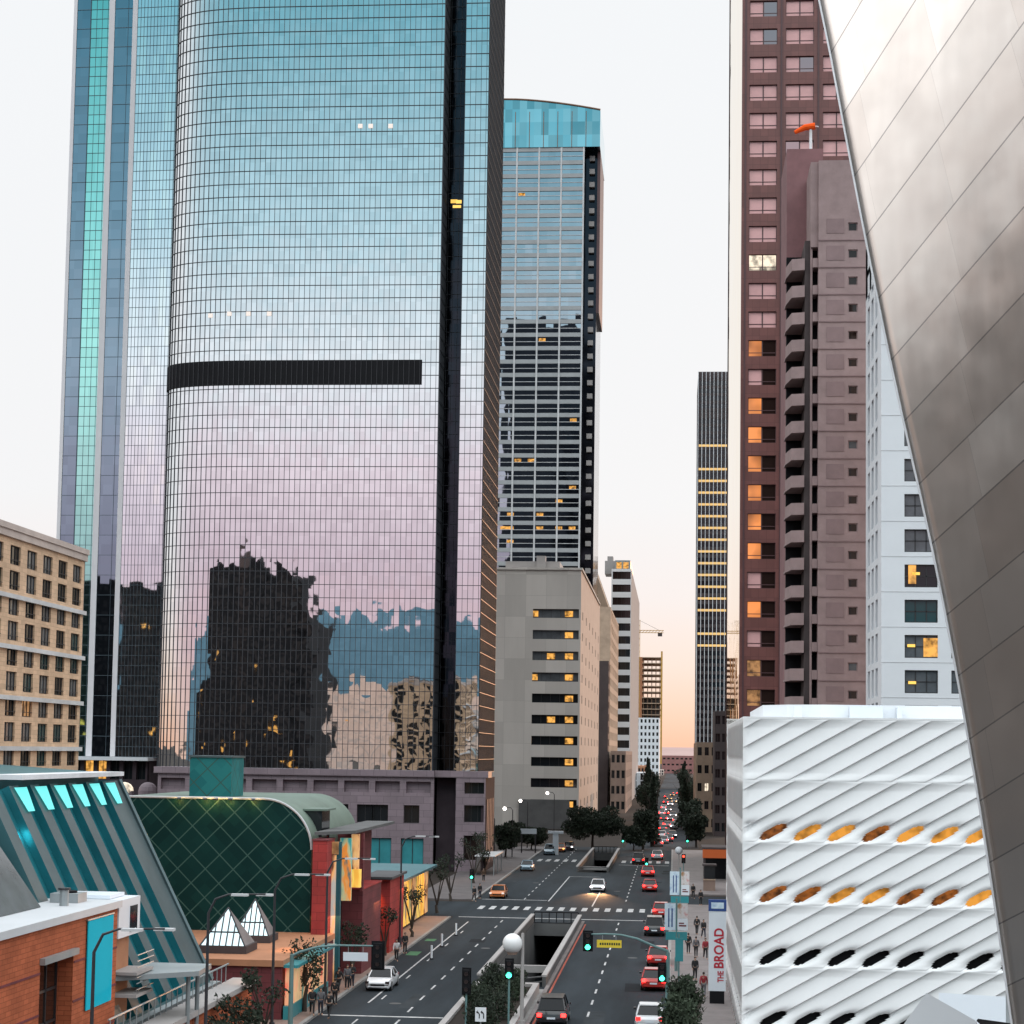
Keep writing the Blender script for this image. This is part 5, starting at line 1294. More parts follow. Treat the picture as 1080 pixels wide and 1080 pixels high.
rb_ = thing('red_gallery', 'dark red low gallery with terracotta roof terrace carrying two glass pyramids', 'gallery', (-32, 122, 0))
rgx0, rgx1, rgz = -42.0, W(297, 1040, 118).x, W(270, 1012, 118).z
mb = MB(); mb.box(rgx0, 118, .02, rgx1, 135.9, rgz - .4); mb.build('red_wall', 'dark_red', rb_)
mb = MB(); mb.box(rgx0 - .1, 117.8, rgz - .396, rgx1 + .1, 135.9, rgz); mb.build('roof_terrace', 'terracotta', rb_)
reg('pyr_glass', mirror('pyr_glass', (.55, .68, .70), .8, .8, tilt=.01))
for (pxa, pxb, pyb, pyt, Yq, lab) in ((211, 258, 999, 957, 121.0, 'front'), (246, 283, 987, 948, 128.0, 'rear')):
    a, b = W(pxa, pyb, Yq), W(pxb, pyb, Yq); w_ = b.x - a.x; top_ = W((pxa + pxb) / 2 + 2, pyt, Yq + w_ / 2)
    p_ = thing('glass_pyramid', 'larger nearer glass pyramid skylight on the red gallery roof' if lab == 'front' else 'smaller glass pyramid skylight behind the nearer one', 'skylight', ((a.x + b.x) / 2, Yq + w_ / 2, rgz), 'pyramid skylights on the gallery roof')
    zb_ = rgz + .5
    ap = V(((a.x + b.x) / 2, Yq + w_ / 2, max(top_.z, zb_ + 2.2)))
    q_ = [V((a.x, Yq, zb_)), V((b.x, Yq, zb_)), V((b.x, Yq + w_, zb_)), V((a.x, Yq + w_, zb_))]
    mb = MB(); mb.face([q_[0], q_[1], ap], 0, [(0, 0), (3, 0), (1.5, 3)]); mb.face([q_[3], q_[0], ap], 0, [(0, 0), (3, 0), (1.5, 3)]); mb.build('glass_face', 'pyr_glass', p_)
    mb = MB(); mb.face([q_[1], q_[2], ap]); mb.face([q_[2], q_[3], ap]); mb.build('metal_face', 'pave', p_)
    mb = MB(); mb.box(a.x - .15, Yq - .15, rgz + .01, b.x + .15, Yq + w_ + .15, zb_ - .01); mb.build('kerb', 'dark_stone', p_)
    mb = MB()
    for k in range(1, 7):
        t = k / 7; f_ = q_[0].lerp(q_[1], t); m_ = 1 - abs(2 * t - 1); tp = f_.lerp(ap if False else V((f_.x, Yq + w_ / 2 * m_, zb_ + (ap.z - zb_) * m_)), 1)
        mb.tube([f_ + V((0, -.03, .02)), tp + V((0, -.03, .02))], .045, 4)
    for t in (.36,): mb.tube([q_[0].lerp(ap, t) + V((0, -.04, 0)), q_[1].lerp(ap, t) + V((0, -.04, 0))], .04, 4)
    mb.tube([q_[0], ap], .06, 4); mb.tube([q_[1], ap], .06, 4); mb.build('glazing_bar', 'pole_dark', p_)
# street front of the museum: red pier, tall printed columns, canopy, red boxes
rp = thing('red_pier', 'tall plain red stone pier beside the green vault', 'wall', (-27, 138, 0))
X0, X1, Z0, Z1 = RC(329, 887, 344, 985, 134.5)
mb = MB(); mb.box(X0, 134.5, 0, X1, 137.5, Z1); mb.build('stone_block', 'red_stone', rp)
mb = MB(); mb.box(X0 - .06, 134.44, Z1, X1 + .06, 137.56, Z1 + .12); mb.build('cap', 'dark_red', rp)
pgd = thing('poster_hall', 'tall glazed hall with colourful printed columns under a thin sloping canopy', 'gallery', (-26, 142, 0))
hz_ = W(365, 878, 140).z
X0 = W(345, 940, 137).x; X1 = -24.2
mb = MB(); mb.prism([(X0 - .6, 134.8), (X1 + .9, 138.5), (X1 + .9, 158), (X0 - .6, 158)], hz_, hz_ + .22); mb.build('canopy', 'conc_dark', pgd)
def col_strip(px0_, px1_, y0_, y1_, Y_, m_, nm, par):
    a, b, c, d = RC(px0_, y0_, px1_, y1_, Y_); mb = MB(); mb.box(a, Y_, max(.02, c), b, Y_ + .5, d); mb.build(nm, m_, par)
col_strip(343, 353, 902, 1050, 136.5, 'poster_orange', 'printed_column', pgd)
col_strip(343, 357, 888, 901, 136.45, 'lit_soft', 'lit_beam', pgd)
col_strip(353.5, 358, 888, 1050, 136.6, 'teal_column', 'teal_column', pgd)
col_strip(340, 342.8, 900, 1045, 136.2, 'teal_column', 'teal_column', pgd)
col_strip(358, 370, 884, 950, 138.5, 'poster_teal', 'printed_column', pgd)
col_strip(370.2, 378, 880, 935, 140, 'poster_orange', 'printed_column', pgd)
col_strip(371, 380, 917, 936, 139.8, 'poster_yellow', 'lit_window', pgd)
col_strip(380, 383, 879, 940, 142, 'dark_red', 'slim_column', pgd)
mb = MB(); mb.box(W(343, 950, 147).x, 147, 0.02, -24.9, 156, hz_ - .02); mb.build('back_wall', 'dark_red', pgd)
wx_ = thing('red_box', 'deep red windowless box lit orange from above, right of the printed columns', 'kiosk', (-25.5, 150, 0))
a, b, c, d = RC(383, 927, 411, 1000, 158); mb = MB(); mb.box(a, 158, .02, b, 166, d); mb.build('red_wall', 'red_stone', wx_)
mb = MB(); mb.box(a - .2, 157.4, d + .003, b + .25, 166.2, d + .2); mb.build('roof_slab', 'roof_dark', wx_)
wl = bpy.data.lights.new('wall_washer', 'SPOT'); wl.energy = 900; wl.color = (1, .36, .06); wl.spot_size = math.radians(80); wl.spot_blend = .9; wl.shadow_soft_size = .15
wo = bpy.data.objects.new('wall_washer', wl); COL.objects.link(wo); wo.location = ((a + b) / 2 - .6, 157.2, d - .15); wo.rotation_euler = V((0, .5, -1)).to_track_quat('-Z', 'Y').to_euler()
lb2 = thing('dark_red_box', 'lower dark red box in front of the tall orange lit box', 'kiosk', (-26, 144, 0))
a, b, c, d = RC(360, 938, 382, 1010, 143); mb = MB(); mb.box(a, 143, .02, b, 152, d); mb.build('red_wall', 'dark_red', lb2)
mb = MB(); mb.box(a - .06, 142.94, d + .003, b + .06, 152.06, d + .1); mb.build('cap', 'red_stone', lb2)
ps = thing('poster_gallery', 'street side glass gallery of yellow lit posters beyond the red box', 'gallery', (-26, 180, 0))
a, b, c, d = RC(411, 923, 455, 1000, 168)
gy0, gy1 = 167.0, 196.0
gX = W(411, 960, gy0).x
gX = -25.2
mb = MB(); mb.box(gX - 6, gy0, .02, gX - .25, gy1, 5.0); mb.build('gallery_body', 'dark_stone', ps)
mb = MB(); mb.box(gX - 6, gy0 - .4, 5.02, gX + .8, gy1 + .4, 5.25); mb.build('roof_slab', 'teal_roof', ps)
for k in range(9):
    y_ = gy0 + .6 + k * 3.1; mb = MB(); mb.box(gX - .24, y_, .5, gX + .02, y_ + 2.6, 4.9); mb.build('poster', ['poster_yellow', 'poster_yellow', 'poster_orange'][k % 3] if k > 1 else 'poster_teal', ps)
mb = MB(); mb.box(gX - 5.6, gy0 - .12, 1.6, gX - .4, gy0 - .01, 4.6); mb.build('poster', 'poster_orange', ps)
pk_ = thing('poster_wall', 'glowing pink and yellow poster wall beside the red gallery', 'poster wall', (-26.2, 122, 0))
mb = MB(); mb.box(rgx1 + .15, 118.3, 1.0, rgx1 + .5, 131, rgz - .5); mb.build('poster', 'poster_pink', pk_)
mb = MB(); mb.box(rgx1 + .1, 118, rgz - .48, rgx1 + 1.0, 131.6, rgz - .30); mb.box(rgx1 + .13, 118, .02, rgx1 + .55, 131.2, .98); mb.build('frame', 'teal_door', pk_)
# warm glow of the poster walls on the pavement comes from lamps under the canopies
for (y_, e_) in ((112, 26), (124, 36), (136, 70), (150, 100), (165, 130), (178, 130), (190, 110)):
    al = bpy.data.lights.new('canopy_lamp', 'AREA'); al.energy = e_; al.color = (1, .50, .20); al.size = 3
    ao = bpy.data.objects.new('canopy_lamp', al); COL.objects.link(ao); ao.location = (-24.4, y_, 5.0 if y_ > 130 else 4.2)

# ------------------------------------------------------------------ things behind the camera that stand mirrored in the glass
dk = thing('dark_office', 'dark office tower with stepped top seen mirrored in the rounded glass tower', 'office tower', (-200, -170, 0))
def back_block(r, x0, x1, y0, y1, z, m, wins=True, nm='wall', gm='glass', lit=.06, fp=3.8, pitch=3.2):
    mb = MB()
    n_ = int((x1 - x0) / pitch); f_ = int(z / fp)
    ww = facade(mb, (x1, y1, 0), (-1, 0, 0), cuts(x1 - x0, n_, pitch * .6), [v for q in range(f_) for v in (q * fp, q * fp + 1.4)] + [z - .8, z], lambda i, j: wins and i % 2 == 1 and j % 2 == 1, .3) if False else None
    mb.box(x0, y0, 0, x1, y1, z, 0); mb.build(nm, m, r)
    if wins:
        mb = MB(); mb2 = MB()
        for i in range(n_):
            for j in range(1, f_):
                t = mb2 if rnd() < lit else mb
                xa = x0 + (i + .2) * (x1 - x0) / n_; t.face([(xa + (x1 - x0) / n_ * .6, y1 + .05, j * fp), (xa, y1 + .05, j * fp), (xa, y1 + .05, j * fp + 2.1), (xa + (x1 - x0) / n_ * .6, y1 + .05, j * fp + 2.1)])
        o = mb.build('window_field', gm, r); o['kind'] = 'stuff'
        if mb2.f: o = mb2.build('lit_window_field', 'lit', r); o['kind'] = 'stuff'
bk0 = lambda px: W(px, 700, 1).x
Yv = 2 * TY + 150
x_ = lambda px: bk0(px) * Yv
hgt = lambda y: 17 + (791 - y) / 2000 * Yv
back_block(dk, x_(310), x_(326), -190, -152, hgt(640), 'black', True, 'lower_wing', gm='night_pane', lit=.02)
back_block(dk, x_(262), x_(310) - .2, -190, -151, hgt(600), 'black', True, 'main_wall', gm='night_pane', lit=.008)
back_block(dk, -300, x_(262) - .2, -195, -150, hgt(588), 'black', True, 'tall_wall', gm='night_pane', lit=.012)
back_block(dk, -385, -300.2, -195, -152, hgt(715), 'black', True, 'left_wall', gm='night_pane', lit=.02)
zb_ = hgt(588)
mb = MB(); mb.box(-200, -190, zb_, -180, -165, zb_ + 6); mb.tube([(-190, -170, zb_ + 6), (-190, -170, zb_ + 16)], .5, 6); mb.build('roof_house', 'dark_stone', dk)
tz = lambda y, Y_: 17 + (795 - y) / 2000 * Y_
names = [('tan_court_block', 'long tan court building mirrored low in the glass tower', -330, -60, -700, 728, 'tan_trim'), ('tan_hall_block', 'pale tan hall mirrored low beside the dark slot of the glass tower', -58, 120, -620, 735, 'tan_stone')]
for nm, lab, xa, xb, yy, ytop, m_ in names:
    Y_ = 2 * TY - yy; r = thing(nm, lab, 'building', ((xa + xb) / 2, yy - 20, 0)); back_block(r, xa, xb, yy - 40, yy, tz(ytop, Y_), m_, True, gm='conc', lit=.01, fp=6, pitch=9)
for (xa, xb, yy, ytop, m_, lab) in ((-118, -92, -330, 748, 'conc', 'grey block mirrored between the dark office and the tan hall'), (-88, -62, -300, 765, 'beige', 'low beige block mirrored at the foot of the glass tower'), (-50, -25, -260, 770, 'conc_dark', 'small dark block mirrored at the lower right of the glass tower'), (-300, -235, -420, 745, 'dark_stone', 'dark block mirrored low in the faceted tower')):
    Y_ = 2 * TY - yy; r = thing('mirrored_block', lab, 'building', ((xa + xb) / 2, yy - 10, 0)); back_block(r, xa, xb, yy - 25, yy, tz(ytop, Y_), m_, True, lit=.05)
# ------------------------------------------------------------------ trees
def crown_mesh(mb, blobs, n, size, R_, mi=0):
    for _ in range(n):
        c, r = R_.choice(blobs)
        d = V((R_.gauss(0, 1), R_.gauss(0, 1), R_.gauss(0, 1))).normalized()
        p = V(c) + V((d.x * r[0], d.y * r[1], d.z * r[2])) * (R_.random() ** .33)
        a = V((R_.gauss(0, 1), R_.gauss(0, 1), R_.gauss(0, .6))).normalized(); b = a.orthogonal().normalized(); q = a.cross(b)
        s = size * R_.uniform(.6, 1.4); t = R_.random() * 6.28; u = b * math.cos(t) + q * math.sin(t); w = q * math.cos(t) - b * math.sin(t)
        mb.face([p - u * s, p - w * s * .45, p + u * s, p + w * s * .45], mi)
def tree(name, label, loc, h, cr, seed, kind='round', leaf='leaf_dark', group=None, n=1500, size=None):
    R_ = random.Random(seed); r = thing(name, label, 'tree', loc, group); x, y, z0 = loc
    mb = MB(); fork = h * (.35 if kind == 'round' else .15)
    mb.tube([(x, y, z0 - .05), (x + R_.uniform(-.1, .1), y, z0 + fork * .5), (x + R_.uniform(-.2, .2), y, z0 + fork)], [h * .035, h * .028, h * .022], 8)
    tips = []
    for k in range(6):
        a = R_.random() * 6.28; e = V((x + math.cos(a) * cr * .6, y + math.sin(a) * cr * .6, z0 + h * R_.uniform(.6, .88)))
        m_ = V((x, y, z0 + fork)).lerp(e, .5) + V((0, 0, h * .05)); mb.tube([(x, y, z0 + fork * .97), m_, e], [h * .018, h * .011, h * .004], 5); tips.append(e)
        for s_ in range(3 if kind == 'bare' else 1):
            e2 = e + V((R_.uniform(-1, 1), R_.uniform(-1, 1), R_.uniform(.2, 1))) * h * .14; mb.tube([m_.lerp(e, .6), e2], [h * .006, h * .002], 4)
    mb.build('trunk', 'bark', r)
    blobs = []
    if kind == 'round':
        for k in range(26):
            a = R_.random() * 6.28; rr = cr * R_.uniform(.2, .75); blobs.append(((x + math.cos(a) * rr, y + math.sin(a) * rr, z0 + h * R_.uniform(.36, .86)), (cr * R_.uniform(.28, .45),) * 2 + (h * R_.uniform(.12, .2),)))
    elif kind == 'cone':
        for k in range(14):
            t = k / 13; blobs.append(((x + R_.uniform(-.1, .1) * cr, y, z0 + h * (.12 + .85 * t)), (cr * (1.05 - t) * R_.uniform(.7, 1) + .1,) * 2 + (h * .08,)))
    else:
        for e in tips: blobs.append((tuple(e), (cr * .35, cr * .35, h * .12)))
    mb = MB(); crown_mesh(mb, blobs, n, size or h * .028, R_); mb.build('crown', leaf, r)
    return r
g_ = G(625, 897)
tree('ficus_tree', 'wide round dark tree at the crest left of the far sunken road', (g_.x, g_.y, 0), 7.8, 5.4, 3, n=11000, size=.24)
gp = 'dark street trees at the crest'
for k, (px, py, h, c, kd, lb) in enumerate([(678, 896, 7.0, 2.8, 'round', 'dark dense street tree right of the wide round tree, left of the red tail lights'), (688, 893, 12.5, 1.7, 'cone', 'taller dark narrow tree rising behind the dense street tree'), (668, 897, 4.2, 2.2, 'round', 'small dark tree tucked beside the wide round tree'), (560, 897, 4.2, 3.4, 'round', 'dark low tree behind the pale cars at the left kerb'), (533, 905, 5.4, 2.6, 'round', 'dark tree in front of the pale slab beside the podium'), (545, 893, 4.6, 2.6, 'round', 'dark tree between the podium tree and the low tree')]):
    g_ = G(px, py); tree('street_tree', lb, (g_.x, g_.y, 0), h, c, 20 + k, kd, group=gp, n=4200, size=.26)
for k, (px, Y, h, c, kd, lb) in enumerate([(684, 620, 15, 3.2, 'cone', 'tall dark cypress left of the far traffic lights'), (688, 760, 10, 4, 'round', 'distant dark tree left of the far traffic'), (723, 430, 11, 2.4, 'cone', 'dark narrow tree right of the far red lights'), (729, 380, 8, 2.6, 'round', 'dark round tree in front of the tan stone block'), (722, 620, 14, 3.0, 'cone', 'farther dark tree on the right side of the avenue'), (735, 350, 6.5, 2.6, 'round', 'dark tree beside the orange lit canopy'), (722, 800, 11, 4.5, 'round', 'most distant dark tree on the right of the avenue'), (683, 520, 9, 3.4, 'round', 'dark rounded tree in front of the tall cypress'), (727, 520, 9, 3.0, 'round', 'dark rounded tree left of the stone block')]):
    x = W(px, 800, Y).x; tree('street_tree', lb, (x, Y, 0), h, c, 40 + k, kd, group='trees along the far avenue', n=3400, size=.34)
tree('kerb_tree', 'dark bushy tree on the right kerb at the bottom of the view', (W(720, 1060, 100).x, 100, 0.15), 4.6, 1.5, 71, n=3800, size=.13, leaf='leaf_mid')
tree('kerb_tree', 'second dark tree just behind the bushy one on the right kerb', (W(722, 1030, 113).x, 113, 0.15), 4.3, 1.3, 72, n=2600, size=.13, leaf='leaf_mid')
for k, (px, Y, h, c, kd, lb) in enumerate([(268, 104, 3.4, 1.8, 'round', 'dark small tree in front of the red gallery wall'), (240, 100, 2.8, 1.6, 'round', 'low dark tree behind the grey coping'), (295, 110, 4.2, 1.6, 'bare', 'thin bare tree beside the pink poster wall'), (325, 122, 4.8, 1.6, 'round', 'dark tree below the printed columns'), (285, 98, 2.6, 1.3, 'bare', 'pale leafless sapling at the bottom left pavement'), (232, 96, 3.0, 1.4, 'bare', 'leafless tree against the orange garden wall'),
        (438, 172, 5, 1.6, 'bare', 'slender tree before the yellow posters'), (462, 198, 5.5, 1.9, 'bare', 'slender tree beyond the yellow posters'), (476, 214, 5.5, 2.0, 'bare', 'slender tree by the crossing at the podium'), (500, 243, 6, 2.2, 'bare', 'thin tree beside the podium fins'), (512, 262, 6, 2.2, 'bare', 'thin tree at the far end of the podium'), (392, 140, 4.5, 1.4, 'bare', 'thin tree before the dark red box'), (415, 156, 4.5, 1.4, 'bare', 'thin tree before the orange lit box')]):
    x = W(px, 900, Y).x; x = min(x, -23.6); tree('pavement_tree', lb, (x, Y, .15), h, c, 80 + k, kd, group='small trees on the left pavement', n=900 if kd == 'round' else 380, size=.13)
for k, (px, py, s_) in enumerate([(508, 1060, 1.5), (525, 1040, 1.7), (540, 1052, 1.4), (520, 1072, 1.9), (548, 1030, 1.2), (505, 1085, 1.6)]):
    g_ = G(px, py + 12); R_ = random.Random(200 + k); x, y = min(-10.4, max(-13.0, g_.x)), min(132, g_.y)
    r = thing('median_shrub', ['dark round shrub at the left of the median bed', 'tall dark shrub behind the green signal pole', 'dark shrub beside the lamp pole', 'biggest dark shrub at the front of the median bed', 'small shrub under the white globe', 'low shrub near the arrow sign'][k], 'shrub', (x, y, .6), 'shrubs in the median bed')
    mb = MB(); mb.tube([(x, y, .5), (x, y, 1.2)], .06, 5); mb.build('stem', 'bark', r)
    bl = [((x + R_.uniform(-.6, .6) * s_ * .7, y + R_.uniform(-.7, .7) * s_, .9 + R_.uniform(.1, 1) * s_ * .7), (s_ * .42, s_ * .5, s_ * .4)) for _ in range(9)]
    mb = MB(); crown_mesh(mb, bl, 1500, .11, R_); mb.build('foliage', 'leaf_dark' if k % 2 else 'leaf_mid', r)

# ------------------------------------------------------------------ vehicles
def section(w, zb, zt_, cham=.12):
    return [(-w * .9, zb), (-w, zb + .18), (-w, zt_ - cham * 1.6), (-w * .93, zt_), (w * .93, zt_), (w, zt_ - cham * 1.6), (w, zb + .18), (w * .9, zb)]
def loft(mb, secs, mi=0):
    i = len(mb.v); n = len(secs[0][1])
    for y, s in secs:
        for x, z in s: mb.v.append(V((x, y, z)))
    for k in range(len(secs) - 1):
        for a in range(n):
            b = (a + 1) % n; mb.f.append([i + k * n + a, i + k * n + b, i + (k + 1) * n + b, i + (k + 1) * n + a]); mb.m.append(mi); mb.u.append(None)
    e = i + (len(secs) - 1) * n
    mb.f.append([i + a for a in range(n)][::-1]); mb.f.append([e + a for a in range(n)]); mb.m += [mi, mi]; mb.u += [None, None]
CAT = {}
def car_proto(kind):
    """front of the car looks along -Y (towards the camera)"""
    r = thing('parked_car', 'car', 'car', (0, -500, 0))
    L_, Wd, Hr = dict(sedan=(4.7, .90, 1.45), suv=(4.7, .94, 1.75), van=(5.4, .98, 2.2))[kind]
    f, b = -L_ / 2, L_ / 2
    oy = -500
    mb = MB()
    bl = dict(sedan=.92, suv=1.05, van=1.15)[kind]
    loft(mb, [(oy + f, section(Wd * .80, .32, .62)), (oy + f + .12, section(Wd * .92, .22, .74)), (oy + f + .9, section(Wd, .20, bl - .10)), (oy + f + 1.35, section(Wd, .20, bl)), (oy + b - .9, section(Wd, .20, bl)), (oy + b - .15, section(Wd * .95, .24, bl - .04)), (oy + b, section(Wd * .84, .36, .72))])
    body = mb.build('body', 'car_white', r, smooth=True)
    ca, cb, cc, cd = dict(sedan=(f + 1.15, f + 1.95, b - 1.45, b - .62), suv=(f + 1.05, f + 1.7, b - .75, b - .22), van=(f + .5, f + 1.2, b - .3, b - .12))[kind]
    mb = MB(); wb_, wt = Wd * .90, Wd * .74
    qs = lambda y, w, z: [V((-w, oy + y, z)), V((w, oy + y, z))]
    A, B, C_, D = qs(ca, wb_, bl - .005), qs(cb, wt, Hr - .06), qs(cc, wt, Hr - .06), qs(cd, wb_, bl - .005)
    mb.face([A[0], A[1], B[1], B[0]]); mb.face([D[1], D[0], C_[0], C_[1]]); mb.face([A[1], D[1], C_[1], B[1]]); mb.face([D[0], A[0], B[0], C_[0]])
    mb.build('window', 'car_glass', r)
    mb = MB(); mb.prism([(-wt * .98, oy + cb - .03), (wt * .98, oy + cb - .03), (wt * .98, oy + cc + .03), (-wt * .98, oy + cc + .03)], Hr - .06, Hr)
    for p_, q_ in ((A, B), (D, C_)):
        for s_ in (0, 1): mb.tube([p_[s_], q_[s_]], .045, 5)
    for s_ in (0, 1): m1 = A[s_].lerp(D[s_], .5); m2 = B[s_].lerp(C_[s_], .5); mb.tube([m1, m2], .045, 5)
    mb.build('roof', 'car_white', r)
    for sx_ in (-1, 1):
        for yy in (f + .85, b - .85):
            mb = MB(); mb.tube([(sx_ * (Wd - .20), oy + yy, .33), (sx_ * (Wd + .01), oy + yy, .33)], .33, 16); w_ = mb.build('wheel', 'tyre', r)
            mb = MB(); mb.tube([(sx_ * (Wd - .02), oy + yy, .33), (sx_ * (Wd + .025), oy + yy, .33)], .20, 10); o = mb.build('rim', 'rim', w_)
        mb = MB(); mb.box(sx_ * Wd * .80 - .17, oy + f - .015, .56, sx_ * Wd * .80 + .10, oy + f + .13, .72); mb.build('headlight', 'lens_off', r)
        mb = MB(); mb.box(sx_ * Wd * .80 - .16, oy + b - .10, .66, sx_ * Wd * .80 + .12, oy + b + .025, .86); mb.build('tail_light', 'tail', r)
        mb = MB(); mb.box(sx_ * (Wd + .02) - .02, oy + ca + .35, bl, sx_ * (Wd + .13) + .02, oy + ca + .5, bl + .14); mb.build('side_mirror', 'car_black', r)
    mb = MB(); mb.box(-.5, oy + f - .022, .40, .5, oy + f + .02, .54); mb.build('grille', 'black', r)
    mb = MB(); mb.box(-.26, oy + b + .002, .52, .26, oy + b + .03, .64); mb.build('number_plate', 'sign_white', r)
    return r
for k in ('sedan', 'suv', 'van'): CAT[k] = car_proto(k)
used = set()
def car(kind, colour, px, py, away, label, head='lens_off', tail='tail', rot=0, name='car', X=None, Y=None):
    if Y is None: g_ = G(px, py, .01); X, Y = (g_.x if X is None else X), g_.y + (2.3 if not away else 2.3)
    p = CAT[kind]
    r = dup(p, (X, Y, .01), (math.pi if away else 0) + rot, label, 'cars on the avenue'); r.name = name; r['category'] = 'car' if kind != 'van' else 'van'
    for c in r.children:
        b = c.name.split('.')[0]
        def setm(o, m):
            o.material_slots[0].link = 'OBJECT'; o.material_slots[0].material = MT[m]
        if b in ('body', 'roof'): setm(c, 'car_' + colour)
        elif b == 'headlight': setm(c, head)
        elif b == 'tail_light': setm(c, tail)
    return r
reg('tail_hot', emit('tail_hot', (1.0, .012, .010), 18)); reg('tail_off', mat('tail_off', (.25, .01, .01), .3))
car('sedan', 'white', 398, 1046, False, 'white car parked nose on at the left kerb', tail='tail_off', name='parked_car')
car('sedan', 'taxi', 524, 948, False, 'orange taxi by the left kerb at the crossing', tail='tail_off', name='taxi', head='glint')
car('sedan', 'blue', 555, 919, False, 'pale blue car at the left kerb beyond the crossing', tail='tail_off', name='parked_car')
car('suv', 'blue', 579, 902, False, 'pale blue van-like car farthest along the left kerb', name='parked_car')
car('sedan', 'grey', 599, 897, False, 'grey car with glaring white headlights at the crest', head='head')
car('sedan', 'taxi', 590, 899, False, 'orange lit car beside the glaring headlights at the crest', head='amber')
wc = car('sedan', 'white', 630, 941, False, 'white car with lit headlights driving towards the near crossing', head='head')
car('suv', 'black', 581, 1084, True, 'black car with red tail lights at the bottom by the median', tail='tail_hot')
car('suv', 'black', 673, 912, True, 'dark car waiting at the far green light', tail='tail')
car('sedan', 'white', 693, 907, True, 'white car among red lights near the far crossing', tail='tail_hot')
car('sedan', 'red', 683, 925, True, 'bright red car, farther of two red cars between the crossings', tail='tail_hot')
car('sedan', 'red', 685, 941, True, 'bright red car just beyond the near crossing, nearer of two red cars in line', tail='tail_hot')
car('sedan', 'red', 697, 968, True, 'red car half hidden behind the lower street banner', tail='tail_hot')
car('suv', 'black', 690, 988, True, 'dark car with two red tail lights below the crossing', tail='tail_hot')
car('sedan', 'red', 694, 1020, True, 'red car ahead of the biggest red car at the right kerb', tail='tail_hot')
car('sedan', 'red', 689, 1046, True, 'biggest red car glowing with brake lights at the right kerb', tail='tail_hot')
car('sedan', 'white', 685, 1088, True, 'white car cut off by the lower edge of the view, below the bushy kerb tree', tail='tail')
far_lab = ['distant car showing red brake lights down the avenue', 'distant car showing white headlights down the avenue', 'distant car with orange lights down the avenue']
Rf = random.Random(5)
spots = [(694, 893, 1), (700, 890, 1), (705, 888, 1), (698, 884, 1), (703, 881, 1), (699, 877, 1), (709, 884, 0), (696, 872, 1), (704, 873, 1), (711, 874, 0), (700, 866, 1), (698, 860, 1), (707, 866, 0), (702, 860, 1), (710, 862, 0), (705, 856, 0), (700, 854, 1), (713, 868, 1), (712, 872, 1), (707, 850, 0), (702, 848, 1), (711, 847, 2), (706, 844, 2), (715, 846, 2), (709, 840, 2), (703, 842, 1), (712, 838, 1)]
for k, (px, py, t) in enumerate(spots):
    away = t == 1; y_ = 'tail_hot'
    o = car('sedan', Rf.choice(['grey', 'black', 'silver', 'white']), px, py, away, 'distant car', head='head' if t == 0 else 'amber', tail='tail_hot')
    o.name = 'distant_car'; o['label'] = ['distant car showing lit headlights far down the avenue', 'distant car showing red brake lights far down the avenue', 'distant car showing orange lamps far down the avenue'][t]; o['group'] = ['far cars with headlights', 'far cars with brake lights', 'far cars with orange lamps'][t]
for k in list(CAT.values()):
    for c in list(k.children):
        for g in list(c.children): bpy.data.objects.remove(g)
        bpy.data.objects.remove(c)
    bpy.data.objects.remove(k)
for sx_ in (-.65, .65):                                    # the beams of the white car's headlights
    hl = bpy.data.lights.new('headlight_beam', 'SPOT'); hl.energy = 2600; hl.color = (1, .50, .22); hl.spot_size = math.radians(38); hl.spot_blend = .6; hl.shadow_soft_size = .12
    ho_ = bpy.data.objects.new('headlight_beam', hl); COL.objects.link(ho_); ho_.location = (wc.location.x + sx_, wc.location.y - 2.45, .66); ho_.rotation_euler = V((0, -1, -.075)).to_track_quat('-Z', 'Y').to_euler()

# ------------------------------------------------------------------ street furniture
def lens(mb, c, r, mi): mb.tube([V(c) + V((0, .02, 0)), V(c) + V((0, -.035, 0))], r, 10, mi)
def signal_head(parent, x, y, z, on, face=True, h=1.05, w=.36):
    """three-lens housing; z = bottom"""
    mb = MB(); mb.box(x - w / 2, y - .13, z, x + w / 2, y + .13, z + h); mb.box(x - w * .75, y + .135, z - .12, x + w * .75, y + .15, z + h + .12)
    hd = mb.build('signal_head', 'black', parent)
    for k, c in enumerate(('green_light', 'lens_off', 'red_light')):
        lit_ = (on == k) and face; zc_ = z + h * (k + .5) / 3
        mb = MB(); lens(mb, (x, y - .15, zc_), .125 if not lit_ else .17, 0); mb.build('lens', c if lit_ else 'lens_off', parent)
        mb = MB(); mb.tube([(x - .15, y - .14, zc_ + .02), (x - .1, y - .3, zc_ + .14), (x + .1, y - .3, zc_ + .14), (x + .15, y - .14, zc_ + .02)], .02, 4); mb.build('visor', 'black', parent)
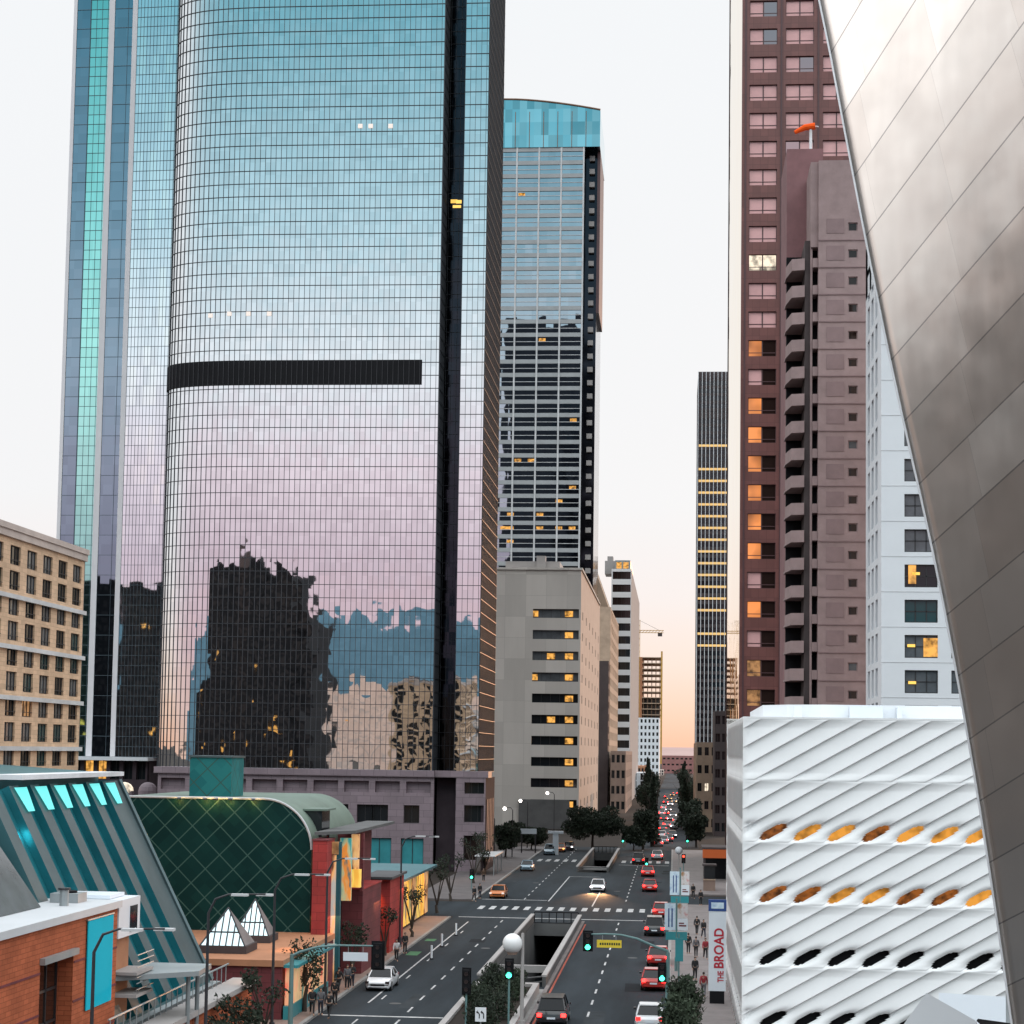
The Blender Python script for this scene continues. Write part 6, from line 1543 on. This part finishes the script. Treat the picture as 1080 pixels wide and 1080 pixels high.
def street_lamp(y, lab, x=-23.4, h=9.6, dx=2.9, heads=2, lit_=False):
    r = thing('street_lamp', lab, 'street lamp', (x, y, .15), 'tall double headed lamps along the left kerb')
    mb = MB(); s_ = 1 if dx > 0 else -1
    mb.tube([(x, y, .15), (x, y, h * .45), (x, y, h * .9), (x + dx * .12, y, h * .975), (x + dx * .35, y, h), (x + dx, y, h + .05)], [.10, .085, .07, .06, .05, .04], 8); mb.tube([(x, y, .15), (x, y, 1.0)], .17, 8); mb.build('pole', 'pole_dark', r, smooth=True)
    for k in range(heads):
        xx = x + dx - .15 - k * 1.05; yy = y + (.5 if k == 0 else -.5)
        mb = MB(); mb.box(xx - .42, yy - .16, h - .08 + .05 * k, xx + .42, yy + .16, h + .03 + .05 * k); mb.tube([(xx, y, h + .04), (xx, yy, h + .02)], .035, 5); mb.build('lamp_head', 'frame_light', r)
        if lit_:
            mb = MB(); mb.ball((xx, yy, h - .12), .2, 8, 6); mb.build('bulb', 'lamp_white', r)
    return r
for y_, lab in ((76, 'dark curved lamp post in front of the cyan banner'), (95, 'dark lamp post standing before the teal slope and pyramids'), (111, 'dark lamp post before the pink poster wall'), (128, 'dark lamp post before the printed columns'), (163, 'dark lamp post by the yellow poster gallery')):
    street_lamp(y_, lab)
for px, py, h_, lab in ((556, 895, 8.5, 'lit lamp post at the left kerb before the pale slab'), (540, 905, 8.0, 'lit lamp post beside the podium tree'), (584, 890, 9.5, 'lit lamp post at the crest before the slab'), (521, 912, 7.2, 'lit lamp post at the far podium corner')):
    g_ = G(px, py); r = thing('street_lamp', lab, 'street lamp', (g_.x, g_.y, 0), 'lit lamps beyond the crossing'); mb = MB(); mb.tube([(g_.x, g_.y, 0), (g_.x, g_.y, h_ - .4), (g_.x - .3, g_.y, h_), (g_.x - 1.6, g_.y, h_ + .05)], [.1, .07, .06, .05], 6); mb.build('pole', 'pole_dark', r)
    mb = MB(); mb.ball((g_.x - 1.3, g_.y, h_ - .15), .28, 8, 6); mb.build('bulb', 'lamp_white', r)
# left mast arm with white street sign
mx_, my_ = -23.1, 115.0
r = thing('signal_mast', 'teal grey signal mast arm with white sign at the lower left corner', 'traffic signal', (mx_, my_, .15))
mz_ = W(395, 998, my_).z; xe_ = W(397, 998, my_).x
mb = MB(); mb.tube([(mx_, my_, .15), (mx_, my_, mz_ - .6)], [.16, .12], 10); mb.tube([(mx_, my_, mz_ - .7), (mx_ + .5, my_, mz_ - .45), (mx_ + 1.6, my_, mz_ - .12), (mx_ + 2.8, my_, mz_), (xe_ + .1, my_, mz_ + .02)], [.09, .085, .075, .06, .05], 8); mb.build('mast', 'teal_metal_pole', r, smooth=True)
signal_head(r, xe_ + .1, my_ - .1, mz_ - 1.3, 9, False, 1.5, .55)
a, b, c, d = RC(362, 1004.5, 388, 1013.5, my_); mb = MB(); mb.box(a, my_ - .03, c, b, my_ + .03, d); mb.build('street_sign', 'sign_white', r)
mb = MB()
for xx in (a + .3, b - .3): mb.tube([(xx, my_, d), (xx, my_, mz_)], .025, 4)
mb.build('sign_hanger', 'grey_metal', r)
# right mast arm with yellow street sign
mx_, my_ = -.35, 120.0
r = thing('signal_mast', 'signal mast arm with green light and yellow sign over the right lanes', 'traffic signal', (mx_, my_, .15))
P_ = [W(x, y, my_) for x, y in ((704, 1003), (690, 998), (672, 990), (655, 986), (638, 985), (622, 985.5))]
mb = MB(); mb.tube([(mx_, my_, .15), (mx_, my_, P_[0].z - .1)], [.16, .12], 10); mb.tube([(mx_, my_, P_[0].z - .15)] + P_, [.10, .09, .08, .07, .06, .055, .05], 8); mb.build('mast', 'teal_metal_pole', r, smooth=True)
sg = W(620, 1000, my_); signal_head(r, sg.x, my_ - .12, sg.z - .08, 0, True, 1.05, .42)
a, b, c, d = RC(629.5, 991.5, 655.5, 999.5, my_); mb = MB(); mb.box(a, my_ - .03, c, b, my_ + .03, d); sgn = mb.build('street_sign', 'yellow_sign', r)
mb = MB()
for k in range(9): mb.box(a + .18 + k * .145, my_ - .036, c + .16, a + .28 + k * .145, my_ - .031, c + .30)
mb.build('sign_lettering', 'leaf_mid', r)
mb = MB()
for xx in (a + .35, b - .35): mb.tube([(xx, my_, d), (xx, my_, P_[3].z)], .025, 4)
mb.build('sign_hanger', 'grey_metal', r)
signal_head(r, mx_ - .35, my_ - .2, W(700, 1034, my_).z, 0, True, 1.0, .36)
def post_signal(px, py, Y, on, lab, h=1.0, base=None, face=True, x=None):
    c = W(px, py, Y); X = c.x if x is None else x
    r = thing('signal_post', lab, 'traffic signal', (X, Y, .1)); off = {0: 1 / 6, 1: .5, 2: 5 / 6}.get(on, .5)
    z = c.z - h * off; mb = MB(); mb.tube([(X, Y, .1), (X, Y, z)], .06, 8); mb.build('post', 'teal_metal_pole', r)
    signal_head(r, X, Y - .1, z, on, face, h, .36)
post_signal(537, 1028, 113, 0, 'slim green signal post in the median shrubs')
post_signal(492, 1035, 112, 9, 'black signal back at the left side of the median', 1.35, face=False)
post_signal(497.5, 925, 232, 0, 'green signal at the left kerb before the podium')
post_signal(657, 887, 345, 0, 'green signal beside the wide round tree')
post_signal(682, 911, 288, 0, 'green signal between dark car and red cars', .95)
post_signal(721, 903, 262, 2, 'red signal above the upper street banner', 1.0)
post_signal(686, 874, 450, 0, 'distant green signal left of the far traffic')
post_signal(712, 878, 430, 0, 'distant green signal right of the far traffic')
post_signal(725, 887, 345, 0, 'faint green signal beside the tan stone block')
# globe lamp in the median
gx, gy = G(550, 1092).x, G(550, 1092).y
r = thing('globe_lamp', 'big white globe lamp on a pale post in the median', 'street lamp', (gx, gy, .15))
zt_ = W(550, 984, gy).z; mb = MB(); mb.tube([(gx, gy, .15), (gx, gy, zt_)], [.13, .09], 10); mb.tube([(gx, gy, .15), (gx, gy, .9)], .2, 10); gc = W(540.5, 995, gy - .1)
mb.tube([(gx, gy, zt_ - .35), (gc.x + .3, gy, gc.z - .55), (gc.x, gy - .1, gc.z - .5)], .05, 6); mb.build('post', 'conc', r)
mb = MB(); mb.ball(gc, .60, 20, 14); mb.build('globe', mat('globe_white', (.80, .80, .80), .3, var=.03), r, smooth=True)
mb = MB(); mb.tube([gc + V((0, 0, -.66)), gc + V((0, 0, -.5))], [.28, .34], 12); mb.build('collar', 'brown_stone', r)
g2 = G(715, 905); gy2 = 275; gcx = W(716, 897, gy2); r = thing('globe_lamp', 'distant white globe lamp right of the far crossing', 'street lamp', (gcx.x, gy2, 0)); mb = MB(); mb.tube([(gcx.x, gy2, 0), (gcx.x, gy2, gcx.z)], .08, 6); mb.build('post', 'conc', r); mb = MB(); mb.ball(gcx, .55, 14, 10); mb.build('globe', 'white_wall', r, smooth=True)
# small white lane sign in the median
c = W(507, 1070, 104); r = thing('lane_sign', 'small white square sign with two black turn arrows in the median', 'road sign', (c.x, 104, .15))
mb = MB(); mb.tube([(c.x, 104.03, .15), (c.x, 104.03, c.z - .36)], .04, 6); mb.build('post', 'grey_metal', r)
mb = MB(); mb.box(c.x - .3, 103.96, c.z - .38, c.x + .3, 104.0, c.z + .38); mb.build('plate', 'white_wall', r)
for dx in (-.13, .11):
    mb = MB(); x = c.x + dx; y = 103.95
    mb.tube([(x + .06, y, c.z - .2), (x + .06, y, c.z + .02), (x + .0, y, c.z + .12), (x - .05, y, c.z + .13)], .028, 5); mb.face([(x - .03, y - .01, c.z + .05), (x - .03, y - .01, c.z + .23), (x - .12, y - .01, c.z + .14)]); mb.build('arrow', 'black', r)
# street banners on lamp posts
def banner_post(Y, pxa, pxm, pxb, py0, py1, lab):
    a, b, c, d = RC(pxa, py0, pxm - 1, py1, Y); e, f, _, _ = RC(pxm + 1, py0, pxb, py1, Y); x = (b + e) / 2
    r = thing('banner_post', lab, 'banner post', (x, Y, .15), 'banner posts on the right kerb')
    mb = MB(); mb.tube([(x, Y, .15), (x, Y, d + .4)], .07, 8); mb.tube([(x, Y, .15), (x, Y, 1.2)], .13, 8); mb.build('post', 'teal_metal_pole', r)
    mb = MB(); mb.box(a, Y - .015, c, b, Y + .015, d); k = mb.build('banner_sheet', 'print_blue', r)
    mb = MB()
    for q in range(2): xx = a + (b - a) * (.32 + .3 * q); mb.box(xx, Y - .024, c + .25, xx + .10, Y - .017, d - .4)
    mb.build('banner_lettering', 'sign_blue', k)
    h2 = c + (d - c) * .42
    mb = MB(); mb.box(e, Y - .015, h2 + .06, f, Y + .015, d); k = mb.build('banner_sheet', 'print_photo', r)
    mb = MB(); mb.box(e, Y - .015, c, f, Y + .015, h2 + .04); k = mb.build('banner_sheet', 'sign_white', r)
    mb = MB(); mb.box(e + .12, Y - .024, c + .3, f - .12, Y - .017, c + .42); mb.box(e + .12, Y - .024, c + .5, f - .3, Y - .017, c + .6); mb.build('banner_lettering', 'dark_red', k)
    mb = MB()
    for z in (c, d): mb.tube([(a, Y, z), (f, Y, z)], .025, 5)
    mb.build('bracket', 'grey_metal', r)
    mb = MB(); mb.box(a + .1, Y - .05, c - .75, f - .05, Y + .05, c - .12); mb.build('name_board', 'teal_door', r)
banner_post(190, 706.5, 717.5, 727, 919, 944, 'upper pair of pale street banners on a teal post')
banner_post(150, 701, 713.5, 725.5, 952.5, 981, 'lower pair of pale street banners on a teal post')
r = thing('info_post', 'short teal post with a hanging teal board below the lower banners', 'sign post', (.35, 134, .15))
c = W(716, 1000, 134); mb = MB(); mb.tube([(c.x, 134, .15), (c.x, 134, c.z + 1)], .06, 6); mb.build('post', 'teal_metal_pole', r); mb = MB(); mb.box(c.x - .25, 133.9, c.z - .9, c.x + .3, 133.98, c.z + .7); mb.build('board', 'teal_door', r)
# museum pylon sign
SYp = 131.0
a, b, c, d = RC(747.5, 949, 765.5, 1056, SYp); c = .15
r = thing('museum_pylon', 'tall white vertical sign lettered THE BROAD in red with a blue top', 'sign', ((a + b) / 2, SYp, .15))
zb_ = W(756, 961, SYp).z
mb = MB(); mb.box(a, SYp, 1.0, b, SYp + .35, zb_ - .01); mb.build('board', 'sign_white', r)
mb = MB(); mb.box(a - .03, SYp - .03, zb_, b + .03, SYp + .38, d); bt = mb.build('blue_top', 'sign_blue', r)
mb = MB(); mb.box(a + .15, SYp - .05, zb_ + .18, b - .15, SYp - .032, d - .18); mb.build('pale_panel', 'print_blue', bt)
mb = MB(); mb.box(a + .08, SYp + .05, .15, b - .08, SYp + .3, .999); mb.build('plinth', 'black', r)
w_ = b - a
Mx = Matrix(((0, -1, 0, 0), (0, 0, -1, 0), (1, 0, 0, 0), (0, 0, 0, 1)))         # text runs upwards, faces the camera
zs0 = W(756, 1021, SYp).z; zs1 = W(756, 979, SYp).z
def sign_text(body, x, z0, z1, hgt):
    o = text_mesh('lettering', body, 1.0, 'sign_red', None, Matrix.Identity(4))
    me = o.data; xs_ = [v.co.x for v in me.vertices]; ys_ = [v.co.y for v in me.vertices]
    lx, ly = max(xs_) - min(xs_), max(ys_) - min(ys_)
    S_ = Matrix.Diagonal((( z1 - z0) / lx, hgt / ly, 1, 1)) @ Matrix.Translation((-min(xs_), -min(ys_), 0))
    me.transform(Matrix.Translation(V((x, SYp - .012, z0)) - V(r.location)) @ Mx @ S_); o.parent = r
    bm = bmesh.new(); bm.from_mesh(me); bmesh.ops.recalc_face_normals(bm, faces=bm.faces); bm.to_mesh(me); bm.free()
sign_text('BROAD', b - .14, zs0, zs1, w_ * .58)
sign_text('THE', b - .14, W(756, 1036, SYp).z, W(756, 1024, SYp).z, w_ * .36)
# kiosk and orange lit canopy on the right pavement
a, b, c, d = RC(742, 911, 754.5, 938, 238); r = thing('kiosk', 'small brown kiosk with dark upper half on the right pavement', 'kiosk', ((a + b) / 2, 239, .15))
mb = MB(); mb.box(a, 238, .15, b, 240, 1.5); mb.build('counter', 'brown_stone', r); mb = MB(); mb.box(a + .05, 238.1, 1.51, b - .05, 239.9, 3.2); mb.build('glazing', 'glass', r); mb = MB(); mb.box(a - .15, 237.8, 3.21, b + .15, 240.2, 3.4); mb.build('roof', 'dark_stone', r); mb = MB(); mb.box(a - .02, 237.9, 1.45, b + .02, 237.99, 1.6); mb.build('counter_edge', 'tan_stone', r)
a, b, c, d = RC(740, 893, 770, 905, 256); r = thing('awning', 'dark awning with glowing orange edge in front of the granite tower', 'awning', ((a + b) / 2, 258, 0))
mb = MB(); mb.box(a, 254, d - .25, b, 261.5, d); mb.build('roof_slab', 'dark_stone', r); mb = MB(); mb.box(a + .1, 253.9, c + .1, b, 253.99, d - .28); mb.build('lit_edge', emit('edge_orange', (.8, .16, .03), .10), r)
mb = MB(); mb.box(a + .2, 254.2, 0, a + .5, 254.5, d - .26); mb.box(b - .5, 254.2, 0, b - .2, 254.5, d - .26); mb.build('post', 'dark_stone', r)
mb = MB(); mb.box(a + .3, 261, 0, b, 261.4, d - .26); mb.build('rear_wall', 'black', r)
# bus shelter and kerbside bits on the left beyond the crossing
r = thing('bus_shelter', 'grey bus shelter with pale roof on the left pavement beyond the crossing', 'bus shelter', (-25.4, 262, .15))
mb = MB(); mb.box(-27, 258, 2.7, -24.2, 270, 2.85); mb.build('roof', 'frame_light', r); mb = MB(); mb.box(-26.9, 258.2, .15, -26.8, 269.8, 2.69); mb.build('back_panel', 'glass_grey', r)
mb = MB()
for y_ in (258.3, 264, 269.6): mb.tube([(-24.4, y_, .15), (-24.4, y_, 2.69)], .06, 6)
mb.build('post', 'grey_metal', r)
r = thing('overhead_sign', 'long pale overhead sign on dark posts before the slab', 'road sign', (W(558, 878, 318).x, 318, 0))
a, b, c, d = RC(549, 874, 566, 879.5, 318); mb = MB(); mb.box(a, 317.9, c, b, 318, d); mb.build('plate', 'sign_white', r); mb = MB(); mb.tube([(a + .2, 318.1, 0), (a + .2, 318.1, d)], .12, 6); mb.tube([(b - .2, 318.1, 0), (b - .2, 318.1, d)], .12, 6); mb.build('post', 'pole_dark', r)
a, b, c, d = RC(583, 876, 589, 893, 316); r = thing('white_pillar', 'white rectangular pillar sign behind the pale cars', 'pillar', ((a + b) / 2, 316, 0)); mb = MB(); mb.box(a, 316, 0, b, 316.6, d - .5); mb.build('shaft', 'sign_white', r); mb = MB(); mb.box(a - .8, 315.8, d - .49, b + .8, 316.8, d - .1); mb.build('cap', 'sign_white', r)
# white delineator posts in the bike lane buffer
for k, (px, py, lab) in enumerate(((455, 1012, 'white lane post nearest the white parked car'), (466, 999, 'white lane post, second from the white parked car'), (481, 987, 'white lane post nearest the crossing'))):
    g_ = G(px, py); r = thing('lane_post', lab, 'bollard', (g_.x, g_.y, 0), 'white posts in the lane buffer')
    mb = MB(); mb.tube([(g_.x, g_.y, .12), (g_.x, g_.y, 1.15)], .085, 8); mb.build('shaft', 'white_wall', r); mb = MB(); mb.tube([(g_.x, g_.y, 0.01), (g_.x, g_.y, .12)], [.2, .12], 8); mb.build('foot', 'black', r)
# ------------------------------------------------------------------ people
def skin_mesh(joints, bones, root=0, sub=1):
    me = bpy.data.meshes.new('sk'); me.from_pydata([j[0] for j in joints], bones, [])
    ob = bpy.data.objects.new('sk', me); COL.objects.link(ob)
    sk = ob.modifiers.new('s', 'SKIN'); sk.use_smooth_shade = True
    for v, j in zip(me.skin_vertices[0].data, joints):
        v.radius = j[1] if isinstance(j[1], tuple) else (j[1], j[1]); v.use_root = False
    me.skin_vertices[0].data[root].use_root = True
    if sub: ss = ob.modifiers.new('u', 'SUBSURF'); ss.levels = ss.render_levels = sub
    dg = bpy.context.evaluated_depsgraph_get(); out = bpy.data.meshes.new_from_object(ob.evaluated_get(dg))
    bpy.data.objects.remove(ob); return out
def person_proto(pose):
    """1.72 m adult, faces -Y; pose 0 stands, 1 strides, 2 stands with bent arm"""
    st = {0: .0, 1: .34, 2: .04}[pose]; ar = {0: .05, 1: .22, 2: .05}[pose]
    J = {}
    def j(n, x, y, z, r): J[n] = ((x, y, z), r)
    j('pel', 0, 0, .95, (.15, .11)); j('wai', 0, 0, 1.10, (.135, .095)); j('che', 0, .01, 1.30, (.165, .11)); j('nk0', 0, .01, 1.45, .065); j('nk1', 0, -.005, 1.53, .055); j('hd0', 0, -.02, 1.59, (.075, .09)); j('hd1', 0, -.015, 1.66, (.078, .095)); j('hd2', 0, -.005, 1.715, .055)
    j('nose', 0, -.115, 1.60, .014)
    for s, n in ((-1, 'L'), (1, 'R')):
        j('sh' + n, s * .19, .01, 1.42, .06); sw = s * ar
        el_ = (s * .235, sw * .6 + .02, 1.15); wr = (s * .235, sw - .06, .92)
        if pose == 2 and s > 0: el_ = (.25, .03, 1.14); wr = (.15, -.24, 1.20)
        j('el' + n, *el_, .045); j('wr' + n, *wr, .032)
        d = (V(wr) - V(el_)).normalized(); hp = V(wr) + d * .08; j('ha' + n, *hp, (.035, .02))
        for q in range(4):
            o = V((0, (q - 1.5) * .019, 0)); k1 = hp + d * .045 + o; k2 = hp + d * (.075 + (.012 if q in (1, 2) else 0)) + o + V((-s * .02, 0, 0)); j('f%d' % q + n, *k1, .009); j('g%d' % q + n, *k2, .008)
        j('th' + n, *(V(wr) + d * .05 + V((-s * .02, -.035, 0))), .011); j('ti' + n, *(V(wr) + d * .085 + V((-s * .03, -.05, 0))), .009)
        fy = s * st; j('hi' + n, s * .09, 0, .90, .095); j('kn' + n, s * .095, -fy * .45 - .01, .50 + abs(fy) * .02, .062); lift = .06 if (pose == 1 and s < 0) else 0
        j('an' + n, s * .095, -fy * .9 + .03 + (.12 if lift else 0), .09 + lift, .042); j('to' + n, s * .11, -fy * .9 - .13 + (.14 if lift else 0), .04 + lift * .5, (.042, .03)); j('he' + n, s * .095, -fy * .9 + .06 + (.12 if lift else 0), .045 + lift, .035)
    B = [('pel', 'wai'), ('wai', 'che'), ('che', 'nk0'), ('nk0', 'nk1'), ('nk1', 'hd0'), ('hd0', 'hd1'), ('hd1', 'hd2'), ('hd0', 'nose')]
    for n in 'LR':
        B += [('che', 'sh' + n), ('sh' + n, 'el' + n), ('el' + n, 'wr' + n), ('wr' + n, 'ha' + n), ('pel', 'hi' + n), ('hi' + n, 'kn' + n), ('kn' + n, 'an' + n), ('an' + n, 'to' + n), ('an' + n, 'he' + n), ('wr' + n, 'th' + n), ('th' + n, 'ti' + n)]
        for q in range(4): B += [('ha' + n, 'f%d' % q + n), ('f%d' % q + n, 'g%d' % q + n)]
    def sub(names, bones, grow):
        ks = [k for k in J if k in names]; ix = {k: i for i, k in enumerate(ks)}
        g = lambda r: tuple(x + grow for x in r) if isinstance(r, tuple) else r + grow
        return skin_mesh([(J[k][0], g(J[k][1])) for k in ks], [(ix[a], ix[b]) for a, b in bones if a in ix and b in ix])
    body = sub(set(J), B, 0)
    top = sub({'pel', 'wai', 'che', 'nk0'} | {p + n for p in ('sh', 'el', 'wr') for n in 'LR'}, B, .016)
    leg = sub({'pel'} | {p + n for p in ('hi', 'kn', 'an') for n in 'LR'}, B, .014)
    hair = MB(); hair.ball((0, .012, 1.675), .098, 12, 8, 0, (.92, 1.05, .95)); 
    return body, top, leg, hair
reg('skin_a', mat('skin_a', (.38, .22, .15), .6, var=.05)); reg('skin_b', mat('skin_b', (.16, .085, .055), .6, var=.05))
for k, c in dict(navy=(.02, .025, .04), dark=(.018, .018, .02), red=(.30, .03, .04), grey=(.12, .12, .13), white=(.55, .55, .56), brown=(.09, .05, .03)).items(): reg('cl_' + k, mat('cl_' + k, c, .85, var=.1, scale=8))
reg('hair', mat('hair', (.02, .014, .01), .6))
PR = [person_proto(p) for p in (0, 1, 2)]
hair_me = []
for p in PR:
    o = p[3].build('hair', 'hair', None, smooth=True); hair_me.append(o.data); bpy.data.objects.remove(o)
    p[0].materials.clear(); p[0].materials.append(MT['skin_a']); p[1].materials.clear(); p[1].materials.append(MT['cl_dark']); p[2].materials.clear(); p[2].materials.append(MT['cl_navy'])
def person(X, Y, pose, rz, top, leg, lab, z=.15, sc_=1.0):
    r = thing('person', lab, 'person', (X, Y, z), 'people on the pavements'); r.rotation_euler = (0, 0, rz); r.scale = (sc_,) * 3
    b, t, l, _ = PR[pose]
    for nm, me, m in (('body', b, 'skin_a'), ('jacket', t, top), ('trousers', l, leg), ('hair', hair_me[pose], 'hair')):
        o = bpy.data.objects.new(nm, me); COL.objects.link(o); o.parent = r
        o.material_slots[0].link = 'OBJECT'; o.material_slots[0].material = MT[m]
PP = [(357, 1047, 1, 2.9, 'cl_dark', 'cl_dark', 'person in dark clothes walking below the printed columns'), (366, 1044, 0, .3, 'cl_grey', 'cl_dark', 'person in grey jacket standing near the white parked car'), (371, 1042, 2, .0, 'cl_dark', 'cl_navy', 'person in dark coat nearest the white parked car'), (353, 1060, 0, 3.1, 'cl_dark', 'cl_dark', 'person in black seen from behind at the kerb corner'),
      (329, 1071, 1, .2, 'cl_dark', 'cl_dark', 'person in black, left of three at the bottom kerb'), (338, 1071, 0, .1, 'cl_grey', 'cl_navy', 'person in grey, middle of three at the bottom kerb'), (347, 1075, 1, 3.0, 'cl_dark', 'cl_dark', 'person in dark clothes, right of three at the bottom kerb'), (418, 1014, 1, .1, 'cl_white', 'cl_dark', 'person in white top walking past the red boxes'), (427, 1006, 0, .4, 'cl_dark', 'cl_dark', 'person in dark clothes before the yellow posters'),
      (500, 951, 1, .4, 'cl_dark', 'cl_dark', 'person in dark clothes at the podium crossing'), (506, 948, 0, .5, 'cl_dark', 'cl_navy', 'person waiting beside the green signal by the podium'), (510, 930, 0, .2, 'cl_brown', 'cl_dark', 'person in brown jacket before the podium fins'),
      (735, 986, 1, 3.0, 'cl_dark', 'cl_dark', 'person in dark clothes by the upper banners'), (742, 990, 1, .2, 'cl_dark', 'cl_navy', 'person in navy trousers beside the museum sign top'), (726, 1006, 0, 2.8, 'cl_dark', 'cl_dark', 'person in black standing beside the lower banners'), (734, 1010, 1, 3.1, 'cl_grey', 'cl_dark', 'person in grey walking left of the museum sign'), (744, 1012, 1, .1, 'cl_red', 'cl_dark', 'person in a red top left of the museum sign'), (733, 1034, 0, .3, 'cl_dark', 'cl_dark', 'person in black behind the bushy kerb tree'), (739, 955, 0, .3, 'cl_dark', 'cl_dark', 'person in dark clothes near the brown kiosk'), (731, 948, 1, .1, 'cl_dark', 'cl_dark', 'person in dark clothes left of the kiosk'), (742, 1052, 1, 3.1, 'cl_red', 'cl_grey', 'person in red top with grey trousers at the foot of the museum sign')]
for px, py, pose, rz, t, l, lab in PP:
    g_ = G(px, py, .15); person(g_.x, g_.y, pose, rz, t, l, lab)
